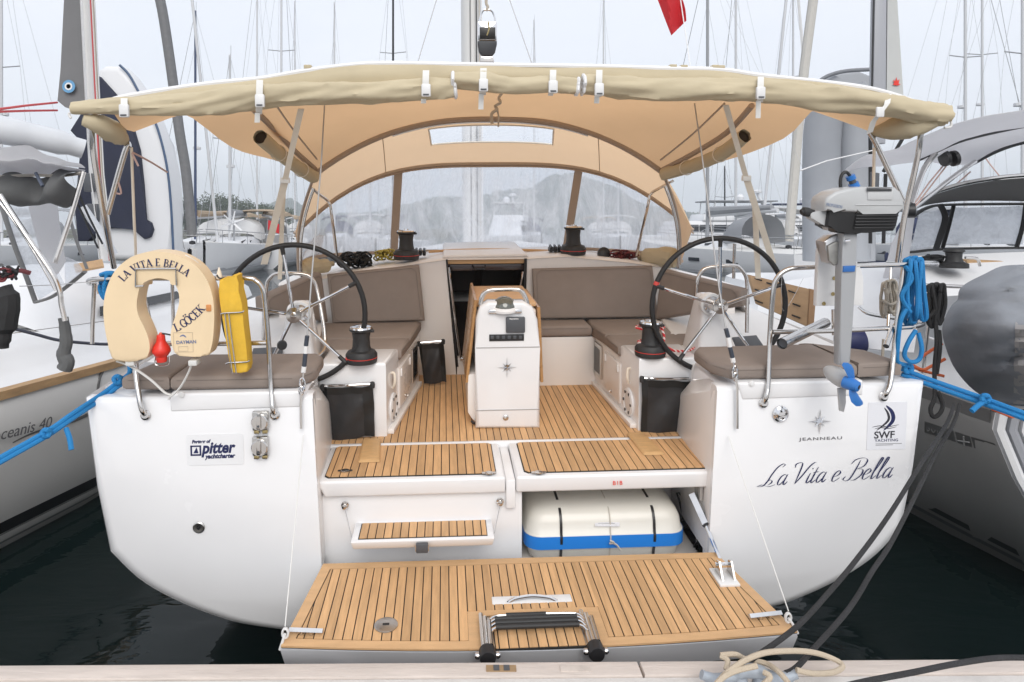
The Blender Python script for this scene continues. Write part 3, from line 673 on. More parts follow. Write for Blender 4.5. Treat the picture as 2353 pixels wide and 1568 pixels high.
# ---------------------------------------------------------------- winches
def winch(c, s, parent, cap=CHROME):
    w = MB().lathe(c, (0, 0, 1), ((.094*s, 0), (.098*s, .02*s), (.098*s, .05*s), (.085*s, .07*s), (.062*s, .078*s), (.055*s, .10*s), (.052*s, .15*s), (.058*s, .19*s), (.072*s, .20*s), (.072*s, .212*s), (.05*s, .214*s)), 32).build('winch', RUB, parent)
    MB().lathe(V(c)+V((0, 0, .031*s)), (0, 0, 1), ((.0985*s, 0), (.0985*s, .003*s), (.097*s, .004*s)), 32).build('winch_ring', RED, w)
    MB().lathe(V(c)+V((0, 0, .212*s)), (0, 0, 1), ((.07*s, 0), (.066*s, .010*s), (.05*s, .014*s), (.02*s, .010*s), (.018*s, .02*s), (.004*s, .022*s)), 28).build('winch_cap', cap, w)
    MB().box(V(c)+V((.055*s, -.03*s, .19*s)), V(c)+V((.082*s, -.005*s, .205*s)), .003).build('stripper_arm', BLK, w)
winch(at(831, 832, z=.826), .95, Y); winch(at(1494, 817, z=.826), .95, Y)
winch(at(934, 596, y=5.30), 1.02, Y); winch(at(1317, 585, y=5.30), 1.02, Y)
# clutches
for pxs, py in (((957, 966, 975), 587), ((1265, 1275, 1285, 1295), 579)):
    for px in pxs:
        c = at(px, py, y=5.42); k = MB().box(c+V((-.013, -.04, 0)), c+V((.013, .06, .035)), .006).build('rope_clutch', BLK, Y)
        MB().hexa([c+V((-.010, -.06, .03)), c+V((.010, -.06, .03)), c+V((.010, .03, .035)), c+V((-.010, .03, .035)), c+V((-.010, -.06, .045)), c+V((.010, -.06, .045)), c+V((.010, .03, .058)), c+V((-.010, .03, .058))], .004).build('clutch_lever', BLK, k)

# ---------------------------------------------------------------- table pedestal
px_out = [(1093, 986), (1241, 986), (1241, 800), (1236, 735), (1224, 706), (1204, 694), (1122, 694), (1103, 706), (1094, 735), (1092, 800)]
po = [at(px, py, y=4.045) for px, py in px_out]
tb = MB().prism(po, (0, .12, 0), .022, 3).build('table_pedestal', GEL, Y)
MB().box((po[0].x+.012, 4.14, ZS), (po[1].x-.012, 4.80, at(1165, 715, y=4.1).z), .012).build('table_body', GELW, tb)
zt = at(1165, 697, y=4.15).z
MB().hexa([V((po[0].x+.01, 4.16, zt-.025)), V((po[1].x-.01, 4.16, zt-.025)), V((po[1].x-.02, 4.82, zt-.025)), V((po[0].x+.02, 4.82, zt-.025)), V((po[0].x+.01, 4.16, zt)), V((po[1].x-.01, 4.16, zt)), V((po[1].x-.02, 4.82, zt)), V((po[0].x+.02, 4.82, zt))], .006).build('table_top', TEAKB, tb)
for s, (ptx, pty), (pbx, pby), yb in ((-1, (1090, 690), (1069, 880), 4.12), (1, (1242, 706), (1249, 879), 4.12)):
    a_, b_ = at(ptx, pty, y=yb), at(pbx, pby, y=yb)
    LV = [a_, V((a_.x, 4.80, a_.z)), V((b_.x, 4.80, b_.z)), b_]
    MB().prism(LV, (s*-.02, 0, 0), .006).build('table_leaf', mat('varnished_teak', (.42, .225, .085), .3, var=.12, vscale=6, stretch=(6, 1, 6), coat=.3), tb)
# lower flank on the left of the pedestal
q = [at(1075, 862, y=4.12), at(1094, 858, y=4.12), at(1094, 972, y=4.12), at(1084, 962, y=4.12), at(1075, 948, y=4.12)]
MB().prism(q, (0, .5, 0), .006).build('pedestal_flank', GELW, tb)
MB().tube([at(1083, 968, y=4.10), at(1091, 974, y=4.10)], .009, 6).build('flank_drain', BLK, tb)
g = [(1104, 700), (1107, 684), (1116, 671), (1134, 666), (1186, 665), (1199, 671), (1208, 686), (1212, 700)]
MB().tube(ats(g, 4.10), .0145, 12, 4).build('grab_rail', STEEL, tb)
c = at(1160, 711, y=4.06)
cp = MB().box((c.x-.10, 4.025, c.z-.02), (c.x+.10, 4.12, c.z+.004), .006).build('compass_base', CHROME, tb)
prf = [(.075*math.cos(i*math.pi/16), .07*math.sin(i*math.pi/16)) for i in range(8)]+[(.001, .07)]
MB().lathe(c+V((0, .03, .004)), (0, -.15, 1), prf, 28).build('compass_dome', mat('compass_glass', (.10, .105, .09), .05, coat=.6, spec=.8), cp)
MB().lathe(c+V((0, .03, .0)), (0, -.15, 1), ((.09, -.005), (.09, .008), (.078, .02), (.07, .02)), 28).build('compass_ring', WHITE, cp)
def panel(px0, py0, px1, py1, y, th, m_, name, par, bev=.006):
    a_, b_ = at(px0, py0, y=y), at(px1, py1, y=y)
    return MB().box((a_.x, y-th, b_.z), (b_.x, y+.004, a_.z), bev).build(name, m_, par)
d = panel(1162, 728, 1206, 764, 4.045, .022, DGREY, 'instrument_cover', tb, .008)
a_ = at(1171, 734, y=4.022)
text('Raymarine', .0125, mat('pale_print', (.7, .7, .7), .5), 'instrument_lettering', d, a_+V((0, 0, -.002)), U, Wz, bold=.0004)
d = panel(1124, 769, 1204, 783, 4.045, .006, BLK, 'switch_panel', tb, .002)
for k in range(6):
    cc = at(1131+k*13, 775.5, y=4.038); MB().box(cc-V((.009, .003, .010)), cc+V((.009, .002, .010)), .002).build('switch', DGREY, d)
star(at(1165, 845, y=4.043), .062, tb, CHROME)
for py in (800, 944):
    a_, b_ = at(1094, py, y=4.043), at(1240, py, y=4.043); MB().box((a_.x, 4.0415, a_.z-.002), (b_.x, 4.0445, a_.z+.002)).build('panel_seam', mat('seam_grey', (.35, .33, .32), .6), tb)
c = at(1162, 960, y=4.043); MB().lathe(c, (0, -1, 0), ((.017, 0), (.017, .004), (.012, .007), (.001, .007)), 18).build('pedestal_latch', STEEL, tb)

# ---------------------------------------------------------------- helms
def wheel(cpx, cpy, r, a0, marks):
    yw = 3.95; c = at(cpx, cpy, y=yw)
    N_ = 64; pts = [c+V((r*math.cos(2*math.pi*i/N_), .0, r*math.sin(2*math.pi*i/N_))) for i in range(N_)]
    w = MB().tube(pts, .0155, 12, closed=True).build('steering_wheel', mat('wheel_leather', (.013, .013, .014), .55, var=.2, vscale=40, bump=.1, bscale=150), Y)
    for k in range(5):
        a_ = math.radians(a0+72*k); d = V((math.cos(a_), 0, math.sin(a_)))
        MB().tube([c+d*.03+V((0, -.015, 0)), c+d*(r-.05)], .0095, 10).build('spoke', CHROME, w)
        MB().tube([c+d*(r-.052), c+d*(r-.02), c+d*(r-.002)], [.0125, .013, .02], 8).build('spoke_socket', RUB, w)
    MB().lathe(c+V((0, -.03, 0)), (0, 1, 0), ((.012, -.012), (.018, -.010), (.019, 0), (.045, .002), (.045, .014), (.02, .03)), 28).build('hub', STEEL, w)
    for ang, mc in marks:
        i = ang; pt = [c+V((r*math.cos(math.radians(i+q)), 0, r*math.sin(math.radians(i+q)))) for q in (-1.6, 0, 1.6)]
        MB().tube(pt, .0168, 12).build('rim_mark', mc, w)
    return c
GRN = mat('green_tape', (.10, .25, .05), .6)
cl = wheel(677, 723, .405, 99, ((-41, mat('red_tape', (.55, .06, .05), .6)),))
cr = wheel(1652, 703, .405, 90, ((160, mat('red_tape', (.55, .06, .05), .6)), (-100, GRN)))
for c, s in ((cl, -1), (cr, 1)):
    MB().lathe(c+V((.018*-s, .0, -.005)), (0, 1, 0), ((.03, -.01), (.03, .06), (.066, .062), (.07, .075), (.066, .12)), 28).build('helm_boss', WHITE, Y)
    MB().lathe(c+V((.018*-s, .0, -.005)), (0, 1, 0), ((.052, .050), (.052, .063), (.02, .063)), 28).build('helm_disc', CHROME, Y)
    x0, x1 = c.x-.06+.01*s, c.x+.06+.01*s
    MB().hexa([V((x0-.05, 4.02, .74)), V((x1+.05, 4.02, .74)), V((x1+.05, 4.34, .74)), V((x0-.05, 4.34, .74)), V((x0, 4.05, c.z+.04)), V((x1, 4.05, c.z+.04)), V((x1, 4.22, c.z+.04)), V((x0, 4.22, c.z+.04))], .03, 4).build('helm_console', GEL, Y)
# grey engine panels beside the consoles
for qd, nm in ((((582, 800), (650, 797), (646, 838), (569, 840)), 'engine_panel'), (((1683, 775), (1738, 770), (1764, 808), (1700, 812)), 'engine_panel')):
    P = [at(*q, y=yy) for q, yy in zip(qd, (4.06, 4.06, 3.94, 3.94))]
    MB().prism(P, (0, .012, -.012), .003).build(nm, DGREY, Y)
for px, py in ((648, 793), (2, 2)):
    if px > 10:
        c = at(px, py, y=3.5); MB().lathe(c, (.4, -1, 0), ((.014, -.02), (.026, 0), (.024, .014), (.008, .016)), 16).build('control_knob', BLK, Y)

# ---------------------------------------------------------------- cushions (lie loose on the seats)
def pillow(pts, d, name, parent, bev=.028, m_=None, seg=3):
    o = MB().prism(pts, d, bev, seg).build(name, m_ or TAUPE, parent, smooth=60)
    d = V(d); P = [V(p) for p in pts]; c = sum(P, V((0, 0, 0)))/len(P)
    if abs(d.z) > .5*d.length: ring = [c+(p-c)*1.0+d*(1-.022/d.length)+(p-c).normalized()*.0005 for p in P]
    else: ring = [c+(p-c)-(p-c).normalized()*.03-d.normalized()*.0005 for p in P]
    R = []
    for i, p in enumerate(ring):                 # seam lines stop short of the corners
        q = ring[(i+1) % len(ring)]; e = min(.03, (q-p).length*.25); u = (q-p).normalized(); R += [p+u*e, q-u*e]
    MB().tube(R, .0017, 5, closed=True).build('seam', mat('cushion_seam', (.18, .15, .13), .9), o)
    return o
GC = 'taupe cockpit cushions'
def cush(name, label, parts, base):
    t = thing(name, label, 'cushion', base, group=None)
    for nm, pts, d in parts: pillow(pts, d, nm, t)
    return t
def Zp(l, z): return [V((x, y, z)) for x, y in l]
cy = 4.585
fl = lambda t, l: face_l(t, .74, .02, l)
ts = (4.32-4.0)/.95; tm = (cy-4.0)/.95
cush('seat_cushion', 'taupe seat cushion nearest the aft left cockpit winch', [('panel', Zp([(fl(ts, True).x, 4.30), (fl(tm, True).x, cy), (-1.34, cy), (-1.34, 4.30)], .742), (0, 0, .085))], (-1, 4.4, .742))
cush('seat_cushion', 'taupe seat cushion under the left backrest beside the companionway', [('panel', Zp([(fl(tm, True).x, cy+.006), (fl(1, True).x, 5.10), (-1.34, 5.10), (-1.34, cy+.006)], .742), (0, 0, .085))], (-1, 4.8, .742))
cush('seat_cushion', 'taupe seat cushion nearest the red roped winch on the right', [('panel', Zp([(fl(ts, False).x, 4.30), (1.34, 4.30), (1.34, cy), (fl(tm, False).x, cy)], .742), (0, 0, .085))], (1, 4.4, .742))
cush('seat_cushion', 'taupe corner seat cushion under the right side backrest', [('panel', Zp([(fl(tm, False).x, cy+.006), (1.34, cy+.006), (1.34, 5.10), (XR1-.02, 5.10), (XR1-.02, 4.9)], .742), (0, 0, .085))], (1, 4.8, .742))
cush('seat_cushion', 'taupe seat cushion along the bulkhead right of the table pedestal', [('panel', Zp([(xl-.01, 4.86), (XR1-.026, 4.86), (XR1-.026, 5.10), (xl-.01, 5.10)], .742), (0, 0, .085))], (.5, 5, .742))
b_ = ats([(748, 634), (962, 612), (976, 737), (764, 743)], 5.08)
cush('backrest_cushion', 'taupe backrest cushion on the bulkhead left of the companionway', [('panel', [b_[0]+V((0, .04, 0)), b_[1]+V((0, .04, 0)), b_[2]+V((0, -.03, 0)), b_[3]+V((0, -.03, 0))], (0, .08, 0))], b_[2])
b_ = ats([(1226, 621), (1505, 614), (1512, 729), (1228, 733)], 5.08)
cush('backrest_cushion', 'wide taupe backrest cushion on the bulkhead right of the companionway', [('panel', [b_[0]+V((0, .04, 0)), b_[1]+V((0, .04, 0)), b_[2]+V((0, -.03, 0)), b_[3]+V((0, -.03, 0))], (0, .08, 0))], b_[2])
P = [at(742, 628, y=5.0), at(612, 686, y=4.36), at(614, 716, y=4.36), at(757, 742, y=5.0)]
cush('backrest_cushion', 'taupe side backrest cushion behind the left steering wheel', [('panel', P, (-.09, .03, .01))], P[2])
P = [at(1516, 622, y=5.0), at(1700, 668, y=4.36), at(1702, 705, y=4.36), at(1500, 738, y=5.0)]
cush('backrest_cushion', 'taupe side backrest cushion behind the right steering wheel', [('panel', P, (.09, .03, .01))], P[2])
def helmc(label, pl, pr, ps, zb, s):
    x0, x1, xs = at(pl[0], pl[1], y=3.36).x, at(pr[0], pr[1], y=3.36).x, at(ps, pl[1], y=3.36).x
    t = thing('helm_seat_cushion', label, 'cushion', ((x0+x1)/2, 3.5, zb))
    c_ = .10
    A = [(x0, 3.37), (xs-.003, 3.345), (xs-.003, 3.78), (x0+.08, 3.80)] if s < 0 else [(x0, 3.46), (x0+.06, 3.345), (xs-.003, 3.345), (xs-.003, 3.78), (x0+.05, 3.76), (x0, 3.68)]
    B = [(xs+.003, 3.345), (x1-.07, 3.345), (x1, 3.46), (x1, 3.68), (x1-.05, 3.76), (xs+.003, 3.78)] if s < 0 else [(xs+.003, 3.345), (x1, 3.37), (x1-.04, 3.62), (x1-.32, 3.80), (xs+.003, 3.78)]
    for q in (A, B): pillow(Zp(q, zb), (0, 0, .074), 'panel', t, .024)
helmc('taupe helm seat cushion under the horseshoe lifebuoy', (279, 895), (718, 882), 394, .872, -1)
helmc('taupe helm seat cushion under the outboard motor', (1647, 868), (2073, 855), 1966, .872, 1)

# ---------------------------------------------------------------- mesh bags
MESH = mat('black_mesh', (.030, .030, .032), .42, bump=.5, bscale=18, alpha=.86)
MESHD = mat('black_band', (.009, .009, .009), .5)
def bag(label, pts, y, dy, rod):
    P = ats(pts, y); c = sum(P, V((0, 0, 0)))/4
    t = thing('mesh_bag', label, 'bag', V((c.x, y, P[2].z)))
    n1, n2 = 10, 8; rows = []
    for j in range(n2+1):
        v = j/n2; row = []
        for i in range(n1+1):
            u = i/n1; p = lerp(lerp(P[0], P[1], u), lerp(P[3], P[2], u), v)
            bul = dy*math.sin(math.pi*u)**.35*(.35+.65*math.sin(math.pi*min(1, v*.62+.18)))
            p = p+V((0, 0, .010*noise3((u*3, v*2, 5+dy), 1)-.006*math.sin(math.pi*u)*(1-v)))
            row.append(p+V((0, -bul-.009*math.sin(9*u+5*v)-.006*math.sin(17*u*v+3)-.010*noise3((u*5, v*4, dy*9), 1), 0)))
        rows.append(row)
    MB().grid(rows, .006).build('mesh_body', MESH, t)
    MB().grid([[p+V((0, -.004, 0)) for p in r] for r in rows[:2]], .005).build('top_band', MESHD, t)
    MB().grid([[p+V((0, -.004, 0)) for p in r[-3:]] for r in rows], .005).build('side_band', MESHD, t)
    MB().grid([[p+V((0, -.005, 0)) for p in r[:2]] for r in rows], .005).build('side_band', MESHD, t)
    MB().tube([P[0]+V((-.01, -.012, .008)), P[1]+V((.01, -.012, .008))], .008, 8).build('rod', CHROME, t)
    for q in (P[0], P[1]): MB().lathe(q+V((0, -.012, .004)), (0, 0, 1), ((.014, -.02), (.016, 0), (.013, .014), (.002, .018)), 12).build('rod_end', RUB, t)
    return t
bag('black mesh bag hanging on the left winch pod', [(742, 890), (856, 884), (862, 1001), (746, 1012)], 3.945, .016, 1)
bag('black mesh bag hanging on the right winch pod', [(1474, 871), (1600, 873), (1600, 988), (1473, 997)], 3.945, .016, 1)
bag('small black mesh bag beside the companionway', [(963, 790), (1018, 785), (1026, 877), (975, 881)], 4.93, .02, 1)

# ---------------------------------------------------------------- liferaft canister
a_, b_ = at(1206, 1255, y=3.5).x, at(1572, 1255, y=3.5).x
zb, ztop = -.15, at(1400, 1140, y=3.62).z
raft = thing('liferaft_canister', 'cream liferaft canister with blue tape band and black straps under the right hatch', 'liferaft', ((a_+b_)/2, 3.72, zb))
def rr_out(x0, x1, y0, y1, r, z):
    o = []
    for cx, cy_, a0 in ((x1-r, y1-r, 0), (x0+r, y1-r, 90), (x0+r, y0+r, 180), (x1-r, y0+r, 270)):
        for q in range(7): t = math.radians(a0+q*15); o.append(V((cx+r*math.cos(t), cy_+r*math.sin(t), z)))
    return o
prof_r = [(0, .06), (.02, .028), (.10, .010), (.125, .0), (.165, .0), (.172, .008), (.23, .016), (.265, .032), (.288, .06), (.301, .10), (.306, .16)]
Hh = ztop-zb; k_ = Hh/.306
y0r, y1r = 3.46, 3.95
CAN = mat('raft_grp', (.70, .68, .62), .35, var=.03, vscale=6, coat=.2)
MB().rings([rr_out(a_+i, b_-i, y0r+i, y1r-i, max(.02, .085-i*.3), zb+h*k_) for h, i in prof_r]).build('canister', CAN, raft, smooth=50)
zt_ = at(1400, 1259, y=3.46).z, at(1400, 1230, y=3.46).z
MB().rings([rr_out(a_-.003, b_+.003, y0r-.003, y1r+.003, .087, zz) for zz in zt_], cap=False).build('blue_tape', mat('blue_tape', (.02, .21, .66), .4), raft)
def yfront(z):
    h = (z-zb)/k_
    for (h0, i0), (h1, i1) in zip(prof_r, prof_r[1:]):
        if h0 <= h <= h1: return y0r+lerp(i0, i1, (h-h0)/(h1-h0))
    return y0r+.19
def strap(px, w, m_, name, zlo=.0, n=16):
    x = at(px, 1250, y=3.46).x
    rows = []
    for j in range(n+1):
        z = lerp(zb+.005+zlo, zb+Hh*.999, j/n); yy = yfront(z)-.006
        rows.append([V((x-w, yy, z+.001)), V((x+w, yy, z+.001))])
    rows.append([V((x-w, 3.9, zb+Hh+.004)), V((x+w, 3.9, zb+Hh+.004))])
    MB().grid(rows, .003).build(name, m_, raft)
strap(1290, .007, BLK, 'strap'); strap(1504, .007, BLK, 'strap')
CORD = mat('old_cord', (.50, .46, .40), .9)
strap(1403, .003, CORD, 'cord')
k = at(1405, 1245, y=3.44); MB().tube([k+V((-.01, 0, -.01)), k+V((.012, -.012, 0)), k+V((-.008, -.012, .012)), k+V((.008, 0, -.008)), k+V((.03, 0, -.02)), k+V((.05, .0, -.05))], .005, 6, 4).build('cord_knot', CORD, raft)
def lab(px0, py0, px1, py1, col, name, nm):
    A = [at(px0, py0, y=yfront(at(px0, py0, y=3.5).z)-.008), at(px1, py0, y=yfront(at(px1, py0, y=3.5).z)-.008), at(px1, py1, y=yfront(at(px1, py1, y=3.5).z)-.008), at(px0, py1, y=yfront(at(px0, py1, y=3.5).z)-.008)]
    return MB().prism(A, (0, .002, .001)).build(name, mat(nm, col, .6, var=.15, vscale=60), raft, smooth=0), A
l_, A = lab(1367, 1170, 1424, 1210, (.62, .62, .64), 'data_label', 'label_grey')
for j in range(6):
    t = (j+.7)/7; p, q = lerp(A[0], A[3], t), lerp(A[1], A[2], t)
    MB().tube([lerp(p, q, .12)+V((0, -.002, 0)), lerp(p, q, .3+.1*(j*37 % 6))+V((0, -.002, 0))], .0012, 4).build('label_line', GREYP, raft)
# ================================================================== BIMINI AND SPRAYHOOD (parts of the yacht)
bim = None
# --- roof sheet: rows from the aft hem to the hood arch
def archpt(xc, half, zend, zc, u, y, p): return V((xc+half*u, y, zend+(zc-zend)*(1-abs(u)**p)))
eA = [((262, 262), (2105, 262), 3.43, 2.475), ((308, 302), (1998, 300), 3.62, 2.47), ((413, 259), (1885, 247), 3.92, 2.455), ((533, 340), (1800, 320), 4.30, 2.43), ((628, 370), (1650, 372), 4.62, 2.395), ((724, 396), (1521, 393), 4.90, 2.335)]
us = [-1+2*i/32 for i in range(33)]
rows = []
for (l, r, y, zc) in eA:
    a_, b_ = at(*l, y=y), at(*r, y=y); row = []
    for u in us:
        z = lerp(a_.z, b_.z, (u+1)/2)+0; zz = z+(zc-z)*(1-abs(u)**2.4)
        p = V((lerp(a_.x, b_.x, (u+1)/2), y, zz)); row.append(p+V((0, 0, .014*noise3(p, 3)+.016*noise3((p.x*1.2+p.y*3.5, p.y*2-p.x, 4), 1)*(1-u*u*.5))))
    rows.append(row)
def dense(rows, k):
    cols = list(zip(*rows)); return [list(r) for r in zip(*[spline(list(c), k) for c in cols])]
roof = MB().grid(dense(rows, 4)).build('bimini_roof', CANVI, Y, smooth=60)
# --- hood: arch one to arch two with a clear roof light
def arch1(u): return archpt(-.022, 1.245, 1.947, 2.335, u, 4.9, 2.4)
def arch2(u):
    p = archpt(.065, 1.62, 1.47, 2.028, u, 5.9, 3.4); p.y -= .38*abs(u)**4; return p
cu = sorted(set([-1+2*i/26 for i in range(27)]+[-.365, .365]))
cu = [u for u in cu if u in (-.365, .365) or min(abs(u-.365), abs(u+.365)) > .03]
cv = [0, .1, .18, .3, .45, .57, .7, .85, 1]
def hoodpt(u, v):
    # keep the roof light straight: columns shrink from arch one to arch two so that x stays put
    a_, b_ = arch1(u), arch2(u*.86 if abs(u) < .37 else u*(.86+.14*(abs(u)-.37)/.63)); p = lerp(a_, b_, v); p.z += .03*math.sin(math.pi*v); return p
m = MB(); g = MB(); V_ = [[m.bm.verts.new(hoodpt(u, v)) for u in cu] for v in cv]
gw = []
for j in range(len(cv)-1):
    for i in range(len(cu)-1):
        inside = cv[j] >= .18 and cv[j+1] <= .57 and cu[i] >= -.366 and cu[i+1] <= .366
        if not inside: m.bm.faces.new((V_[j][i], V_[j][i+1], V_[j+1][i+1], V_[j+1][i]))
m.build('sprayhood_roof', CANVH, Y, smooth=60)
wu = [u for u in cu if abs(u) <= .366]; wv = [v for v in cv if .18 <= v <= .57]
g.grid([[hoodpt(u, v)+V((0, 0, .001)) for u in wu] for v in wv]).build('roof_light', vinyl('roof_vinyl', haze=.25, streak=.2, fres=.0), Y)
bd = [hoodpt(u, .18) for u in wu]+[hoodpt(.365, v) for v in wv[1:]]+[hoodpt(u, .57) for u in wu[::-1][1:]]+[hoodpt(-.365, v) for v in wv[::-1][1:-1]]
MB().tube([p+V((0, -.002, -.003)) for p in bd], .007, 6, closed=True).build('roof_light_hem', CREAM, Y)
POCK = mat('canvas_pocket', (.42, .335, .27), .85)
MB().tube([arch1(u)+V((0, -.012, -.012)) for u in us], .020, 8).build('hood_bow', POCK, Y)
MB().tube([arch1(u)+V((0, .004, -.034)) for u in us if abs(u) < .62], .008, 8).build('hood_bow_tube', STEEL, Y)
MB().tube([arch2(u)+V((0, -.01, -.010)) for u in us], .022, 8, flat=.8).build('hood_bow', POCK, Y)
MB().tube([arch2(u)+V((0, -.03, -.032)) for u in us], .006, 6).build('hood_trim', BINDT, Y)
SEAM = mat('canvas_seam', (.40, .29, .19), .9)
DR = dense(rows, 4)
for u in (-.62, .62): MB().tube([hoodpt(u, v/8)+V((0, -.003, -.004)) for v in range(9)], .0035, 5).build('stitched_seam', SEAM, Y)
# windscreen panels, lower binding, canvas posts, sides
bot = [(690, 605, 5.42), (742, 588, 5.75), (905, 579, 6.08), (1010, 577, 6.2), (1130, 575, 6.22), (1230, 574, 6.2), (1320, 571, 6.1), (1500, 583, 5.75), (1566, 600, 5.42)]
bw = spline([at(px, py, y=y) for px, py, y in bot], 8)
def bwp(t): f = t*(len(bw)-1); i = min(int(f), len(bw)-2); return lerp(bw[i], bw[i+1], f-i)
n = 48; top = [arch2(-1+2*i/n) for i in range(n+1)]
def scr(i, v): return lerp(top[i], bwp(i/n), v)
def colx(px, v=.5):
    best = min(range(n+1), key=lambda i: abs(sight(scr(i, v))[0]-px)); return best
def sight(p):
    w = ROT @ (V(p)-CL); return (PX0+F*w.x/w.y, PY0-F*w.z/w.y)
i1, i2 = colx(918), colx(1322)
VIN2 = vinyl('windscreen_vinyl', tint=(.90, .93, .98), haze=.36, streak=.55, scale=(3.2, 3.2, .55))
for a_, b_ in ((0, i1), (i1, i2), (i2, n)):
    MB().grid([[scr(i, v/6)+V((0, .01*math.sin(7*i/n*3+v), 0)) for i in range(a_, b_+1)] for v in range(7)]).build('windscreen', VIN2, Y)
for i, w in ((i1, .035), (i2, .035)):
    pts = [scr(i, v/6)+V((0, -.012, 0)) for v in range(7)]
    MB().grid([[p+V((-w, 0, 0)), p+V((w, 0, 0))] for p in pts], .006).build('windscreen_post', POCK, Y)
MB().tube([p+V((0, -.01, .0)) for p in bw], .016, 6).build('windscreen_hem', BINDT, Y)
# side canvas walls of the hood
for s in (-1, 1):
    lt = arch1(s); lm = arch2(s)
    lo = at(686 if s < 0 else 1562, 628 if s < 0 else 608, y=5.0); lo2 = bw[0] if s < 0 else bw[-1]
    rows = []
    for k in range(9):
        t = k/8; u_ = s*(1-.0*t)
        rows.append([lerp(lerp(lt, lo, t), lerp(lm, lo2, t), q/4)+V((s*.05*math.sin(math.pi*t)*(1-q/4), 0, 0)) for q in range(5)])
    MB().grid(rows[:6]).build('sprayhood_side', CANVH, Y)
    MB().grid(rows[5:]).build('sprayhood_side', CANVH, Y)
    e = [r[0] for r in rows]
    MB().tube(e, .011, 6).build('side_hem', POCK, Y)
    MB().tube([p+V((-s*.03, -.05, -.02)) for p in e[1:]], .011, 10).build('side_tube', STEEL, Y)
# puffed canvas skirts at the hood corners
for pts, rr in (([(697, 618, 5.15), (715, 613, 5.2), (740, 612, 5.3), (765, 606, 5.4)], (.05, .07, .055, .02)), ([(1556, 600, 5.15), (1535, 592, 5.2), (1500, 590, 5.3), (1470, 590, 5.45)], (.06, .085, .07, .03))):
    MB().tube([at(px, py, y=y) for px, py, y in pts], list(rr), 10, 3).build('hood_skirt', CANV, Y)
# chrome grab bars at the hood sides
for pts in ([(712, 430, 5.0), (735, 448, 5.05), (756, 466, 5.1), (763, 500, 5.12), (774, 588, 5.25)], [(1548, 415, 5.0), (1515, 433, 5.05), (1495, 447, 5.1), (1487, 480, 5.12), (1462, 588, 5.3)]):
    MB().tube([at(px, py, y=y) for px, py, y in pts], .011, 10, 4).build('hood_grab_bar', STEEL, Y)
# sleeves and seams under the bimini
for pts in ([(583, 252, 3.95), (633, 300, 4.35), (680, 350, 4.65), (724, 388, 4.88)], [(1728, 243, 3.95), (1670, 305, 4.35), (1590, 355, 4.65), (1523, 390, 4.88)]):
    MB().tube([at(px, py, y=y) for px, py, y in pts], .018, 8, 4).build('roof_sleeve', POCK, Y)
for pts in ([(636, 244, 3.75), (675, 300, 4.2), (728, 366, 4.8)], [(1665, 238, 3.75), (1590, 310, 4.2), (1518, 368, 4.8)]):
    MB().tube([at(px, py, y=y) for px, py, y in pts], .006, 6, 4).build('roof_seam', POCK, Y)
# rolled side curtains hanging under the roof edge
for pts in ([(597, 315, 4.15), (640, 352, 4.4), (685, 385, 4.65), (722, 408, 4.85)], [(1712, 312, 4.15), (1655, 355, 4.4), (1590, 382, 4.65), (1523, 402, 4.85)]):
    P = spline([at(px, py, y=y) for px, py, y in pts], 6); mm = len(P); k = MB()
    rs = []
    for i, p in enumerate(P):
        t = (P[min(i+1, mm-1)]-P[max(i-1, 0)]).normalized(); u = t.cross(V((0, 0, 1))).normalized(); w = t.cross(u)
        rs.append([p+(.042+.006*noise3(p+u*j, 9))*(math.cos(j*math.pi/7)*u+1.05*math.sin(j*math.pi/7)*w) for j in range(14)])
    k.rings(rs, True, False); k.build('rolled_curtain', CANV, Y)
    MB().lathe(P[0]+(P[1]-P[0])*.5, P[1]-P[0], ((.036, 0), (.03, .002), (.001, .003)), 14).build('curtain_end_shade', mat('shadow_brown', (.03, .022, .014), .9), Y)  # dark disc paints the shade inside the open end of the roll
    for i in (6, 13):
        MB().tube([P[i]+.05*(math.cos(a_)*V((1, 0, 0))+math.sin(a_)*V((0, 0, 1))) for a_ in [j*math.pi/8 for j in range(16)]], .004, 5, closed=True).build('curtain_tie', CREAM, Y)
# aft hem: white band, tan flap and the rolled aft curtain in three lengths
HT = [(196, 250), (245, 236), (300, 222), (470, 196), (600, 183), (710, 164), (850, 149), (1000, 150), (1130, 152), (1350, 155), (1540, 160), (1660, 163), (1750, 176), (1900, 192), (2000, 206), (2080, 228), (2140, 252)]
ht = spline(ats(HT, 3.40), 5)
MB().grid([[p+V((0, .03, .022)) for p in ht], [p+V((0, .004, .018)) for p in ht], [p+V((0, -.006, .006)) for p in ht], [p+V((0, -.004, -.004)) for p in ht]], .004).build('bimini_hem', mat('white_canvas', (.76, .76, .77), .75), Y)
RC = [(168, 249, 14), (285, 244, 20), (420, 243, 24), (597, 222, 26), (780, 214, 26), (900, 211, 25), (979, 206, 24), (1045, 200, 22)], [(1040, 185, 17), (1111, 189, 24), (1190, 199, 20), (1271, 194, 21), (1326, 200, 18)], [(1340, 194, 22), (1377, 196, 25), (1450, 202, 27), (1550, 206, 28), (1660, 207, 26), (1748, 209, 24), (1900, 224, 27), (2030, 240, 26), (2110, 256, 29), (2174, 264, 25)]
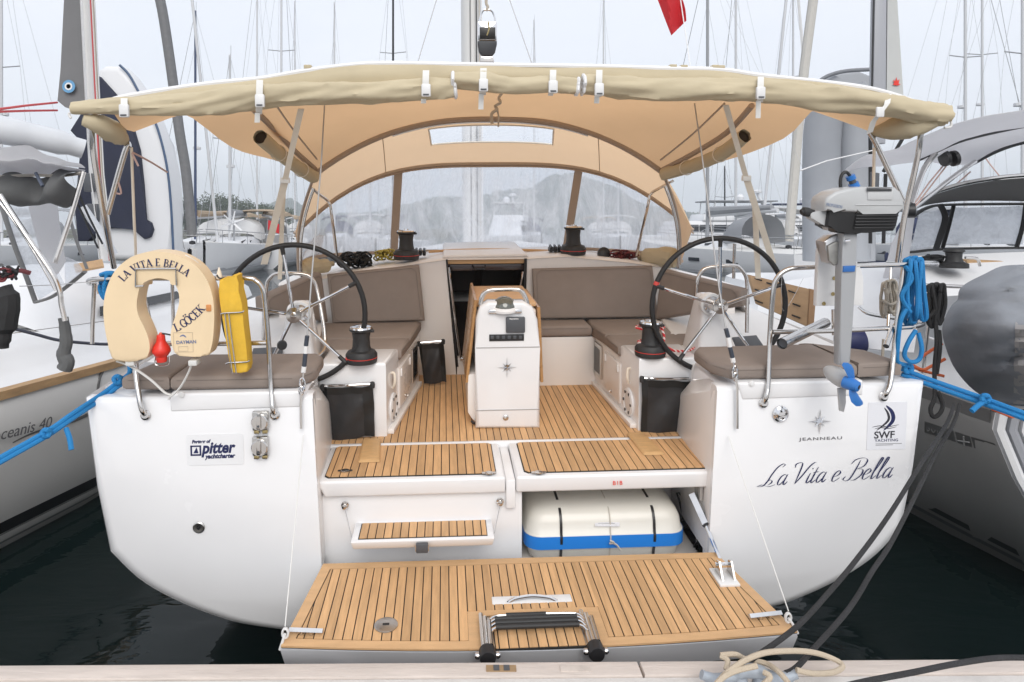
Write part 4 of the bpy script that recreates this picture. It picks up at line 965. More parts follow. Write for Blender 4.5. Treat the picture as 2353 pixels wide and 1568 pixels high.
def rollmesh(pts, y, name, seed):
    P = spline([at(px, py, y=y) for px, py, r in pts], 14); rr = spline([V((r, 0, 0)) for px, py, r in pts], 14); mm = len(P); rs = []
    for i, p in enumerate(P):
        t = (P[min(i+1, mm-1)]-P[max(i-1, 0)]).normalized(); w = V((0, -1, 0)); u = t.cross(w).normalized()
        r = rr[i].x*y/F; ring = []
        for j in range(28):
            a_ = j*2*math.pi/28; nz = noise3((p.x*4.5+seed, math.cos(a_)*1.4, math.sin(a_)*1.4), 1)*.26-abs(noise3((p.x*3.2+seed*2, math.cos(a_-p.x*1.5)*1.7, math.sin(a_-p.x*1.5)*1.7), 1))*.45+.1+noise3((p.x*20+seed, math.cos(a_)*2.5, math.sin(a_)*2.5), 1)*.06
            tw = .10*math.sin(a_*2+p.x*4+seed)
            ring.append(p+r*(1+nz+tw)*(math.cos(a_)*u+.95*math.sin(a_)*w))
        rs.append(ring)
    MB().rings(rs).build(name, CANV, Y, smooth=70); return P, rs
ends = []
for q, (pts, sd) in enumerate(zip(RC, (1.3, 5.2, 9.1))):
    P, rs = rollmesh(pts, 3.36-(.02 if q == 1 else 0), 'rolled_aft_curtain', sd); ends.append(rs)
# tan flap between hem and roll
fl_rows = []
for k in range(5):
    v = k/4; row = []
    for p in ht:
        s_ = sight(p); 
        yb = None
        allp = sum(RC, [])
        for (x0_, y0_, r0), (x1_, y1_, r1) in zip(allp, allp[1:]):
            if x0_ <= s_[0] <= x1_ and x1_ > x0_: yb = lerp(y0_, y1_, (s_[0]-x0_)/(x1_-x0_))
        b_ = at(s_[0], yb if yb else s_[1]+10, y=3.385)
        q = lerp(p, b_, v); q.y = 3.397-.02*math.sin(math.pi*v)+.014*noise3((q.x*3, v*2, 3), 1); row.append(q)
    fl_rows.append(row)
MB().grid(fl_rows, .004).build('aft_flap', CANV, Y, smooth=70)
# white edge binding where the three rolls meet
for rs, i in ((ends[0], -1), (ends[1], 0), (ends[1], -1), (ends[2], 0)):
    R_ = rs[i]; c = sum(R_, V((0, 0, 0)))/len(R_)
    MB().tube(R_, .009, 6, closed=True).build('roll_binding', mat('white_canvas', (.76, .76, .77), .75), Y)
    sp = [c+(R_[j % 28]-c)*(1-j/48) for j in range(42)]
    MB().tube(sp, .006, 5).build('roll_binding', mat('white_canvas', (.76, .76, .77), .75), Y)
# webbing straps with side-release buckles
for px, y0_, y1_, bk, tail in ((285, 226, 268, 255, 0), (597, 185, 262, 232, 20), (979, 163, 224, 208, 14), (1111, 158, 218, 196, 34), (1271, 162, 214, 200, 6), (1377, 162, 222, 206, 16), (1748, 178, 234, 214, 38)):
    P = []
    for k in range(7):
        t = k/6; p = at(px+(-2 if tail else 0)*t, lerp(y0_, y1_, t), y=3.36-.062*math.sin(math.pi*min(1, t*1.0+.05))**.5-.012); P.append(p)
    w = .0155
    b = MB().grid([[p+V((-w, 0, 0)), p+V((w, 0, 0))] for p in P], .003).build('hanging_strap', BINDW, Y)
    c = at(px, bk, y=3.272)
    MB().box(c+V((-.022, -.008, -.03)), c+V((.022, .012, .03)), .006).build('buckle', WHITE, b); MB().box(c+V((-.014, -.011, -.024)), c+V((.014, -.006, -.017)), .001).build('buckle_slot', DGREY, b)
    if tail: MB().grid([[at(px-5, y1_-2, y=3.33)+V((-w*.8, 0, 0)), at(px-5, y1_-2, y=3.33)+V((w*.8, 0, 0))], [at(px-6, y1_+tail, y=3.34)+V((-w*.8, 0, 0)), at(px-6, y1_+tail, y=3.34)+V((w*.8, 0, 0))]], .002).build('strap_tail', BINDW, b)
P = [at(2042, 218, y=3.34), at(2038, 240, y=3.28), at(2020, 262, y=3.27), at(2006, 280, y=3.3), at(1998, 305, y=3.34)]
b = MB().grid([[p+V((-.015, 0, -.004)), p+V((.015, 0, .004))] for p in P], .003).build('hanging_strap', BINDW, Y)
MB().box(at(2022, 258, y=3.265)-V((.02, .008, .025)), at(2022, 258, y=3.265)+V((.02, .008, .025)), .006).build('buckle', WHITE, b)
# corner rolls of the side curtains
for pts, rr in (([(190, 275, 3.36), (225, 285, 3.4), (262, 305, 3.5), (283, 322, 3.6)], (.025, .045, .052, .03)), ([(2150, 280, 3.36), (2100, 292, 3.4), (2050, 296, 3.5), (2012, 300, 3.6)], (.028, .05, .055, .03))):
    P = spline([at(px, py, y=y) for px, py, y in pts], 6); mm = len(P); rs = []
    rq = spline([V((r, 0, 0)) for r in rr], 6)
    for i, p in enumerate(P):
        t = (P[min(i+1, mm-1)]-P[max(i-1, 0)]).normalized(); u = t.cross(V((0, 0, 1))).normalized(); w = t.cross(u)
        rs.append([p+rq[i].x*(1+.25*noise3(p*7+u*j, 1))*(math.cos(j*math.pi/8)*u+math.sin(j*math.pi/8)*w) for j in range(16)])
    MB().rings(rs).build('corner_curtain', CANV, Y, smooth=70)
# stainless bimini legs
LEGS = [[(210, 292, 3.45), (213, 340, 3.46), (222, 400, 3.5), (240, 505, 3.6), (262, 615, 3.75)], [(300, 332, 3.6), (287, 350, 3.6), (247, 492, 3.62)], [(2118, 285, 3.45), (2112, 340, 3.46), (2100, 400, 3.5), (2078, 500, 3.55), (2062, 610, 3.6)], [(1998, 305, 3.6), (2015, 335, 3.6), (2072, 455, 3.62), (2085, 470, 3.62)]]
for pts in LEGS: MB().tube([at(px, py, y=y) for px, py, y in pts], .0145, 12, 4).build('bimini_leg', STEEL, Y)
for pts in ([(302, 340, 3.6), (308, 500, 3.7), (311, 560, 3.75), (312, 610, 3.8)], [(2009, 340, 3.6), (2007, 430, 3.62), (2006, 470, 3.65)]):
    MB().tube([at(px, py, y=y) for px, py, y in pts], .012, 6, 4, flat=.5).build('leg_strap', CREAM, Y)
for pts in ([(2173, 268, 3.36), (2185, 280, 3.36), (2184, 292, 3.36), (2170, 294, 3.36)], [(168, 258, 3.36), (158, 262, 3.36), (163, 272, 3.36)]):
    MB().tube([at(px, py, y=y) for px, py, y in pts], .006, 8, 4).build('curtain_cord', WHITE, Y)
# cream tension straps
for pts in ([(692, 250, 3.5), (655, 415, 3.85), (607, 608, 4.25)], [(1668, 242, 3.5), (1715, 410, 3.85), (1776, 604, 4.2)]):
    P = [at(px, py, y=y) for px, py, y in pts]
    for a_, b_, w in ((P[0], P[1], .016), (P[1], P[2], .021)):
        MB().grid([[a_+V((-w, 0, 0)), a_+V((w, 0, 0))], [b_+V((-w, 0, 0)), b_+V((w, 0, 0))]], .004).build('tension_strap', CREAM, Y)
    MB().box(P[1]-V((.026, .01, .016)), P[1]+V((.026, .01, .016)), .004).build('strap_slider', BINDW, Y)
for pts, w in (([(652, 430, 3.9), (648, 520, 4.15), (643, 642, 4.3)], .013), ([(1735, 480, 4.0), (1738, 560, 4.2), (1742, 640, 4.3)], .018)):
    P = [at(px, py, y=y) for px, py, y in pts]; MB().grid([[p+V((-w, 0, 0)), p+V((w, 0, 0))] for p in P], .003).build('tension_strap', CREAM, Y)
# knotted cord under the roof
k = at(1140, 240, y=4.2); pts = [at(1153, 215, y=4.2), at(1146, 226, y=4.2), at(1150, 236, y=4.19), at(1138, 244, y=4.21), at(1142, 252, y=4.2), at(1130, 262, y=4.2), at(1131, 285, y=4.2)]
MB().tube(pts, .010, 6, 4).build('roof_cord', CORD, Y); MB().tube([at(1142, 248, y=4.21), at(1146, 270, y=4.21), at(1145, 292, y=4.21)], .006, 6).build('roof_cord', CORD, Y)
for px, py in ((708, 156), (1545, 155), (1570, 156), (1642, 156), (1655, 157)):
    c = at(px, py, y=3.42); MB().box(c-V((.018, .02, .008)), c+V((.018, .02, .012)), .004).build('roof_lashing', CANV, Y)

# ---------------------------------------------------------------- mast, stays, block, flag
MASTM = mat('mast_paint', (.66, .66, .65), .35, var=.03, vscale=2)
mb_, mt_ = at(1086, 600, y=9.3), at(1082, -40, y=9.3)
d = (mt_-mb_).normalized(); top_ = mb_+d*17
MB().rings([[p+V((.135*math.cos(a_), .19*math.sin(a_), 0)) for a_ in [j*math.pi/10 for j in range(20)]] for p in (mb_-d*1.2, top_)]).build('mast', MASTM, Y)
MB().tube([mb_+V((-.02, -.195, 0)), mb_+d*16.8+V((-.02, -.195, 0))], .008, 6).build('mast_groove', mat('groove_grey', (.2, .2, .2), .6), Y)
for dx, mm_ in ((.06, RUB), (.10, CORD), (.13, WHITE)): MB().tube([mb_+V((dx, -.21, -.6)), mb_+d*16+V((dx, -.21, 0))], .008, 6).build('halyard', mm_, Y)
for z_, w in ((5.2, .9), (9.5, .7)):
    p = mb_+d*z_; MB().tube([p+V((-w, .15, .03)), p, p+V((w, .15, .03))], .03, 6, flat=.5).build('spreader', MASTM, Y)
for px0, py0, px1, py1, y0_, y1_ in ((959, 147, 1003, 0, 5.0, 5.4), (1221, 143, 1171, 0, 5.0, 5.4)):
    a_, b_ = at(px0, py0, y=y0_), at(px1, py1, y=y1_); MB().tube([a_-(b_-a_)*.2, a_+(b_-a_)*4.5], .004, 6).build('stay', STEEL, Y)
STW = [[(746, 238, 3.75), (738, 380, 3.62), (716, 640, 3.4), (706, 772, 3.32)], [(1596, 238, 3.75), (1612, 350, 3.66), (1652, 660, 3.4), (1668, 756, 3.32)]]
for pts in STW: MB().tube([at(px, py, y=y) for px, py, y in pts], .0042, 8).build('backstay', WIRE, Y)
for seq in (((706, 772), (703, 795), (702, 812), (699, 842), (697, 856)), ((1668, 756), (1673, 775), (1677, 797), (1683, 822), (1685, 833))):
    P = ats(seq, 3.31)
    for i, (mm_, r) in enumerate(((mat('sleeve_grey', (.04, .05, .07), .4), .011), (WHITE, .012), (mat('sleeve_grey', (.04, .05, .07), .4), .011), (WHITE, .012))):
        MB().tube([P[i], P[i+1]], r, 10).build('stay_sleeve', mm_, Y)
for s, seq in ((-1, [(697, 856), (696, 878), (692, 900), (691, 930), (692, 985)]), (1, [(1685, 833), (1688, 852), (1690, 868), (1694, 890), (1694, 985)])):
    P = [at(px, py, y=3.30) for px, py in seq]
    c = P[1]
    lk = lambda c, h, w_: MB().tube([c+V((w_*math.cos(a_), 0, h*math.sin(a_))) for a_ in [j*math.pi/6 for j in range(12)]], .005, 6, closed=True).build('turnbuckle', CHROME, Y)
    MB().tube([P[0], P[1]], .004, 6).build('turnbuckle_screw', STEEL, Y); lk(lerp(P[1], P[2], .3), .034, .012); lk(lerp(P[1], P[2], .9), .02, .010)
    MB().tube([P[2], P[3], P[4]], .0065, 8).build('chain_plate', STEEL, Y)
# lanyards from the chain plates to the platform corners
for seq in ([(697, 1000, 3.30), (655, 1440, 2.72)], [(1674, 1003, 3.31), (1812, 1405, 2.70)]):
    a_, b_ = [at(px, py, y=y) for px, py, y in seq]; MB().tube([a_, b_], .0026, 6).build('platform_lanyard', mat('lanyard', (.72, .72, .70), .7), Y)
    for k in range(2):
        MB().tube([b_+V((.012*math.cos(a_2), .004*k, .02*math.sin(a_2)-.03)) for a_2 in [j*math.pi/6 for j in range(12)]], .005, 6, closed=True).build('lanyard_eye', WHITE, pf)
    MB().tube([b_+V((0, 0, -.03)), b_+V((-.01 if b_.x < 0 else .02, -.01, -.06)), b_+V((-.02 if b_.x < 0 else .035, -.015, -.09))], .006, 6, 3).build('lanyard_eye', WHITE, pf)
# boom-end block over the bimini
bl = thing('mainsheet_block', 'large black and steel sheet block hanging on rope above the bimini', 'block', at(1120, 140, y=4.3))
yb = 4.3
fr = [(1100, 95), (1101, 60), (1105, 35), (1112, 24), (1127, 24), (1135, 35), (1139, 60), (1140, 95)]
MB().tube(ats(fr, yb), .006, 8, 4).build('becket', CHROME, bl)
A = at(1098, 50, y=yb); B = at(1141, 94, y=yb)
MB().box((A.x, yb-.01, B.z), (B.x, yb+.035, A.z), .004).build('cheek_plate', CHROME, bl)
A = at(1102, 64, y=yb); B = at(1138, 91, y=yb)
MB().box((A.x, yb-.016, B.z), (B.x, yb+.0, A.z), .002).build('sheave', mat('sheave_black', (.006, .006, .006), .35), bl)
MB().tube([at(1122, 50, y=yb-.02), at(1124, 66, y=yb-.02), at(1119, 82, y=yb-.02)], .005, 6, 3).build('reeved_line', mat('brass', (.45, .36, .18), .35, metal=1), bl)
q = ats([(1098, 94), (1142, 94), (1142, 102), (1138, 120), (1131, 129), (1108, 129), (1101, 118), (1098, 102)], yb-.012)
MB().prism(q, (0, .05, 0), .006).build('block_boot', mat('boot_grey', (.035, .04, .048), .5), bl)
q = ats([(1105, 129), (1133, 129), (1136, 146), (1103, 146)], yb-.004)
MB().prism(q, (0, .03, 0), .004).build('block_foot', STEEL, bl)
MB().tube([at(1119, -30, y=yb), at(1117, 6, y=yb), at(1121, 16, y=yb), at(1117, 25, y=yb)], .009, 8, 3).build('hoist_rope', CORD, bl)
# ================================================================== RAILS
def rail(pts, r=.0125, name='pushpit_rail', par=None, sm=5): return MB().tube([at(px, py, y=y) for px, py, y in pts], r, 12, sm).build(name, STEEL, par or Y)
def foot(px, py):
    c = at(px, py, y=3.319); MB().lathe(c, (0, -1, .2), ((.024, -.004), (.024, .005), (.017, .010), (.014, .02)), 20).build('rail_foot', STEEL, Y)
rail([(335, 954, 3.318), (327, 944, 3.292), (320, 915, 3.30), (312, 845, 3.35), (317, 760, 3.39), (324, 675, 3.40), (334, 645, 3.40)]); foot(335, 954)
rail([(248, 650, 5.0), (215, 653, 4.0), (203, 649, 3.65), (212, 643, 3.5), (260, 641, 3.42), (400, 640, 3.38), (560, 640, 3.36), (588, 646, 3.36), (603, 664, 3.36), (609, 700, 3.36), (617, 789, 3.35), (623, 889, 3.33), (627, 938, 3.292), (632, 953, 3.318)]); foot(632, 953)
rail([(347, 789, 3.38), (480, 790, 3.37), (615, 788, 3.36)])
rail([(217, 651, 3.75), (213, 740, 3.75), (212, 790, 3.75)], .011)
rail([(327, 662, 3.7), (340, 720, 3.7), (354, 783, 3.7)], .011); rail([(396, 650, 4.0), (397, 700, 4.0), (399, 775, 4.0)], .010)
rail([(1754, 926, 3.318), (1760, 914, 3.292), (1765, 880, 3.31), (1769, 776, 3.35), (1777, 668, 3.36), (1788, 636, 3.36), (1812, 619, 3.36), (1850, 615, 3.36), (1980, 611, 3.38), (2110, 608, 3.42), (2142, 608, 3.5), (2152, 606, 3.62), (2130, 604, 3.8), (2040, 603, 4.6)]); foot(1754, 926)
rail([(2030, 911, 3.318), (2037, 903, 3.292), (2046, 880, 3.31), (2053, 820, 3.36), (2063, 723, 3.39), (2072, 650, 3.40), (2077, 612, 3.41)]); foot(2030, 911)
rail([(1775, 763, 3.35), (1900, 761, 3.37), (2069, 753, 3.40), (2105, 750, 3.45), (2120, 744, 3.58), (2100, 738, 3.8), (2000, 722, 4.4), (1975, 708, 4.7)])
rail([(1917, 712, 3.42), (1918, 770, 3.42)], .014); rail([(1688, 560, 4.6), (1686, 640, 4.6)], .011); rail([(2047, 615, 4.2), (2040, 760, 4.0)], .010)
rail([(1797, 618, 3.9), (1800, 715, 3.9), (1846, 640, 4.3)], .001)
# cockpit hoops beside the wheels
rail([(729, 822, 4.2), (745, 803, 4.25), (747, 780, 4.3), (741, 730, 4.35), (728, 664, 4.4), (716, 640, 4.4), (695, 630, 4.4), (640, 629, 4.4), (620, 640, 4.4), (612, 660, 4.4), (607, 720, 4.38), (605, 790, 4.35)], name='cockpit_hoop')
rail([(1596, 778, 4.3), (1599, 700, 4.4), (1602, 650, 4.4), (1614, 622, 4.4), (1640, 613, 4.4), (1688, 611, 4.4), (1705, 622, 4.4), (1716, 645, 4.4), (1717, 700, 4.38), (1716, 765, 4.35)], name='cockpit_hoop')
# stern mooring cleats and small fittings
for seq in ([(243, 890), (258, 884), (278, 877)], [(2078, 848), (2098, 852), (2122, 862)]):
    MB().tube(ats(seq, 3.48), [.008, .018, .008], 8, 4, flat=.7).build('stern_cleat', STEEL, Y)
for px, py in ((417, 908), (1727, 882)):
    c = at(px, py, y=3.318); MB().lathe(c, (0, -1, 0), ((.016, 0), (.015, .004), (.011, .004), (.010, .008), (.001, .009)), 18).build('snap_button', WHITE, Y)
# inside of the right cheek: plate, latch; left cheek vents
MB().box((.975, 3.42, .20), (.992, 3.50, .33), .002).build('builder_plate', mat('plate_grey', (.35, .34, .33), .5, var=.2, vscale=60), Y)
for px, py in ((1668, 997), (718, 1022)):
    c = at(px, py, y=3.40); MB().tube([c+V((.02*math.cos(a_), 0, .012*math.sin(a_))) for a_ in [j*math.pi/5 for j in range(10)]], .004, 6, closed=True).build('shackle', STEEL, Y)
c = at(1680, 962, y=3.36); MB().lathe(c, (-1, -.3, 0), ((.018, 0), (.016, .006), (.002, .007)), 14).build('jet_nozzle', BLK, Y)
c = at(707, 985, y=3.36); MB().lathe(c, (1, -.3, 0), ((.014, 0), (.013, .006), (.002, .007)), 14).build('jet_nozzle', BLK, Y)

# ================================================================== THINGS ON THE YACHT
FOAM = mat('buoy_vinyl', (.80, .63, .41), .45, var=.05, vscale=4, bump=.08, bscale=9)
hp = [(262, 829), (248, 790), (239, 740), (238, 700), (246, 660), (265, 622), (300, 592), (345, 579), (395, 583), (440, 603), (470, 635), (487, 675), (492, 720), (490, 770), (484, 803), (473, 819), (412, 818), (401, 809), (394, 790), (392, 770), (396, 748), (407, 715), (412, 690), (408, 665), (395, 648), (370, 640), (345, 643), (325, 655), (318, 672), (314, 700), (318, 725), (330, 750), (340, 775), (344, 795), (341, 813), (328, 828)]
yb = 3.235
buoy = thing('horseshoe_lifebuoy', 'cream horseshoe lifebuoy with the yacht name, on the left stern rail', 'lifebuoy', at(360, 829, y=yb))
hpts = spline([at(px, py, y=yb) for px, py in hp], 4, True)
MB().prism(hpts, (0, .105, 0), .011, 3).build('float', FOAM, buoy, smooth=50)
# serif lettering drawn with strokes
GLY = {'L': (.62, [('v', .14, 0, 1), ('h', .02, .55, .03), ('s', .14, 1), ('u', .55, .03, .25)]), 'A': (.78, [('d', .36, 1, .66, 0, .10), ('d', .36, 1, .08, 0, .045), ('h', .2, .55, .34), ('s', .08, 0), ('s', .66, 0)]),
 'V': (.76, [('d', .1, 1, .38, 0, .10), ('d', .66, 1, .38, 0, .045), ('s', .1, 1), ('s', .66, 1)]), 'I': (.38, [('v', .18, 0, 1), ('s', .18, 0), ('s', .18, 1)]), 'T': (.70, [('v', .34, 0, 1), ('h', .04, .64, .97), ('s', .34, 0), ('u', .05, .75, .97), ('u', .63, .75, .97)]),
 'E': (.66, [('v', .15, 0, 1), ('h', .03, .55, .97), ('h', .15, .45, .5), ('h', .03, .58, .03), ('u', .56, .03, .22), ('u', .53, .8, .97)]),
 'B': (.68, [('v', .15, 0, 1), ('c', [(.03, .97), (.35, .97), (.52, .75), (.35, .53), (.15, .52)], .06), ('c', [(.15, .52), (.4, .5), (.6, .27), (.4, .03), (.03, .03)], .07)]),
 'G': (.78, [('c', [(.64, .8), (.45, .97), (.2, .88), (.08, .5), (.2, .12), (.45, .02), (.63, .12), (.63, .4)], .075), ('h', .45, .75, .42)]),
 'O': (.80, [('c', [(.38, 1), (.14, .85), (.07, .5), (.14, .15), (.38, 0), (.62, .15), (.69, .5), (.62, .85), (.38, 1)], .075), ('q', .24, 1.2), ('q', .52, 1.2)]),
 'C': (.70, [('c', [(.62, .78), (.42, .97), (.2, .88), (.08, .5), (.2, .12), (.44, .02), (.62, .2)], .075)]), 'K': (.78, [('v', .15, 0, 1), ('d', .62, 1, .17, .4, .04), ('d', .3, .55, .66, 0, .09), ('s', .15, 0), ('s', .15, 1), ('s', .66, 0), ('s', .6, 1)]), '.': (.3, [('q', .1, .06)])}
def serif(ch, O, U, Wv, h, parent, name='lettering', m_=None):
    U = V(U).normalized(); Wv = V(Wv).normalized(); N_ = U.cross(Wv); m = MB(); li = [0]
    def P(x, y): return V(O)+U*(x*h)+Wv*(y*h)+N_*(.0006+.00006*li[0])
    def quad(a, b, c, d): li[0] += 1; m.face([P(*a), P(*b), P(*c), P(*d)])
    for g in GLY[ch][1]:
        k = g[0]
        if k == 'v': quad((g[1]-.085, g[2]), (g[1]+.085, g[2]), (g[1]+.085, g[3]), (g[1]-.085, g[3]))
        elif k == 'h': quad((g[1], g[3]-.035), (g[2], g[3]-.035), (g[2], g[3]+.035), (g[1], g[3]+.035))
        elif k == 's': y = g[2]-(.0 if g[2] == 0 else .055); quad((g[1]-.17, y), (g[1]+.17, y), (g[1]+.17, y+.055), (g[1]-.17, y+.055))
        elif k == 'u': quad((g[1]-.03, g[2]), (g[1]+.03, g[2]), (g[1]+.03, g[3]), (g[1]-.03, g[3]))
        elif k == 'q': quad((g[1]-.08, g[2]-.08), (g[1]+.08, g[2]-.08), (g[1]+.08, g[2]+.08), (g[1]-.08, g[2]+.08))
        elif k == 'd':
            x0_, y0_, x1_, y1_, w = g[1:]; quad((x0_-w, y0_), (x0_+w, y0_), (x1_+w, y1_), (x1_-w, y1_))
        elif k == 'c':
            Q = spline([V((a_, b_, 0)) for a_, b_ in g[1]], 4); w = g[2]; pr = None
            for i, q in enumerate(Q):
                t = (Q[min(i+1, len(Q)-1)]-Q[max(i-1, 0)]).normalized(); n_ = V((-t.y, t.x, 0))*w*(.45+.55*abs(t.y)); cur = ((q+n_)[:2], (q-n_)[:2])
                if pr: quad(pr[0], cur[0], cur[1], pr[1]); li[0] -= 1
                pr = cur
            li[0] += 1
    for f in m.bm.faces: pass
    return m.build(name, m_ or NAVY, parent, smooth=0)
cxy = (362, 708); R_ = 99; word = 'LA VITA E BELLA'; wd = [GLY[c][0]+.10 if c != ' ' else .38 for c in word]; tot = sum(wd); pos = 0; a0, a1 = 141, 47
for c, w in zip(word, wd):
    if c != ' ':
        ang = math.radians(lerp(a0, a1, (pos+w*.45)/tot)); rx, ry = R_*1.0, R_*.97
        q = at(cxy[0]+rx*math.cos(ang), cxy[1]-ry*math.sin(ang), y=yb-.0012); tx = V((math.sin(ang), 0, -math.cos(ang))); up = V((math.cos(ang), 0, math.sin(ang)))
        h = .036; serif(c, q-tx*(w*.45*h), tx, up, h, buoy)
    pos += w
word = 'L.GOCEK'; pos = 0; wd = [GLY[c][0]+.12 for c in word]; tot = sum(wd); A = at(405, 763, y=yb-.0012); B = at(474, 711, y=yb-.0012)
for c, w in zip(word, wd):
    t0_ = pos/tot; p = lerp(A, B, t0_)+V((0, 0, -.010*math.sin(math.pi*t0_))); th = math.radians(lerp(22, 52, t0_)); tx = V((math.cos(th), 0, math.sin(th))); serif(c, p, tx, V((-math.sin(th), 0, math.cos(th))), .0395, buoy); pos += w
FADE = mat('faded_print', (.42, .36, .30), .6)
def frame_px(p0, p1, w, par, m_, y):
    a_, b_ = at(*p0, y=y), at(*p1, y=y); MB().tube([a_, V((b_.x, a_.y, a_.z)), b_, V((a_.x, a_.y, b_.z))], w, 4, closed=True).build('approval_mark', m_, par)
frame_px((398, 765), (444, 809), .0009, buoy, FADE, yb-.001); frame_px((410, 797), (432, 807), .0008, buoy, FADE, yb-.001)
text('DAYMAN', .022, mat('faded_blue', (.16, .19, .32), .6), 'approval_lettering', buoy, at(405, 791, y=yb-.001), V((1, 0, .03)), Wz, bold=.0004)
swoosh([(413, 774), (421, 771), (428, 776)], .003, mat('faded_blue', (.16, .19, .32), .6), buoy, yb-.001)
MB().tube([at(p[0], p[1], y=3.29) for p in ((425, 588), (458, 610), (480, 645), (489, 700), (491, 760), (486, 800), (480, 812))], .007, 6, 4).build('grab_line', WHITE, buoy)
for px, py in ((487, 704),): c = at(px, py, y=3.28); MB().box(c-V((.012, .05, .016)), c+V((.012, .05, .016)), .004).build('tab', mat('orange_tab', (.6, .25, .08), .6), buoy)
for seq in ([(312, 660), (312, 618), (404, 617), (406, 656)],): MB().tube(ats(seq, 3.228), .0048, 8).build('holder_frame', STEEL, buoy)
MB().tube(ats([(312, 658), (330, 657)], 3.228), .0048, 8).build('holder_frame', STEEL, buoy)
WEB = mat('white_web', (.66, .66, .64), .85)
for seq in ([(268, 830), (300, 842), (345, 872), (378, 902), (394, 908)], [(441, 830), (436, 850), (418, 885), (400, 906), (390, 912)], [(394, 906), (388, 918)]): MB().tube(ats(seq, 3.27), .009, 6, 4, flat=.55).build('tether', WEB, buoy)
for px in (304, 447): c = at(px, 832, y=3.27); MB().box(c-V((.02, .03, .012)), c+V((.02, .03, .014)), .004).build('tether_tab', WEB, buoy)
# lifebuoy light
c = at(372, 833, y=3.28); k = 3.28/F
li = thing('lifebuoy_light', 'red lifebuoy light hanging in the gap of the horseshoe buoy', 'light', c)
MB().lathe(c, (0, 0, 1), ((.004, 0), (.022, .003), (.025, .012), (.025, .028), (.03, .034), (.034, .04), (.042, .052), (.042, .062), (.036, .078), (.022, .10), (.020, .112), (.019, .128), (.016, .135), (.004, .136)), 24).build('lamp_body', RED, li)
MB().lathe(c+V((0, 0, .134)), (0, 0, 1), ((.008, 0), (.008, .008), (.003, .012)), 12).build('lamp_cap', mat('red_cap', (.75, .16, .10), .35), li)
MB().tube([c+V((0, 0, .142)), c+V((.03, 0, .136)), c+V((.065, 0, .128))], .004, 6, 3).build('lamp_lanyard', RUB, li)
MB().tube([c+V((-.03, .01, .03)), c+V((-.03, .0, -.012)), c+V((.03, .0, -.012)), c+V((.03, .01, .03))], .003, 6, 3).build('lamp_bracket', STEEL, li)
# yellow throw-line bag
yp = [(503, 645), (512, 640), (528, 642), (538, 632), (546, 633), (543, 650), (548, 668), (556, 700), (560, 750), (566, 800), (570, 845), (567, 856), (552, 859), (535, 858), (528, 846), (522, 800), (514, 750), (506, 700), (501, 670)]
yl = thing('throw_line_bag', 'yellow fabric rescue bag in a wire holder on the left stern rail', 'bag', at(548, 858, y=3.3))
MB().prism([at(px, py, y=3.255) for px, py in yp], (0, .09, 0), .026, 3).build('bag', mat('yellow_fabric', (.72, .44, .04), .75, var=.10, vscale=9, bump=.5, bscale=14), yl, smooth=60)
for py, x0_, x1_ in ((720, 507, 560), (834, 519, 573)): MB().tube(ats([(x0_, py+3), (x0_+8, py), (x1_-6, py-2), (x1_, py-6)], 3.245), .0035, 6, 3).build('wire_hoop', STEEL, yl)
for dx in (0, 9): MB().tube(ats([(517+dx, 722), (525+dx, 790), (534+dx, 858)], 3.244), .003, 6, 3).build('wire_stay', STEEL, yl)
MB().tube(ats([(498, 632), (505, 640), (520, 638)], 3.3), .004, 6, 3).build('lanyard', RUB, yl)
MB().lathe(at(504, 636, y=3.34), (0, 0, 1), ((.004, -.02), (.014, -.01), (.013, .01), (.003, .045)), 12).build('float_tip', CREAM, yl)
# ---------------------------------------------------------------- outboard motor on its board
ob = thing('outboard_motor', 'grey electric outboard motor with blue propeller clamped to the right stern rail', 'outboard motor', at(1935, 945, y=3.15))
OG = mat('motor_grey', (.46, .47, .475), .35, var=.02, coat=.2)
yo = 3.08
cap = [(1898, 486), (1897, 466), (1902, 454), (1922, 441), (1950, 433), (1990, 430), (2060, 431), (2067, 440), (2079, 460), (2081, 482), (2075, 487), (2060, 484), (1982, 485), (1970, 489), (1942, 488), (1916, 481)]
MB().prism(ats(cap, yo), (0, .14, 0), .022, 4).build('motor_cowl', OG, ob, smooth=45)
low = [(1908, 480), (1945, 484), (2068, 483), (2061, 518), (2054, 531), (1990, 532), (1970, 539), (1940, 538), (1926, 529), (1902, 522)]
MB().prism(ats(low, yo+.012), (0, .12, 0), .008).build('motor_base', mat('motor_black', (.012, .012, .013), .45), ob)
for j in range(6):
    py = 489+j*7; a_, b_ = at(1968-j, py, y=yo+.005), at(2066-j*2, py-1, y=yo+.005); MB().box((a_.x, yo+.002, a_.z-.004), (b_.x, yo+.02, a_.z+.004), .002).build('cooling_rib', mat('rib_black', (.02, .02, .021), .45), ob)
a_, b_ = at(1993, 434, y=yo), at(2050, 460, y=yo); MB().box((a_.x, yo-.006, b_.z), (b_.x, yo+.02, a_.z), .006).build('handle_recess', mat('motor_grey_light', (.55, .56, .565), .4), ob)
for py in (432.5, 436, 439): a_, b_ = at(1993, py, y=yo-.008), at(2049, py, y=yo-.008); MB().box((a_.x, yo-.01, a_.z-.0018), (b_.x, yo-.004, a_.z+.0018)).build('vent_slot', BLK, ob)
a_, b_ = at(1965, 471, y=yo), at(2074, 471, y=yo); MB().box((a_.x, yo-.004, a_.z-.002), (b_.x, yo+.01, a_.z+.002), .001).build('cowl_ridge', mat('motor_grey_light', (.55, .56, .565), .4), ob)
text('PROPULSION', .020, mat('motor_print', (.25, .29, .38), .5), 'motor_lettering', ob, at(1898, 473, y=yo-.001), V((1, 0, -.18)), Wz, bold=.0004, sx=.66)
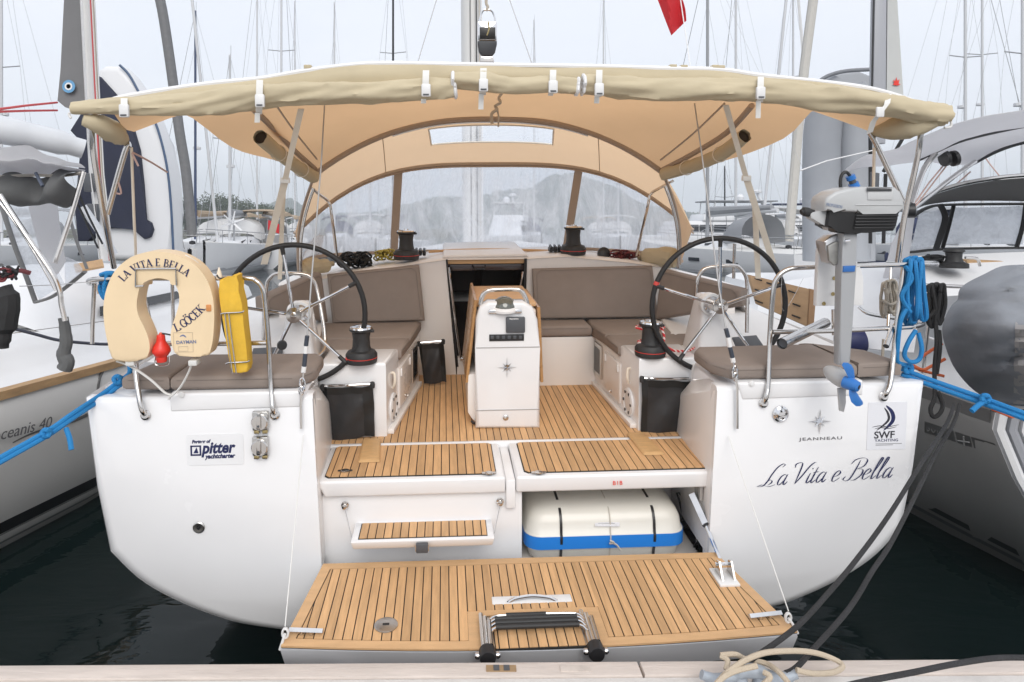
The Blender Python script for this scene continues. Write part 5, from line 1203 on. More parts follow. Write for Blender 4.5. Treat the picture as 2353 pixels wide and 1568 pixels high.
sh = [V(p) for p in ats([(1938, 535), (1972, 536), (1967, 625), (1955, 840), (1928, 840), (1934, 625)], 3.12)]
MB().prism(sh, (0, .055, 0), .012, 3).build('shaft', mat('shaft_grey', (.36, .37, .385), .35, coat=.2), ob)
q = ats([(1939, 612), (1967, 611), (1965, 625), (1938, 626)], 3.112); MB().prism(q, (0, .07, 0), .004).build('shaft_collar', mat('motor_blue', (.03, .14, .42), .4), ob)
c = at(1930, 868, y=3.14); MB().rings([[c+V((.055*math.cos(t)*1.0, 0, 0))+V((0, .05*math.sin(t)*math.cos(a_)*1.0, .05*math.sin(t)*math.sin(a_))) if False else c+V((.06*math.cos(t)*.75, -.09*math.cos(t)*.75, -.02*math.cos(t)))+.046*math.sin(t)*(math.cos(a_)*V((.77, .64, 0))+math.sin(a_)*V((0, 0, 1))) for a_ in [j*math.pi/10 for j in range(20)]] for t in [.05+i*(math.pi-.1)/12 for i in range(13)]]).build('gearcase', mat('gear_grey', (.45, .45, .45), .35), ob)
q = ats([(1926, 893), (1945, 893), (1944, 925), (1940, 948), (1930, 945)], 3.13); MB().prism(q, (0, .014, 0), .004).build('skeg', mat('gear_grey', (.45, .45, .45), .35), ob)
BLU = mat('propeller_blue', (.03, .17, .50), .35)
h = at(1955, 883, y=3.05); ax = V((.5, -.85, -.12)).normalized()
MB().lathe(h-ax*.02, ax, ((.030, -.01), (.030, .03), (.024, .055), (.012, .06), (.008, .052)), 22).build('propeller_hub', BLU, ob)
MB().lathe(h+ax*.034, ax, ((.010, 0), (.010, .006), (.002, .007)), 12).build('hub_nut', BLK, ob)
for pts in ([(1952, 873), (1940, 853), (1928, 836), (1933, 831), (1946, 833), (1959, 840), (1967, 853), (1970, 872), (1962, 878)], [(1944, 893), (1961, 892), (1974, 909), (1989, 927), (1990, 933), (1980, 936), (1967, 934), (1952, 922), (1945, 906)]):
    P = ats(pts, 3.05); c = sum(P, V((0, 0, 0)))/len(P); P = [p+V((0, (p.x-c.x)*.45, 0)) for p in P]
    m = MB(); cv_ = m.bm.verts.new(c+V((0, -.010, 0))); vs = [m.bm.verts.new(p) for p in P]; cb = m.bm.verts.new(c+V((0, .006, 0)))
    for i in range(len(vs)): m.bm.faces.new((cv_, vs[i], vs[(i+1) % len(vs)])); m.bm.faces.new((cb, vs[(i+1) % len(vs)], vs[i]))
    m.build('propeller_blade', BLU, ob, smooth=80)
# clamp bracket, tiller, power plug
q = ats([(1893, 556), (1912, 543), (1940, 536), (1948, 548), (1938, 562), (1936, 600), (1922, 612), (1906, 606), (1900, 570)], 3.17); MB().prism(q, (0, .08, 0), .008).build('clamp_bracket', ALU, ob)
q = ats([(1903, 565), (1920, 556), (1936, 556), (1932, 600), (1918, 611), (1906, 600)], 3.155); MB().prism(q, (0, .02, 0), .006).build('clamp_plate', mat('plate_dull', (.33, .33, .32), .45, metal=.6, var=.2, vscale=20), ob)
MB().tube(ats([(1941, 554), (1952, 553)], 3.10), .008, 8).build('clamp_pin', CHROME, ob)
q = ats([(1862, 489), (1902, 482), (1904, 530), (1900, 520), (1864, 503)], 3.12); MB().prism(q, (0, .05, 0), .006).build('tiller_arm', OG, ob)
MB().tube(ats([(1841, 488), (1850, 487), (1868, 491)], 3.14), [.014, .022, .019], 12, 3).build('tiller_grip', RUB, ob)
a_ = at(1890, 478, y=3.14); MB().box(a_-V((.018, .01, .003)), a_+V((.016, .01, .004)), .002).build('tiller_tab', BLU, ob)
MB().tube([at(px, py, y=3.2) for px, py in ((1932, 440), (1931, 415), (1936, 400), (1945, 396), (1953, 404))], .008, 8, 4).build('power_cable', RUB, ob)
for p0, p1, r, mm_ in (((1953, 404), (1957, 413), .022, BLU), ((1957, 413), (1960, 421), .016, DGREY), ((1960, 421), (1965, 431), .024, BLU)): MB().tube(ats([p0, p1], 3.2), r, 14).build('power_plug', mm_, ob)
# white board on the rail
bd = [(1882, 574), (1902, 573), (1904, 612), (1977, 612), (1985, 640), (1984, 702), (1876, 704)]
br = MB().prism(ats(bd, 3.29), (0, .035, 0), .006).build('motor_board', WHITE, Y)
for px, py in ((1917, 640), (1914, 676), (1893, 698)): MB().lathe(at(px, py, y=3.288), (0, -1, 0), ((.010, 0), (.009, .003), (.005, .003), (.004, -.002)), 12).build('board_bolt', mat('brass', (.45, .36, .18), .35, metal=1), br)
# rod holders
for p0, p1, r in (((1797, 790, 3.22), (1897, 742, 3.55), .027), ((2036, 796, 3.3), (2052, 748, 3.4), .014)):
    a_, b_ = at(p0[0], p0[1], y=p0[2]), at(p1[0], p1[1], y=p1[2]); MB().tube([a_, b_], r, 18, cap=False).build('rod_holder', STEEL, Y); MB().tube([a_+(b_-a_)*.03, a_+(b_-a_)*.05], r*.93, 16).build('rod_holder_core', DGREY, Y)
# ---------------------------------------------------------------- ropes
RB = mat('blue_rope', (.012, .20, .48), .75, bump=.6, bscale=160); RK = mat('black_rope', (.014, .014, .015), .8, bump=.6, bscale=160); RT = mat('tan_rope', (.46, .41, .34), .85, bump=.6, bscale=160)
RR = mat('dark_red_rope', (.16, .025, .03), .8, bump=.5, bscale=160); RY = mat('yellow_rope', (.55, .46, .10), .8, bump=.5, bscale=160); RD = mat('mooring_rope', (.026, .026, .028), .8, var=.3, vscale=12, bump=.6, bscale=120)
def red_white():
    m = bpy.data.materials.new('red_fleck_rope'); m.use_nodes = True; t = m.node_tree; N = t.nodes; p = N['Principled BSDF']; p.inputs['Roughness'].default_value = .8
    tc = N.new('ShaderNodeTexCoord'); w = N.new('ShaderNodeTexWave'); w.inputs['Scale'].default_value = 14; w.inputs['Distortion'].default_value = 1.5; w.bands_direction = 'DIAGONAL'
    r = N.new('ShaderNodeValToRGB'); r.color_ramp.elements[0].color = (.55, .03, .035, 1); r.color_ramp.elements[1].color = (.75, .62, .58, 1); r.color_ramp.elements[0].position = .62; r.color_ramp.elements[1].position = .72
    t.links.new(tc.outputs['Object'], w.inputs[0]); t.links.new(w.outputs['Fac'], r.inputs[0]); t.links.new(r.outputs[0], p.inputs[0]); return m
RW = red_white()
def coil(name, label, m_, r, paths, frame=YM, un=at, yk='y'):
    P0 = [un(p[0], p[1], **{yk: p[2]}) for p in paths[0]]
    base = min((un(p[0], p[1], **{yk: p[2]}) for q in paths for p in q), key=lambda v: v.z)
    t = thing(name, label, 'rope', base, frame=frame)
    for q in paths: MB().tube([un(p[0], p[1], **{yk: p[2]}) for p in q], r, 7, 5).build('strand', m_, t)
    return t
random.seed(3)
def loops(cx0, cx1, ytop, ybot, y, n, wob=6, dep=.05):
    out = []
    for i in range(n):
        a_ = lerp(cx0, cx1, (i+.5)/n); b_ = a_+random.uniform(-wob, wob); yt, yb_ = ytop+random.uniform(-4, 4), ybot+random.uniform(-14, 10); w = random.uniform(5, 9)
        d0, d1 = y+random.uniform(-dep, dep), y+random.uniform(-dep, dep)
        out.append([(a_-w, yt+14, d0), (a_-w*.6, yt, d0), (a_+w*.6, yt-1, d0), (a_+w, yt+14, d1), (lerp(a_+w, b_+w, .5)+random.uniform(-5, 5), (yt+yb_)/2, d1), (b_+w, yb_-12, d1), (b_, yb_, d0), (b_-w, yb_-12, d0), (lerp(a_-w, b_-w, .5)+random.uniform(-5, 5), (yt+yb_)/2, d0), (a_-w, yt+16, d0)])
    return out
coil('rope_coil', 'bright blue rope coil hanging on the right stern rail', RB, .0115, loops(2082, 2116, 598, 735, 3.42, 6, 10)+[[(2090, 700, 3.38), (2070, 735, 3.36), (2062, 800, 3.36), (2062, 830, 3.37), (2076, 838, 3.4)], [(2104, 760, 3.4), (2088, 785, 3.38), (2078, 815, 3.38), (2092, 832, 3.38), (2112, 826, 3.38), (2118, 800, 3.38), (2110, 765, 3.4)], [(2075, 838, 3.4), (2095, 842, 3.45), (2085, 850, 3.47), (2100, 856, 3.48)], [(2080, 612, 3.38), (2095, 640, 3.37), (2072, 680, 3.37), (2092, 718, 3.37)]])
coil('rope_coil', 'bright blue rope coil tucked behind the lifebuoy on the left rail', RB, .0115, [[(232, 632, 3.46), (245, 628, 3.44), (262, 630, 3.46), (255, 650, 3.44), (242, 655, 3.45)]]+loops(238, 256, 634, 684, 3.47, 3, 4))
coil('rope_coil', 'beige rope coil hanging beside the blue coil on the right rail', RT, .008, loops(2030, 2056, 650, 722, 3.7, 7, 5)+[[(2026, 690, 3.66), (2045, 700, 3.64), (2062, 694, 3.66)]]+[[(2030, 780, 3.75), (2028, 820, 3.75)]])
coil('rope_coil', 'red and white flecked rope wound on the right cockpit winch', RW, .008, [[(1494+32*math.cos(t), 752+.0*t+5*math.sin(t), 4.05-.04*math.sin(t)) for t in [j*.5 for j in range(13)]], [(1494+27*math.cos(t), 783+.7*t+4*math.sin(t), 4.05-.035*math.sin(t)) for t in [j*.5 for j in range(26)]], [(1520, 755, 4.02), (1526, 775, 4.0), (1522, 800, 3.99), (1527, 815, 3.98), (1519, 826, 3.98), (1530, 822, 3.98)], [(1520, 790, 4.02), (1548, 806, 4.0), (1580, 806, 4.05), (1595, 800, 4.1)]])
def pile(name, label, m_, r, cx, cy_, rx, ry, y, n):
    paths = []
    for i in range(n):
        x, z = cx+random.uniform(-.7, .7)*rx, cy_+random.uniform(-.6, .6)*ry; q = []
        a_ = random.uniform(0, 6.28)
        for k in range(7):
            t = a_+k*.95; q.append((x+rx*.38*math.cos(t)*random.uniform(.7, 1.2), z+ry*.45*math.sin(t)*random.uniform(.7, 1.2), y+random.uniform(-.12, .12)))
        paths.append(q)
    return coil(name, label, m_, r, paths)
pile('rope_pile', 'black rope heaped on the coachroof left of the yellow rope', RK, .009, 812, 597, 42, 20, 5.42, 22)
pile('rope_pile', 'yellow rope heap on the coachroof beside the left winch', RY, .007, 884, 586, 24, 13, 5.45, 14)
pile('rope_pile', 'dark red rope heap on the coachroof right of the right winch', RR, .007, 1432, 587, 36, 12, 5.40, 16)
MB().lathe(at(1386, 583, y=5.4), (0, -1, .2), ((.05, 0), (.05, .03), (.03, .04), (.002, .04)), 18).build('deck_organiser', BLK, Y)
# mooring lines of this yacht
def dbl(name, label, m_, r, pts, off, tail=None, knots=(), frame=YM):
    base = at(pts[-1][0], pts[-1][1], y=pts[-1][2]); t = thing(name, label, 'rope', base)
    for o in (0, 1): MB().tube([at(px, py+o*off, y=y-.01*o) for px, py, y in pts], r, 8, 5).build('strand', m_, t)
    for kx, ky, yk in knots:
        k = [(kx+9*math.cos(a_)*(1 if j % 2 else .7), ky+8*math.sin(a_), yk-.012+.015*(j % 2)) for j, a_ in enumerate([q*1.15 for q in range(13)])]
        MB().tube([at(*p[:2], y=p[2]) for p in k], r, 7, 4).build('knot', m_, t)
    if tail: MB().tube([at(px, py, y=y) for px, py, y in tail], r, 8, 4).build('tail', m_, t)
dbl('mooring_rope', 'bright blue doubled mooring rope running off the left stern quarter', RB, .0115, [(298, 842, 3.5), (296, 860, 3.46), (268, 880, 3.44), (240, 902, 3.4), (165, 952, 3.2), (110, 990, 3.1), (0, 1052, 2.95), (-90, 1105, 2.8)], 11, [(152, 985, 3.15), (160, 1008, 3.12), (164, 1034, 3.1)], [(106, 996, 3.08), (270, 873, 3.42)])
dbl('mooring_rope', 'bright blue doubled mooring rope running off the right stern quarter', RB, .0125, [(2072, 848, 3.44), (2092, 856, 3.42), (2140, 874, 3.35), (2255, 914, 3.2), (2353, 950, 3.05), (2450, 985, 2.95)], 12, [(2258, 925, 3.16), (2245, 934, 3.15), (2233, 945, 3.14)], [(2264, 917, 3.17), (2086, 848, 3.42)])
# ================================================================== DOCK GEAR (world frame)
cl_ = thing('dock_cleat', 'galvanised grey horn cleat on the pontoon edge', 'cleat', wat(1722, 1572, Y=2.42), frame=IDM)
GALV = mat('galvanised', (.36, .40, .45), .55, metal=.35, var=.15, vscale=14, bump=.2, bscale=40)
q = [(1612, 1550, 2.42), (1640, 1560, 2.42), (1680, 1556, 2.42), (1705, 1543, 2.42), (1740, 1543, 2.42), (1770, 1556, 2.42), (1800, 1558, 2.42), (1830, 1549, 2.42)]
MB().tube([wat(px, py, y) for px, py, y in q], [.016, .018, .020, .024, .024, .022, .020, .016], 12, 5).build('horns', GALV, cl_)
for px in (1700, 1748): MB().tube([wat(px, 1552, 2.42), wat(px, 1580, 2.42)], [.024, .032], 12).build('leg', GALV, cl_)
tr_ = thing('mooring_rope', 'tan rope looped loosely round the dock cleat', 'rope', wat(1700, 1540, 2.42), frame=IDM)
for q in ([(1650, 1568, 2.36), (1672, 1545, 2.38), (1712, 1518, 2.40), (1760, 1500, 2.42), (1830, 1496, 2.44), (1880, 1502, 2.46), (1922, 1518, 2.46), (1936, 1532, 2.44), (1915, 1545, 2.42), (1870, 1548, 2.4), (1830, 1540, 2.4)], [(1656, 1506, 2.46), (1690, 1504, 2.46), (1712, 1514, 2.46), (1760, 1525, 2.44), (1790, 1545, 2.38), (1812, 1570, 2.34)], [(1656, 1508, 2.46), (1672, 1518, 2.44), (1668, 1540, 2.42)], [(1640, 1580, 2.34), (1660, 1558, 2.36), (1690, 1542, 2.38), (1740, 1530, 2.38)], [(1755, 1545, 2.38), (1770, 1556, 2.36), (1752, 1575, 2.36)]):
    MB().tube([wat(px, py, y) for px, py, y in q], .0095, 8, 5).build('strand', mat('tan_mooring', (.50, .42, .32), .8, bump=.5, bscale=150), tr_)
for lab, q in (('dark mooring rope nearer the yacht, rising from the dock to the right neighbour', [(1700, 1530, 2.42), (1728, 1515, 2.45), (1829, 1442, 2.55), (1902, 1365, 2.65), (1969, 1285, 2.78), (2042, 1185, 2.95), (2119, 1062, 3.2), (2175, 975, 3.6), (2192, 930, 3.9)]), ('dark mooring rope farther from the yacht, rising from the dock to the right neighbour', [(1805, 1548, 2.42), (1829, 1535, 2.44), (1869, 1492, 2.5), (1952, 1398, 2.64), (2005, 1312, 2.78), (2045, 1252, 2.9), (2102, 1142, 3.15), (2149, 1045, 3.45), (2190, 975, 3.75), (2205, 930, 3.95)])):
    rope('mooring_rope', [wat(px, py, y) for px, py, y in q],   .0098, RD, None, lab, frame=IDM, n=8)
rope('mooring_rope', [wat(px, py, y) for px, py, y in ((1890, 1590, 2.2), (1990, 1566, 2.25), (2100, 1545, 2.3), (2200, 1525, 2.35), (2300, 1512, 2.4), (2420, 1514, 2.42))], .0095, RD, None, 'dark mooring rope lying along the right end of the pontoon', frame=IDM, n=8)
# ================================================================== NEIGHBOUR ON THE LEFT (world frame)
GH = mat('grey_hull', (.66, .655, .64), .16, var=.03, vscale=1.5, coat=.5)
CW = mat('neighbour_white', (.74, .745, .755), .4, var=.02, vscale=3)
LG = mat('light_grey_canvas', (.55, .545, .55), .85, var=.05, vscale=4, bump=.3, bscale=7, transl=.6, trcol=(.92, .92, .94))
DG = mat('dark_grey_canvas', (.12, .123, .125), .85, var=.12, vscale=6, bump=.4, bscale=9)
MG = mat('mid_grey_canvas', (.235, .25, .275), .75, var=.10, vscale=4, bump=.9, bscale=4)
VIN3 = vinyl('neighbour_vinyl', tint=(.85, .88, .92), haze=.42, streak=.4, scale=(3, 3, 3))
nl = thing('sailing_yacht', 'grey hulled yacht with teak rail moored close on the left', 'yacht', (-3.3, 5, 0), frame=IDM)
def wpoly(pts, Y): return [wat(p[0], p[1], p[2] if len(p) > 2 else Y) for p in pts]
shl = [(-3.62, 3.0), (-3.50, 3.7), (-3.29, 4.7), (-3.08, 5.75), (-2.98, 6.8), (-2.96, 8.2), (-3.15, 10.5), (-3.7, 13), (-4.7, 15.6)]
cx = -5.05
sec = []
for x, yv in shl:
    hw = x-cx if yv < 15 else .35
    s_ = []
    for dx, z in ((-.03, 1.16), (.0, 1.10), (-.02, .85), (-.07, .5), (-.16, .12), (-.32, -.08), (-.8, -.5)):
        s_.append(V((x+dx, yv, z)))
    r_ = [V((2*cx-p.x, p.y, p.z)) for p in s_[::-1]]
    sec.append(s_+r_)
MB().grid(sec).build('hull', GH, nl, smooth=50)
def off_l(z): 
    zs = [(1.16, -.03), (1.10, 0), (.85, -.02), (.5, -.07), (.12, -.16), (-.08, -.32)]
    for (a_, b_), (c_, d_) in zip(zs, zs[1:]):
        if c_ <= z <= a_: return lerp(b_, d_, (a_-z)/(a_-c_))
    return 0
def xl_(yv):
    for (x0, y0), (x1, y1) in zip(shl, shl[1:]):
        if y0 <= yv <= y1: return lerp(x0, x1, (yv-y0)/(y1-y0))
    return shl[0][0]
def on_l(px, py, out=.003):                      # point of the hull side met by a sight line
    best = None
    for k in range(400):
        Y_ = 3.05+k*.01; p = wat(px, py, Y_)
        e = p.x-(xl_(Y_)+off_l(max(-.05, min(1.15, p.z))))
        if best is None or abs(e) < best[0]: best = (abs(e), p)
    return best[1]+V((out, -out*.3, 0))
ys = [3.05+.15*i for i in range(50)]
MB().grid([[V((xl_(y)+off_l(z)+.004, y, z)) for y in ys] for z in (.25, .16)]).build('boot_stripe', mat('boot_black', (.01, .011, .013), .3), nl)
MB().grid([[V((xl_(y)+off_l(z)+.004, y, z)) for y in ys] for z in (.155, .06)]).build('waterline_stripe', mat('boot_grey2', (.16, .17, .17), .35), nl)
rows = [[V((xl_(y)+dx, y, z)) for dx, z in ((.008, 1.155), (.008, 1.215), (-.055, 1.225), (-.06, 1.16))] for y in ys]
MB().grid(rows).build('toe_rail', mat('teak_rail', (.43, .27, .135), .55, var=.2, vscale=5, stretch=(6, .8, 6), bump=.1), nl, smooth=30)
MB().grid([[V((xl_(y)+dx, y, z)) for dx, z in ((-.05, 1.17), (-.30, 1.19), (-.42, 1.24), (-.50, 1.36), (-.58, 1.44), (-1.0, 1.45))] for y in ys]).build('side_deck', CW, nl, smooth=50)
cr_ = [[V((xl_(y)+dx*k, y, z)) for dx, z in ((-.48, 1.2), (-.55, 1.35), (-.66, 1.35+h*.6), (-.95, 1.4+h), (-2.0, 1.48+h), (-3.0, 1.4+h))] for y, h, k in ((5.9, .12, 1), (6.2, .36, 1), (7, .46, 1), (8.5, .44, 1), (10, .32, 1), (11.5, .1, .9))]
MB().grid(cr_).build('coachroof', CW, nl, smooth=60)
for y0, y1 in ((6.5, 7.0), (7.3, 8.2)):
    MB().grid([[V((xl_(y)-.60+.012, y, 1.50)) for y in (y0, (y0+y1)/2, y1)], [V((xl_(y)-.655+.022, y, 1.585)) for y in (y0+.06, (y0+y1)/2, y1-.05)]]).build('coachroof_window', mat('dark_glass', (.012, .013, .015), .05), nl)
for (x0, y0), (x1, y1) in (((170, 612), (235, 600)), ((220, 660), (300, 640))): 
    P = [wat(x0, y0, 6.4), wat(x1, y1, 6.9), wat(x1+4, y1+16, 6.85), wat(x0+4, y0+16, 6.35)]; MB().prism(P, (0, 0, .02)).build('teak_hand_rail', TEAKB, nl, smooth=0)
O = on_l(-28, 1016, .03); E_ = on_l(135, 975, .03)
text('oceanis 40', .115, mat('hull_print', (.10, .10, .105), .5), 'model_lettering', nl, O, E_-O, V((-.05, 0, 1)), shear=.25, space=1.0, sx=1.02)
cr2 = spline([on_l(px, py, .004) for px, py in ((28, 1018), (70, 998), (120, 982), (170, 968), (214, 948))], 5)
m = MB(); rows = [[], []]
for i, p in enumerate(cr2): w = .005+.016*i/(len(cr2)-1); rows[0].append(p+V((0, 0, w))); rows[1].append(p-V((0, 0, w*.5)))
m.grid(rows).build('hull_crease', mat('crease', (.10, .10, .10), .5), nl)
MB().tube([on_l(240, 846, .0), on_l(228, 870), on_l(222, 910)], .012, 8, 3).build('quarter_seam', mat('crease', (.10, .10, .10), .5), nl)
# canopy rolls and hood
def wgrid(t_, b_, Y0, n=8, bul=.15, name='canopy', m_=LG, par=None, wr=0, thick=.004, k=6):
    T = spline([wat(p[0], p[1], (p[2] if len(p) > 2 else Y0)) for p in t_], k); B = spline([wat(p[0], p[1], (p[2] if len(p) > 2 else Y0)) for p in b_], k)
    if len(B) != len(T): B = [B[min(len(B)-1, round(i*(len(B)-1)/(len(T)-1)))] for i in range(len(T))]
    rows = []
    for j in range(n+1):
        v = j/n; rows.append([lerp(a_, b2, v)+V((0, -bul*math.sin(math.pi*v)+wr*noise3(lerp(a_, b2, v), 5)*math.sin(math.pi*v), wr*.5*noise3(lerp(a_, b2, v)+V((3, 1, 2)), 6))) for a_, b2 in zip(T, B)])
    return MB().grid(rows, thick).build(name, m_, par, smooth=70)
MB().tube([wat(px, py, Y_) for px, py, Y_ in ((-80, 285, 4.7), (0, 298, 4.8), (100, 318, 4.95), (192, 343, 5.1))], [.11, .10, .09, .072], 16, 5).build('boom_tube', mat('boom_silver', (.60, .62, .65), .4, var=.03), nl)
wgrid([(-80, 322), (0, 330), (70, 345), (140, 362), (178, 375), (196, 388)], [(-80, 408), (0, 406), (70, 402), (140, 403), (186, 399), (196, 394)], 4.85, 10, .3, 'bimini_canvas', LG, nl, .13)
MB().tube([wat(px, py, 4.78) for px, py in ((-80, 410), (0, 407), (70, 403), (140, 404), (188, 398))], .012, 6, 5).build('bimini_hem', mat('pale_piping', (.45, .42, .38), .8), nl)
wgrid([(-80, 410), (0, 408), (40, 402), (90, 402), (140, 404), (188, 398)], [(-80, 445), (0, 432), (35, 455), (80, 452), (115, 464), (160, 466), (182, 430)], 4.82, 14, .13, 'rolled_curtain', DG, nl, .24)
for x0, y0, x1, y1 in ((82, 398, 98, 428), (0, 420, 18, 440)): MB().tube([wat(x0, y0, 4.72), wat(x1, y1, 4.68)], .012, 6).build('curtain_tie', mat('tie_blue', (.10, .12, .17), .7), nl)
def wtube(pts, r, name, m_=STEEL, par=None, sm=4, n=10): return MB().tube([wat(p[0], p[1], p[2]) for p in pts], r, n, sm).build(name, m_, par)
wtube([(192, 395, 4.75), (160, 505, 4.7), (126, 605, 4.65)], .017, 'bimini_pole', STEEL, nl)
wtube([(0, 448, 4.5), (60, 540, 4.5), (118, 625, 4.5), (137, 668, 4.5), (141, 700, 4.5), (150, 738, 4.5)], .017, 'bimini_pole', STEEL, nl); wtube([(-20, 440, 4.55), (48, 530, 4.55), (105, 625, 4.55), (128, 668, 4.55)], .010, 'bimini_pole', STEEL, nl)
wgrid([(62, 452), (95, 448), (132, 450)], [(108, 622), (130, 632), (152, 600)], 5.4, 5, .02, 'hood_side', LG, nl)
wgrid([(0, 468), (32, 462), (60, 458)], [(90, 690), (118, 672), (150, 655)], 5.6, 6, .02, 'hood_window', VIN3, nl, thick=0)
wgrid([(150, 590), (175, 600), (190, 618)], [(150, 655), (170, 648), (192, 630)], 5.6, 3, .01, 'hood_window', VIN3, nl, thick=0)
GB = mat('grey_border', (.22, .22, .22), .8)
for pts, w in (([(0, 462), (32, 560), (62, 640), (82, 695)], .035), ([(82, 695), (118, 683), (152, 660), (195, 625)], .04), ([(160, 500), (178, 560), (200, 618)], .025), ([(0, 610), (-40, 615)], .05)):
    P = spline([wat(px, py, 5.55) for px, py in pts], 5)
    MB().tube(P, w, 6, flat=.3).build('hood_border', GB, nl)
MB().tube([wat(px, py, 4.6) for px, py in ((145, 730), (150, 760), (152, 790), (146, 815), (154, 832), (148, 848))], [.032, .036, .040, .045, .048, .05], 10, 4).build('fender_cover', DG, nl)
MB().tube([wat(px, py, 4.3) for px, py in ((8, 660), (18, 690), (12, 730), (6, 775), (4, 800))], [.05, .07, .075, .05, .04], 10, 4).build('black_cover', mat('black_cover', (.02, .02, .021), .8, bump=.5, bscale=20), nl)
wtube([(18, 752, 4.6), (80, 768, 4.7), (140, 783, 4.8), (230, 791, 5.0), (262, 790, 5.1)], .011, 'dock_line', mat('navy_fleck', (.06, .065, .09), .8), nl)
wtube([(-40, 775, 4.6), (60, 762, 4.8), (240, 738, 5.1)], .003, 'lifeline', STEEL, nl); wtube([(45, 658, 4.6), (120, 655, 4.8), (205, 648, 5.2)], .003, 'lifeline', STEEL, nl)
wtube([(36, 690, 4.9), (40, 720, 4.9)], .012, 'deck_block', CHROME, nl)
pile_ = [[(random.uniform(-10, 45), random.uniform(612, 645), 5.0+random.uniform(-.1, .1)) for k in range(5)] for i in range(9)]
for i, q in enumerate(pile_): wtube(q, .009, 'line_tail', RR if i % 2 else RK, nl, n=6)
wtube([(5, 632, 5.3), (40, 622, 5.3), (70, 628, 5.35)], .018, 'red_flag_cloth', mat('faded_red', (.16, .04, .045), .8), nl)
# mast, rig and grey sail of the left neighbour
wtube([(193, -60, 9), (206, 200, 9), (217, 400, 9), (240, 600, 9)], .064, 'mast', MASTM, nl, 0, 14)
for dx, mm_ in ((12, mat('red_fleck2', (.5, .08, .08), .7)), (-9, STEEL), (17, CORD), (21, STEEL)): wtube([(193+dx, -60, 8.8), (206+dx, 200, 8.8), (217+dx, 400, 8.8), (240+dx, 600, 8.8)], .010, 'halyard', mm_, nl, 0, 6)
for y0, x0 in ((420, 207), (490, 213)): a_ = wat(x0, y0, 8.85); MB().box(a_-V((.07, .04, .12)), a_+V((.08, .04, .12)), .02).build('mast_fitting', DGREY, nl)
P = [wat(px, py, 9.05) for px, py in ((150, -60), (186, -60), (200, 232), (182, 256), (150, 247), (132, 232), (139, 160))]
sa = MB().prism(P, (0, .03, 0)).build('grey_sail', mat('grey_sailcloth', (.175, .175, .18), .7, var=.08, vscale=2, bump=.3, bscale=5), nl)
c = wat(158, 199, 9.0); MB().lathe(c, (0, -1, 0), ((.085, 0), (.085, .004), (.001, .004)), 24).build('sail_badge', mat('badge_blue', (.13, .33, .55), .5), sa); MB().lathe(c+V((0, -.005, 0)), (0, -1, 0), ((.05, 0), (.05, .002), (.03, .002), (.03, 0)), 20).build('badge_ring', WHITE, sa)
REDL = mat('red_line', (.6, .07, .07), .7)
for q in ([(131, 236, 9), (60, 243, 8), (0, 251, 7), (-60, 262, 6.5)], [(131, 254, 9), (60, 255, 8), (0, 257, 7), (-60, 262, 6.5)]): wtube(q, .014, 'red_sheet', REDL, nl, 0, 6)
wtube([(190, 475, 8.5), (235, 540, 8.6), (262, 585, 8.7)], .05, 'rigid_vang', ALU, nl, 0)
for q in ([(178, 440, 7), (205, 500, 7.5), (235, 560, 8)], [(165, 440, 7), (195, 505, 7.5), (225, 570, 8)]): wtube(q, .012, 'rig_line', RK, nl, 0, 6)
for q in ([(287, 345, 3.62), (265, 420, 3.62), (262, 440, 3.62), (278, 445, 3.62), (272, 420, 3.6)], [(303, 350, 3.6), (345, 372, 3.8), (384, 396, 4)], [(303, 352, 3.6), (318, 382, 3.6)]):
    MB().tube([at(px, py, y=y) for px, py, y in q], .005, 6, 4).build('lashing_cord', mat('pink_fleck', (.55, .38, .34), .8), Y)
# white upright tender with navy cover, standing beyond the left neighbour
td = thing('upright_tender', 'white tender stowed upright under a navy cover behind the left neighbour', 'dinghy', wat(320, 610, 12), frame=IDM)
P = wpoly([(222, 160), (240, 149), (275, 150), (296, 172), (322, 218), (352, 270), (372, 330), (386, 400), (394, 490), (399, 600), (250, 600), (232, 400), (225, 260)], 12)
MB().prism(P, (0, .5, 0), .12, 4).build('hull_shell', mat('tender_white', (.72, .725, .74), .35), td)
MB().tube(wpoly([(275, 150), (297, 173), (322, 218), (352, 270), (372, 330), (386, 400), (394, 490), (399, 600)], 11.98), .022, 8, 4).build('rub_strake', mat('strake_blue', (.05, .09, .17), .5), td)
NV = mat('navy_cover', (.018, .022, .045), .75, var=.15, vscale=3, bump=.2, bscale=6)
P = wpoly([(226, 175), (236, 186), (265, 218), (280, 250), (305, 300), (318, 345), (326, 420), (332, 505), (344, 512), (349, 528), (343, 545), (330, 550), (318, 540), (310, 525), (240, 525), (236, 400), (230, 250)], 11.9)
MB().prism(P, (0, .2, 0), .03).build('navy_cover', NV, td)
P = wpoly([(160, 300), (184, 262), (228, 240), (238, 320), (236, 525), (200, 555), (178, 555), (170, 480), (190, 330)], 12.3)
MB().prism(P, (0, .2, 0), .03).build('navy_cover', NV, td)

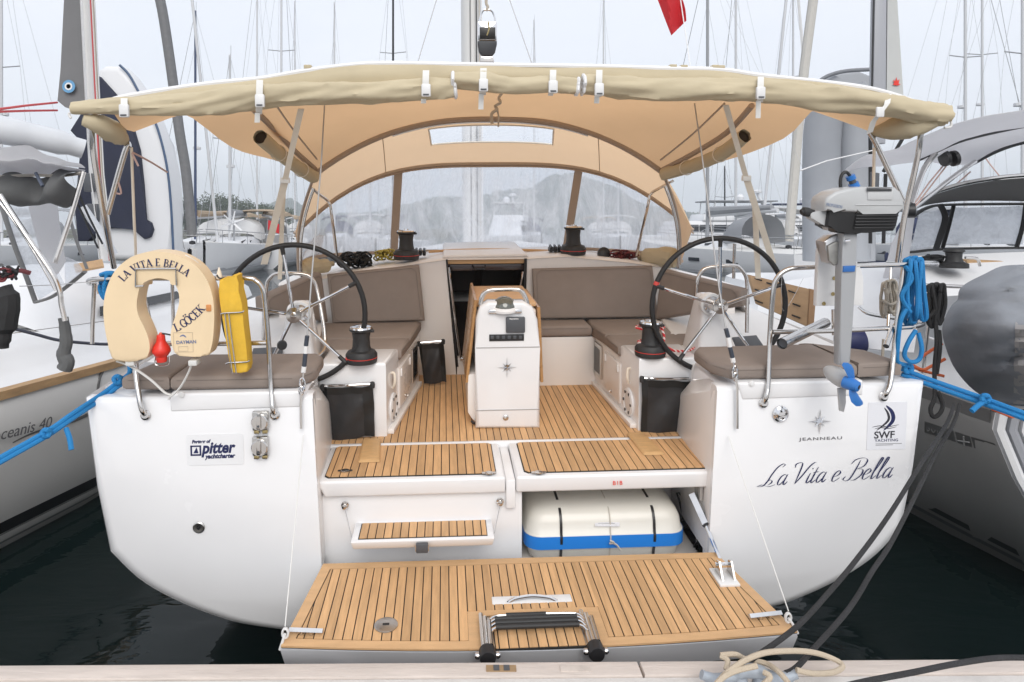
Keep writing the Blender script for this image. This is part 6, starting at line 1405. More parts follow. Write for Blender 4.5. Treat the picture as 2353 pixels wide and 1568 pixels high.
# ================================================================== NEIGHBOUR ON THE RIGHT
nr = thing('sailing_yacht', 'yacht with black windowed hood and grey bimini moored close on the right', 'yacht', (3.6, 5, 0), frame=IDM)
GH2 = mat('shaded_hull_right', (.44, .435, .42), .2, var=.04, vscale=1.5, coat=.4)  # white gelcoat; the shade between the hulls is put into this grey
shr = [(3.26, 4.28), (3.26, 4.6), (3.27, 5.0), (3.25, 6.0), (3.2, 7), (3.18, 8.5), (3.35, 11), (3.9, 13.5), (5.0, 16)]
wl_ = [.50, .42, .34, .22, .16, .14, .16, .2, .1]
cx2 = 5.35; sec = []
for (x, yv), w in zip(shr, wl_):
    s_ = [V((x+dx*w, yv-dz, z)) for dx, z, dz in ((.0, 1.18, 0), (-.04, 1.08, 0), (.12, .80, 0), (.4, .45, 0), (1, .05, 0), (1.8, -.2, 0), (3, -.5, 0))]
    sec.append(s_+[V((2*cx2-p.x, p.y, p.z)) for p in s_[::-1]])
# raked transom: the aft section leans forward towards the water
for p in sec[0]: p.y = 4.30-.28*max(0, 1.0-p.z)
MB().grid(sec).build('hull', GH2, nr, smooth=50)
m = MB(); m.face(sec[0]); m.build('transom', CW, nr)
st_ = [p for p in sec[0][:6]]
for k, (dx, mm_) in enumerate(((.03, CW), (.10, mat('band_grey', (.33, .34, .37), .5)), (.17, CW))):
    MB().tube([p+V((dx, -.02-.01*k, 0)) for p in st_], .03, 6).build('transom_edge', mm_, nr)
def xr_(yv, z):
    for (a_, b_), w0, w1 in zip(zip(shr, shr[1:]), wl_, wl_[1:]):
        if a_[1] <= yv <= b_[1]:
            t = (yv-a_[1])/(b_[1]-a_[1]); x = lerp(a_[0], b_[0], t); w = lerp(w0, w1, t)
            L_ = [(1.18, 0), (1.08, -.04), (.80, .12), (.45, .4), (.05, 1), (-.2, 1.8)]
            for (z0, d0), (z1, d1) in zip(L_, L_[1:]):
                if z1 <= z <= z0: return x+w*lerp(d0, d1, (z0-z)/(z0-z1))
    return shr[0][0]
def on_r(px, py, out=.004):
    best = None
    for k in range(300):
        Y_ = 4.3+k*.01; p = wat(px, py, Y_); e = abs(p.x-xr_(Y_, max(-.15, min(1.17, p.z))))
        if best is None or e < best[0]: best = (e, p)
    return best[1]+V((-out, 0, 0))
def hq(pts, m_, name, out=.005):
    MB().grid([[on_r(*pts[0], out), lerp(on_r(*pts[0], out), on_r(*pts[1], out), .5), on_r(*pts[1], out)], [on_r(*pts[3], out), lerp(on_r(*pts[3], out), on_r(*pts[2], out), .5), on_r(*pts[2], out)]]).build(name, m_, nr)
HB = mat('hull_band', (.155, .155, .15), .35)
hq([(2126, 968), (2192, 990), (2198, 1016), (2126, 994)], HB, 'hull_band'); hq([(2196, 992), (2230, 1003), (2236, 1029), (2202, 1018)], HB, 'hull_band'); hq([(2233, 1004), (2286, 1019), (2310, 1050), (2240, 1030)], HB, 'hull_band')
for a_, b_ in (((2217, 1003), (2218, 1025)), ((2204, 1013), (2230, 1017))): MB().tube([on_r(*a_, .008), on_r(*b_, .008)], .005, 6).build('cross_mark', mat('hull_print_pale', (.45, .45, .44), .5), nr)
text('SUN', .085, mat('hull_print_faint', (.24, .24, .235), .5), 'hull_lettering', nr, on_r(2132, 990, .010), on_r(2180, 1004, .010)-on_r(2132, 990, .010), V((.1, 0, 1)), space=1.2)
ys = [4.32+.12*i for i in range(60)]
for z0, z1, mm_ in ((.20, .15, mat('boot_dark', (.035, .038, .04), .4)), (.12, .085, mat('boot_pale', (.10, .11, .11), .4))): MB().grid([[V((xr_(y, z)-.006, y, z)) for y in ys] for z in (z0, z1)]).build('boot_stripe', mm_, nr)
MB().grid([[V((xr_(y, 1.17)+dx, y, z)) for dx, z in ((-.012, 1.10), (-.016, 1.19), (.06, 1.20))] for y in ys]).build('rub_rail', mat('rail_grey', (.20, .195, .19), .5), nr)
MB().grid([[V((xr_(y, 1.17)+dx, y, z)) for dx, z in ((.03, 1.185), (.55, 1.22), (.62, 1.30), (.68, 1.55), (.8, 1.60), (1.6, 1.60))] for y in [4.32+.3*i for i in range(24)]]).build('side_deck', CW, nr, smooth=50)
MB().grid([[V((xr_(y, 1.17)+dx, y, z)) for dx, z in ((.62, 1.25), (.75, 1.35+h), (1.0, 1.5+h), (2.0, 1.58+h), (3.2, 1.5+h))] for y, h in ((5.7, .1), (6.0, .32), (7.5, .40), (9, .30), (11, .0))]).build('coachroof', CW, nr, smooth=60)
# hood with dark frame
BKF = mat('black_hood', (.022, .022, .023), .7, bump=.2, bscale=20)
wgrid([(2088, 486, 5.9), (2128, 452, 5.8), (2200, 426, 5.8), (2280, 412, 5.8), (2353, 405, 5.8), (2450, 402, 5.8)], [(2100, 482, 6.3), (2132, 470, 6.3), (2200, 462, 6.3), (2280, 461, 6.3), (2353, 462, 6.3), (2450, 464, 6.3)], 6, 5, .0, 'hood_roof', mat('hood_grey', (.07, .07, .07), .8), nr)
MB().tube([wat(px, py, 5.78) for px, py in ((2088, 488), (2128, 452), (2200, 426), (2280, 411), (2353, 404), (2450, 401))], .02, 8, 5).build('hood_bow', STEEL, nr)
P = [wat(px, py, 6.35) for px, py in ((2094, 582), (2100, 486), (2135, 466), (2450, 462), (2450, 574))]
hw_ = [[(2093, 574), (2112, 492), (2168, 480), (2164, 505), (2150, 562), (2120, 572)], [(2170, 560), (2196, 478), (2350, 475), (2350, 562)]]
for q in hw_: MB().prism([wat(px, py, 6.36) for px, py in q], (0, .004, 0)).build('hood_window', vinyl('mirror_vinyl', tint=(.75, .77, .8), haze=.5, streak=.4, scale=(4, 4, 4)), nr, smooth=0)
for pts, w in (([(2092, 580), (2112, 578), (2150, 574), (2240, 571), (2353, 570), (2450, 570)], .032), ([(2160, 470), (2172, 500), (2160, 545), (2150, 575)], .045), ([(2192, 470), (2180, 520), (2166, 570)], .03), ([(2095, 500), (2130, 478), (2180, 471), (2353, 469), (2450, 470)], .035), ([(2357, 470), (2350, 520), (2335, 572)], .03)):
    MB().tube([wat(px, py, 6.33) for px, py in pts], w, 6, 4, flat=.4).build('hood_frame', BKF, nr)
P = [wat(px, py, 6.1) for px, py in ((2032, 640), (2052, 560), (2090, 485), (2106, 478), (2096, 540), (2088, 600), (2080, 640))]
MB().prism(P, (0, .03, 0), .008).build('hood_wing', LG, nr)
# bimini of the right neighbour
wgrid([(1942, 390, 5.6), (1985, 362, 5.4), (2060, 340, 5.0), (2110, 318, 4.8), (2180, 290, 4.6), (2260, 270, 4.5), (2353, 250, 4.4), (2450, 235, 4.4)], [(1944, 396, 5.6), (1990, 384, 5.5), (2060, 376, 5.4), (2112, 367, 5.3), (2150, 350, 5.2), (2220, 320, 5.1), (2353, 290, 5.0), (2450, 275, 5)], 5, 6, .0, 'bimini_canvas', LG, nr, .03)
wgrid([(2112, 367, 5.3), (2150, 350, 5.25), (2220, 320, 5.2), (2353, 290, 5.1), (2450, 275, 5.1)], [(2180, 378, 6.2), (2235, 374, 6.2), (2290, 345, 6.2), (2353, 325, 6.2), (2450, 310, 6.2)], 5, 5, .0, 'bimini_underside', LG, nr, .02)
MB().tube([wat(px, py, Y_) for px, py, Y_ in ((2112, 368, 5.27), (2150, 350, 5.2), (2220, 321, 5.1), (2353, 291, 5), (2450, 277, 5))], .012, 6, 5).build('bimini_zip', mat('zip_dark', (.08, .08, .085), .7), nr)
MB().tube([wat(px, py, 6.18) for px, py in ((2234, 376), (2290, 347), (2353, 327), (2450, 312))], .022, 6, 5).build('bimini_hem', mat('zip_dark', (.08, .08, .085), .7), nr)
for q in ([(2150, 352, 5.2), (2125, 385, 5.2), (2108, 425, 5.1), (2094, 470, 5.0)], [(2240, 372, 6), (2200, 400, 5.7), (2150, 438, 5.4), (2098, 478, 5.0)]): wtube(q, .02, 'bimini_bow', STEEL, nr, 4)
for q in ([(2175, 372, 5.5), (2135, 420, 5.3), (2100, 470, 5.0)], [(2182, 372, 5.5), (2145, 420, 5.3), (2104, 474, 5.0)], [(2262, 360, 7), (2275, 378, 7), (2297, 405, 7)], [(2230, 395, 6), (2190, 430, 6), (2160, 450, 6)]): wtube(q, .006, 'control_line', mat('pink_fleck', (.55, .38, .34), .8), nr, 0, 6)
c = wat(2176, 365, 5.4)
for dx in (-.03, .04): MB().lathe(c+V((dx, -.02, 0)), (1, 0, .2), ((.03, -.02), (.062, -.015), (.062, .015), (.03, .02)), 16).build('control_block', BLK, nr)
MB().lathe(wat(2090, 484, 5.0), (1, -.4, 0), ((.02, -.04), (.055, -.03), (.055, .03), (.02, .04)), 16).build('pulley', BLK, nr)
# winch, ropes, teak trim on the coaming
c = wat(2192, 616, 5.4); MB().lathe(c, (0, 0, 1), ((.10, 0), (.10, .035), (.065, .05), (.055, .08), (.058, .12), (.075, .13), (.07, .15), (.02, .155)), 24).build('winch', RUB, nr)
for i in range(10):
    q = [(2145+random.uniform(-26, 28), 597+random.uniform(-10, 12), 5.5+random.uniform(-.1, .1)) for k in range(5)]; wtube(q, .009, 'line_tail', RK, nr, 4, 6)
P = [wat(px, py, 5.6) for px, py in ((2222, 598), (2300, 600), (2330, 606), (2400, 604), (2400, 618), (2222, 614))]; MB().prism(P, (0, .1, .01)).build('teak_trim', mat('teak_rail', (.43, .27, .135), .55), nr)
wtube([(2218, 592, 5.4), (2245, 595, 5.4), (2252, 612, 5.4)], .012, 'grab_rail', STEEL, nr)
wgrid([(2090, 590, 5.75), (2200, 586, 5.75), (2353, 580, 5.75), (2450, 578, 5.75)], [(2088, 690, 5.2), (2200, 680, 5.2), (2353, 672, 5.2), (2450, 668, 5.2)], 5.5, 3, .03, 'cockpit_coaming', CW, nr)
wgrid([(1740, 655, 7.6), (1850, 640, 7.2), (1980, 620, 6.6), (2100, 640, 6.0)], [(1735, 752, 6.4), (1850, 775, 6.0), (1980, 800, 5.6), (2100, 812, 5.2)], 6, 4, .05, 'cabin_side', CW, nr)
wtube([(2120, 655, 4.9), (2180, 658, 4.9), (2242, 660, 4.9)], .014, 'push_rail', STEEL, nr); wtube([(2142, 690, 4.9), (2132, 760, 4.9), (2118, 890, 4.9)], .013, 'stanchion', STEEL, nr, 0); wtube([(2128, 775, 4.9), (2155, 783, 4.9)], .011, 'push_rail', STEEL, nr, 0)
ORN = mat('orange_web', (.75, .16, .05), .7)
for q in ([(2165, 790, 4.7), (2130, 812, 4.7), (2100, 835, 4.7)], [(2172, 825, 4.6), (2140, 842, 4.6), (2120, 850, 4.6), (2095, 838, 4.7)], [(2100, 848, 4.7), (2130, 855, 4.65), (2170, 865, 4.6)], [(2280, 940, 4.0), (2310, 952, 3.95), (2328, 958, 3.95), (2335, 948, 3.95)], [(1880, 780, 6), (1945, 781, 6)]): wtube(q, .010, 'orange_webbing', ORN, nr, 4, 6)
MB().lathe(wat(1955, 785, 5.6), (1, 0, .1), ((.02, -.12), (.10, -.09), (.12, 0), (.10, .09), (.02, .12)), 18).build('fender', mat('navy_fender', (.015, .02, .09), .5), nr)
# mast and sail of the right neighbour
P = [wat(px, py, 9) for px, py in ((2012, -60), (2039, -60), (2036, 330), (2005, 330))]; MB().prism(P, (0, .12, 0), .02).build('mast', mat('mast_grey', (.36, .37, .40), .4), nr)
wtube([(2009, -60, 8.97), (2001, 330, 8.97)], .012, 'mast_track', RUB, nr, 0, 6)
P = [wat(px, py, 9.02) for px, py in ((2040, -60), (2058, -60), (2078, 250), (2037, 250))]; sa = MB().prism(P, (0, .04, 0)).build('furled_sail', mat('cream_sail', (.50, .51, .50), .7, var=.03), nr)
lf_ = [(2060, 178), (2062, 186), (2067, 183), (2065, 192), (2069, 195), (2061, 197), (2052, 195), (2055, 191), (2053, 184), (2058, 187)]
MB().prism([wat(px, py, 9.0) for px, py in lf_], (0, .006, 0)).build('sail_emblem', RED, sa, smooth=0)
for q in ([(2085, 300, 8), (2030, 395, 8)], [(2000, 300, 8), (2000, 560, 8)], [(2035, 400, 8), (2030, 560, 8)]): wtube(q, .02, 'rig_line', RK, nr, 0, 6)
P = [wat(px, py, 7.5) for px, py in ((2003, 395), (2022, 398), (2020, 452), (2002, 452))]; MB().prism(P, (0, .04, 0), .01).build('mast_fitting', DGREY, nr)
# large grey covered bundle on the stern of the right neighbour
gc = thing('covered_outboard', 'big grey fabric cover bulging over gear on the right neighbour stern', 'cover', wat(2300, 930, 4.2), frame=IDM)
ol = [(2170, 765), (2174, 735), (2187, 705), (2200, 690), (2215, 668), (2245, 645), (2300, 622), (2360, 612), (2430, 612), (2480, 640), (2500, 760), (2480, 880), (2420, 928), (2353, 932), (2290, 922), (2240, 895), (2200, 850), (2180, 805)]
lft = spline([V((x, y, 0)) for x, y in ((2345, 612), (2300, 616), (2262, 634), (2226, 652), (2208, 668), (2204, 690), (2190, 704), (2174, 735), (2169, 765), (2180, 808), (2200, 850), (2240, 895), (2290, 922), (2340, 932))], 4)
def cov(X_, p, off=0):
    vv = (p.y-612)/320; u = (X_-p.x)/max(1, 2540-p.x); e = 1-(1-min(1, max(0, u)*1.9))**2
    fz = noise3((X_*.003+1, p.y*.012+X_*.009, 3), 1)
    return wat(X_, p.y, 4.45+.014*e*math.sin(p.y*.13+X_*.05+fz*6)+.03*e*math.sin(p.y*.06-X_*.02+fz*6)-.62*e*math.sin(math.pi*min(.97, max(.03, vv)))**.7-.10*abs(noise3((X_*.006, p.y*.026+X_*.008, 2), 1))*e+.05*noise3((X_*.016, p.y*.05, 7), 1)*e-off)
rows = [[cov(lerp(p.x, 2540, k/18), p) for k in range(19)] for p in lft]
MB().grid(rows, .01).build('cover', MG, gc, smooth=80)
MB().grid([[cov(X_-(p.y-740)*.03, p, .014) for X_ in (2334, 2344, 2354, 2366)] for p in lft if p.y > 738], .004).build('panel', mat('pale_panel', (.34, .33, .33), .8), gc)
# black lines hung on the right neighbour's rail
coil('rope_coil', 'black rope coil hung on the right neighbour rail beside the grey cover', RK, .0125, [[(a_, b_, c_-.0) for a_, b_, c_ in q] for q in loops(2135, 2168, 656, 745, 4.3, 7, 9)]+[[(2150, 740, 4.25), (2152, 790, 4.22), (2147, 850, 4.2), (2148, 910, 4.15), (2138, 940, 4.12), (2144, 958, 4.1), (2160, 950, 4.1), (2166, 930, 4.12), (2155, 900, 4.15)], [(2158, 760, 4.25), (2160, 800, 4.2), (2152, 860, 4.2)], [(2130, 690, 4.25), (2122, 715, 4.25), (2135, 728, 4.25), (2150, 712, 4.24)]], frame=IDM, un=wat, yk='Y')
# teak gangway stowed on the right neighbour's rail
gw = thing('gangway', 'teak gangway with dark slots stowed on the right neighbour deck', 'gangway', wat(1860, 750, 5.6), frame=IDM)
TB = mat('gangway_teak', (.46, .30, .17), .6, var=.10, vscale=4, stretch=(1, 1, 5))
B0 = [(1722, 632, 6.3), (1862, 665, 5.7), (1858, 752, 5.7), (1742, 700, 6.2)]
P = [wat(*p) for p in B0]; MB().prism(P, (.0, .06, 0)).build('slab', TB, gw, smooth=0)
P = [wat(px, py, y) for px, py, y in ((1862, 664, 5.69), (1876, 667, 5.75), (1870, 748, 5.75), (1857, 753, 5.69))]; MB().prism(P, (0, .03, 0)).build('end_board', mat('gangway_dark', (.30, .17, .08), .6), gw, smooth=0)
for (x0, y0), (x1, y1) in (((1735, 640), (1750, 645)), ((1762, 650), (1778, 655)), ((1735, 665), (1752, 671)), ((1735, 690), (1752, 697)), ((1812, 668), (1828, 674)), ((1822, 698), (1838, 704)), ((1820, 724), (1838, 731))):
    t0 = (x0-1722)/140; wtube([(x0, y0, 6.28-.6*t0), (x1, y1, 6.26-.6*(x1-1722)/140)], .007, 'slot', CAULK, gw, 0, 5)
# grey upright tender behind the right side
t2 = thing('upright_tender', 'grey inflatable tender stowed upright behind the outboard motor', 'dinghy', wat(1920, 610, 10.5), frame=IDM)
GI = mat('tender_grey', (.33, .345, .37), .6, var=.05, vscale=3)
for pts, r in (([(1888, 600), (1887, 420), (1890, 300), (1905, 232), (1930, 205)], .27), ([(1958, 600), (1957, 420), (1958, 300), (1960, 232), (1950, 205)], .25), ([(1995, 600), (1995, 300), (1990, 200)], .10)): wtube([(a_, b_, 10.6) for a_, b_ in pts], r, 'inflatable_tube', GI, t2, 5, 18)
P = wpoly([(1866, 250), (1880, 190), (1920, 168), (1975, 163), (2005, 175), (2003, 600), (1868, 600)], 10.8); MB().prism(P, (0, .15, 0), .05, 3).build('floor', GI, t2)
wtube([(1850, 250, 10.4), (1880, 190, 10.4), (1930, 166, 10.4), (2000, 160, 10.4)], .03, 'rub_strake', mat('strake_grey', (.2, .21, .23), .6), t2)
wtube([(1840, 392, 6), (1900, 370, 6.2), (2010, 345, 6.5)], .006, 'control_line', WHITE, nr, 0, 6)
# ================================================================== MARINA BEHIND
GWH = mat('far_white', (.70, .71, .73), .35, var=.03, vscale=1)
GCR = mat('far_deck', (.66, .655, .64), .6)
FDK = mat('far_glass', (.03, .035, .045), .1)
FTAN = mat('far_tan', (.38, .29, .20), .85); FNAVY = mat('far_navy', (.02, .03, .09), .8); FGREY = mat('far_grey', (.28, .29, .31), .85); FWHC = mat('far_white_cloth', (.6, .6, .6), .85); FBLK = mat('far_black', (.02, .02, .025), .7); FRIG = mat('far_rig', (.30, .31, .33), .5); FRIGL = mat('far_hazed_wire', (.45, .46, .48), .5); FMAST = mat('far_mast', (.58, .59, .61), .4)  # FRIGL is lightened, haze put into the wire colour
FLAGR = mat('flag_red', (.68, .03, .04), .75, bump=.3, bscale=12, transl=.35)
def far_boat(label, px, Y_, L=12, B=3.9, bow=True, cloth=FTAN, mastc=FMAST, mh=17, hullm=GWH, bim=True, mast=True, yaw=0, mast_px=None, spread=(.55,), furl=None, flag=False, arch=False):
    x = wat(px, 522, Y_).x
    fr = Matrix.Translation((x, Y_, 0)) @ Matrix.Rotation(math.radians(yaw), 4, 'Z')
    t = thing('sailing_yacht' if mast else 'motor_boat', label, 'yacht' if mast else 'boat', (0, 0, 0), frame=fr, group='boats moored across the marina')
    s = -1 if bow else 1                          # bow towards or away from the viewer; stations run bow to stern
    fb = 1.25
    sec = []
    for q, w, h in ((0, .03, 1.32), (.08, .30, 1.28), (.25, .68, 1.2), (.5, .97, 1.12), (.8, 1.0, 1.08), (1, .86, 1.05)):
        yy = s*(.5-q)*L; hw = B/2*w
        half = [V((-hw, yy, fb*h)), V((-hw*.99, yy, fb*.7)), V((-hw*.9, yy, .25)), V((-hw*.6, yy, -.2)), V((0, yy, -.5))]
        sec.append(half+[V((-p.x, p.y, p.z)) for p in half[-2::-1]])
    MB().grid(sec).build('hull', hullm, t, smooth=50)
    m = MB(); m.face(sec[-1]); m.build('transom', hullm, t, smooth=0)
    MB().grid([[a_[0], V((0, a_[0].y, a_[0].z+.08)), a_[-1]] for a_ in sec]).build('deck', GCR, t)
    for sg in (-1, 1): MB().grid([[V((p.x*(1.004), p.y, z)) for p in [V((sg*abs(r[2].x)*1.03, r[2].y, 0)) for r in sec]] for z in (.42, .30)]).build('boot_stripe', FNAVY if cloth is FNAVY else FGREY, t)
    y0, y1 = s*.22*L, -s*.15*L
    MB().hexa([V((-B*.16, y0, 1.35)), V((B*.16, y0, 1.35)), V((B*.30, y1, 1.3)), V((-B*.30, y1, 1.3)), V((-B*.12, y0, 1.5)), V((B*.12, y0, 1.5)), V((B*.25, y1, 1.85)), V((-B*.25, y1, 1.85))], .06).build('coachroof', GWH, t)
    for sg in (-1, 1):
        for q in (.3, .62):
            ya, yb = lerp(y0, y1, q), lerp(y0, y1, q+.22); xa = lerp(B*.14, B*.275, q)
            MB().prism([V((sg*(xa+.012), ya, 1.5)), V((sg*(xa+.05), yb, 1.5)), V((sg*(xa+.03), yb, 1.68)), V((sg*(xa-.006), ya, 1.6))], (sg*.01, 0, 0)).build('window', FDK, t, smooth=0)
        for q in (.55, .75): 
            yy = s*(.5-q)*L; MB().box((sg*B*.485-.03, yy-.35, .82), (sg*B*.485+.03, yy+.35, .98)).build('hull_window', FDK, t, smooth=0)
    # hood and bimini arcs
    def arc(yy, w, z0, z1, n=10): return [V((w*math.cos(math.pi*(1-i/n)), yy, z0+(z1-z0)*math.sin(math.pi*i/n)**.6)) for i in range(n+1)]
    ya = y1-s*.3
    MB().grid([arc(ya+s*.9, B*.24, 1.75, 2.0), arc(ya+s*.3, B*.30, 1.6, 2.75), arc(ya-s*.7, B*.32, 1.7, 2.9)]).build('sprayhood', cloth if cloth is not FTAN else FWHC, t)
    if bim:
        yb = -s*.32*L
        MB().grid([arc(yb+s*1.0, B*.40, 2.95, 3.3), arc(yb, B*.42, 3.0, 3.4), arc(yb-s*1.0, B*.42, 2.95, 3.3)], .03).build('bimini', cloth, t)
        for sg in (-1, 1):
            for dy in (-.9, .9): MB().tube([(sg*B*.41, yb+dy, 3.0), (sg*B*.42, yb+dy*.5, 1.3)], .02, 5).build('bimini_post', FRIG, t)
    if arch:
        yb = -s*.44*L; MB().tube([(-B*.42, yb, 1.2), (-B*.40, yb, 3.2), (B*.40, yb, 3.2), (B*.42, yb, 1.2)], .04, 6).build('stern_arch', GWH, t)
        for sg in (-1, 1): MB().lathe((sg*B*.28, yb, 3.25), (0, 0, 1), ((.05, 0), (.22, .08), (.24, .2), (.12, .34), (.01, .38)), 12).build('satellite_dome', GWH, t)
    # rails
    for sg in (-1, 1):
        MB().tube([(sg*abs(r[0].x), r[0].y, r[0].z+.6) for r in sec], .018, 4).build('guard_rail', FRIG, t)
        for r in sec[1:]: MB().tube([(sg*abs(r[0].x), r[0].y, r[0].z), (sg*abs(r[0].x), r[0].y, r[0].z+.6)], .014, 4).build('stanchion', FRIG, t)
    for q in (.4, .7):
        yy = s*(.5-q)*L; MB().lathe((-B*.52, yy, .35), (0, 0, 1), ((.02, 0), (.12, .08), (.13, .45), (.04, .58)), 8).build('fender', FWHC if cloth is not FNAVY else FNAVY, t)
    if mast:
        ym = s*.06*L; mr = .085
        MB().tube([(0, ym, 1.5), (0, ym, mh)], [mr, mr*.75], 8).build('mast', mastc, t)
        MB().tube([(0, ym-s*.15, 2.9), (0, ym-s*4.3, 3.05)], .09, 8).build('boom', FMAST, t); MB().tube([(0, ym-s*.2, 3.1), (0, ym-s*4.0, 3.18)], [.22, .12], 8).build('sail_cover', cloth if cloth is not FWHC else FGREY, t)
        for q in spread:
            z = 1.5+(mh-1.5)*q; w = B*.30*(1.3-q)
            MB().tube([(-w, ym, z+.08), (0, ym, z), (w, ym, z+.08)], .028, 4).build('spreader', FRIG, t)
            for sg in (-1, 1): MB().tube([(sg*B*.44, ym, 1.3), (sg*w, ym, z+.08), (0, ym, min(mh, z+(mh-1.5)*.3))], .009, 4).build('shroud', FRIGL, t)
        MB().tube([(0, ym, mh), (0, s*.49*L, 1.5)], .015 if furl is None else .10, 5).build('forestay', FRIG if furl is None else furl, t)
        for sg in (-1, 1): MB().tube([(0, ym, mh), (sg*B*.3, -s*.47*L, 1.4)], .008, 4).build('backstay', FRIGL, t)
        MB().tube([(.05, ym, mh), (.05, ym, mh+.5)], .012, 4).build('antenna', FRIG, t)
        MB().lathe((0, ym-s*.2, 1.5+(mh-1.5)*.4), (0, 0, 1), ((.02, 0), (.22, .03), (.22, .16), (.02, .2)), 10).build('radar', GWH, t)
    if flag:
        yf = -s*.48*L; MB().tube([(B*.2, yf, 1.2), (B*.2+.1, yf, 2.8)], .02, 4).build('flag_staff', FRIG, t)
        MB().grid([[V((B*.2+.1+.08*j, yf+.06*math.sin(j*1.3), 2.75-.03*j-.55*k)) for j in range(9)] for k in (0, .5, 1)]).build('flag', FLAGR, t)
    return t
far_boat('far yacht at the left frame edge with thin pale mast', 24, 34, mh=17.2, yaw=4, cloth=FGREY)
far_boat('far yacht with navy mast behind the tender left of the lifebuoy', 462, 40, mh=14.8, mastc=mat('navy_mast', (.03, .05, .12), .4), yaw=-3, cloth=FTAN, flag=True)
far_boat('far white yacht with tan bimini left of the left steering wheel', 640, 44, mh=24, bow=False, yaw=2, cloth=FTAN, flag=True)
far_boat('far white yacht bow-on with sprayhood beside the tan bimini yacht', 535, 37, mh=11.5, yaw=8, cloth=FWHC, bim=False)
far_boat('far white yacht bow-on close behind the lifebuoy top', 600, 52, mh=23, yaw=-6, cloth=FTAN)
far_boat('far yacht with slim mast just left of the bimini centre', 771, 58, mh=21.2, cloth=FNAVY, yaw=5)
far_boat('far yacht with black mast seen over the left half of the bimini', 908, 46, mh=24, mastc=FBLK, yaw=-4, cloth=FGREY)
far_boat('far yacht with short grey mast right of the sheet block', 1225, 70, mh=23.4, cloth=FNAVY, yaw=3)
far_boat('far yacht with thin mast over the right half of the bimini', 1385, 62, mh=26, yaw=-5, cloth=FTAN)
far_boat('far yacht with tall white mast right of the red flag', 1700, 38, mh=18, bow=False, yaw=-4, cloth=FWHC)
far_boat('far yacht behind the right steering wheel with grey sprayhood', 1650, 32, mh=15.2, bow=False, yaw=22, cloth=FGREY, bim=False, mastc=FRIG)
far_boat('far yacht with tall mast left of the right frame edge', 2193, 36, mh=19, yaw=5, cloth=FNAVY)
far_boat('far yacht with twin domes on its stern arch at upper right', 2240, 42, mh=22, arch=True, yaw=-6, cloth=FWHC)
far_boat('far yacht with thick pale mast at the right frame edge', 2320, 32, mh=17.5, yaw=3, cloth=FGREY)
far_boat('far yacht with black rig seen low between bimini and grey tender', 1660, 66, mh=8.2, mastc=FBLK, cloth=FNAVY, yaw=-3)
far_boat('far yacht with pale mast between the wheel strap and the hood', 680, 66, mh=24, cloth=FWHC, yaw=7)
far_boat('far yacht seen through the left part of the windscreen', 850, 50, mh=12, cloth=FWHC, yaw=10)
far_boat('far yacht seen through the right part of the windscreen', 1420, 55, mh=12, cloth=FWHC, yaw=-10)
far_boat('far yacht with slim mast behind the grey tender', 1815, 48, mh=22, cloth=FWHC, yaw=-8, furl=FWHC)
# motor yachts
def motor(label, px, Y_, L, B, yaw, canopy):
    x = wat(px, 522, Y_).x; fr = Matrix.Translation((x, Y_, 0)) @ Matrix.Rotation(math.radians(yaw), 4, 'Z')
    t = thing('motor_yacht', label, 'motor yacht', (0, 0, 0), frame=fr, group='motor yachts across the marina')
    def lay(x0, x1, y0, y1, z0, z1, ins): return [V((x0, y0, z0)), V((x1, y0, z0)), V((x1, y1, z0)), V((x0, y1, z0)), V((x0+ins, y0+ins*.4, z1)), V((x1-ins*.3, y0+ins*.4, z1)), V((x1-ins*.3, y1-ins*.4, z1)), V((x0+ins, y1-ins*.4, z1))]
    MB().hexa(lay(-L*.46, L*.5, -B*.42, B*.42, -.2, 1.6, -.4), .1).build('hull', GWH, t)
    MB().hexa(lay(-L*.28, L*.34, -B*.38, B*.38, 1.6, 2.9, .7), .08).build('deckhouse', GWH, t)
    for k in range(6):
        xa = lerp(-L*.20, L*.26, k/6); MB().box((xa+.08, -B*.382-.06, 1.95), (xa+L*.073, -B*.36, 2.55)).build('window', FDK, t, smooth=0)
    MB().hexa(lay(-L*.10, L*.36, -B*.36, B*.36, 2.9, 3.5, .2), .06).build('flybridge', GWH, t)
    MB().box((-L*.06, -B*.38, 4.6), (L*.30, B*.38, 4.72), .04).build('hardtop', canopy, t)
    for xa in (-L*.04, L*.26):
        for sg in (-1, 1): MB().tube([(xa, sg*B*.34, 3.4), (xa+.15, sg*B*.34, 4.6)], .05, 6).build('hardtop_post', GWH, t)
    MB().tube([(L*.30, 0, 3.4), (L*.24, 0, 5.4)], .12, 6).build('radar_arch', GWH, t); MB().lathe((L*.24, 0, 5.4), (0, 0, 1), ((.05, 0), (.4, .05), (.42, .25), (.1, .35)), 12).build('radar', GWH, t)
    MB().lathe((L*.16, .5, 4.72), (0, 0, 1), ((.1, 0), (.32, .1), (.34, .4), (.18, .6), (.01, .66)), 12).build('satellite_dome', GWH, t)
    MB().tube([(-L*.47, -B*.44, 2.5), (0, -B*.45, 2.4), (L*.34, -B*.45, 2.3)], .03, 5).build('bow_rail', FRIG, t)
    for k in range(9): xa = lerp(-L*.45, L*.33, k/8); MB().tube([(xa, -B*.43, 1.6), (xa, -B*.445, 2.4)], .02, 4).build('stanchion', FRIG, t)
    for k in range(3): xa = lerp(-L*.3, L*.3, k/2); MB().box((xa-.5, -B*.45, .75), (xa+.5, -B*.42, 1.05)).build('hull_window', FDK, t, smooth=0)
    return t
motor('white motor yacht with grey hardtop behind the right steering wheel', 1640, 62, 17, 4.8, 4, FGREY)
motor('white motor yacht with navy bimini left of the grey tender', 1790, 70, 16, 4.6, -5, FNAVY)
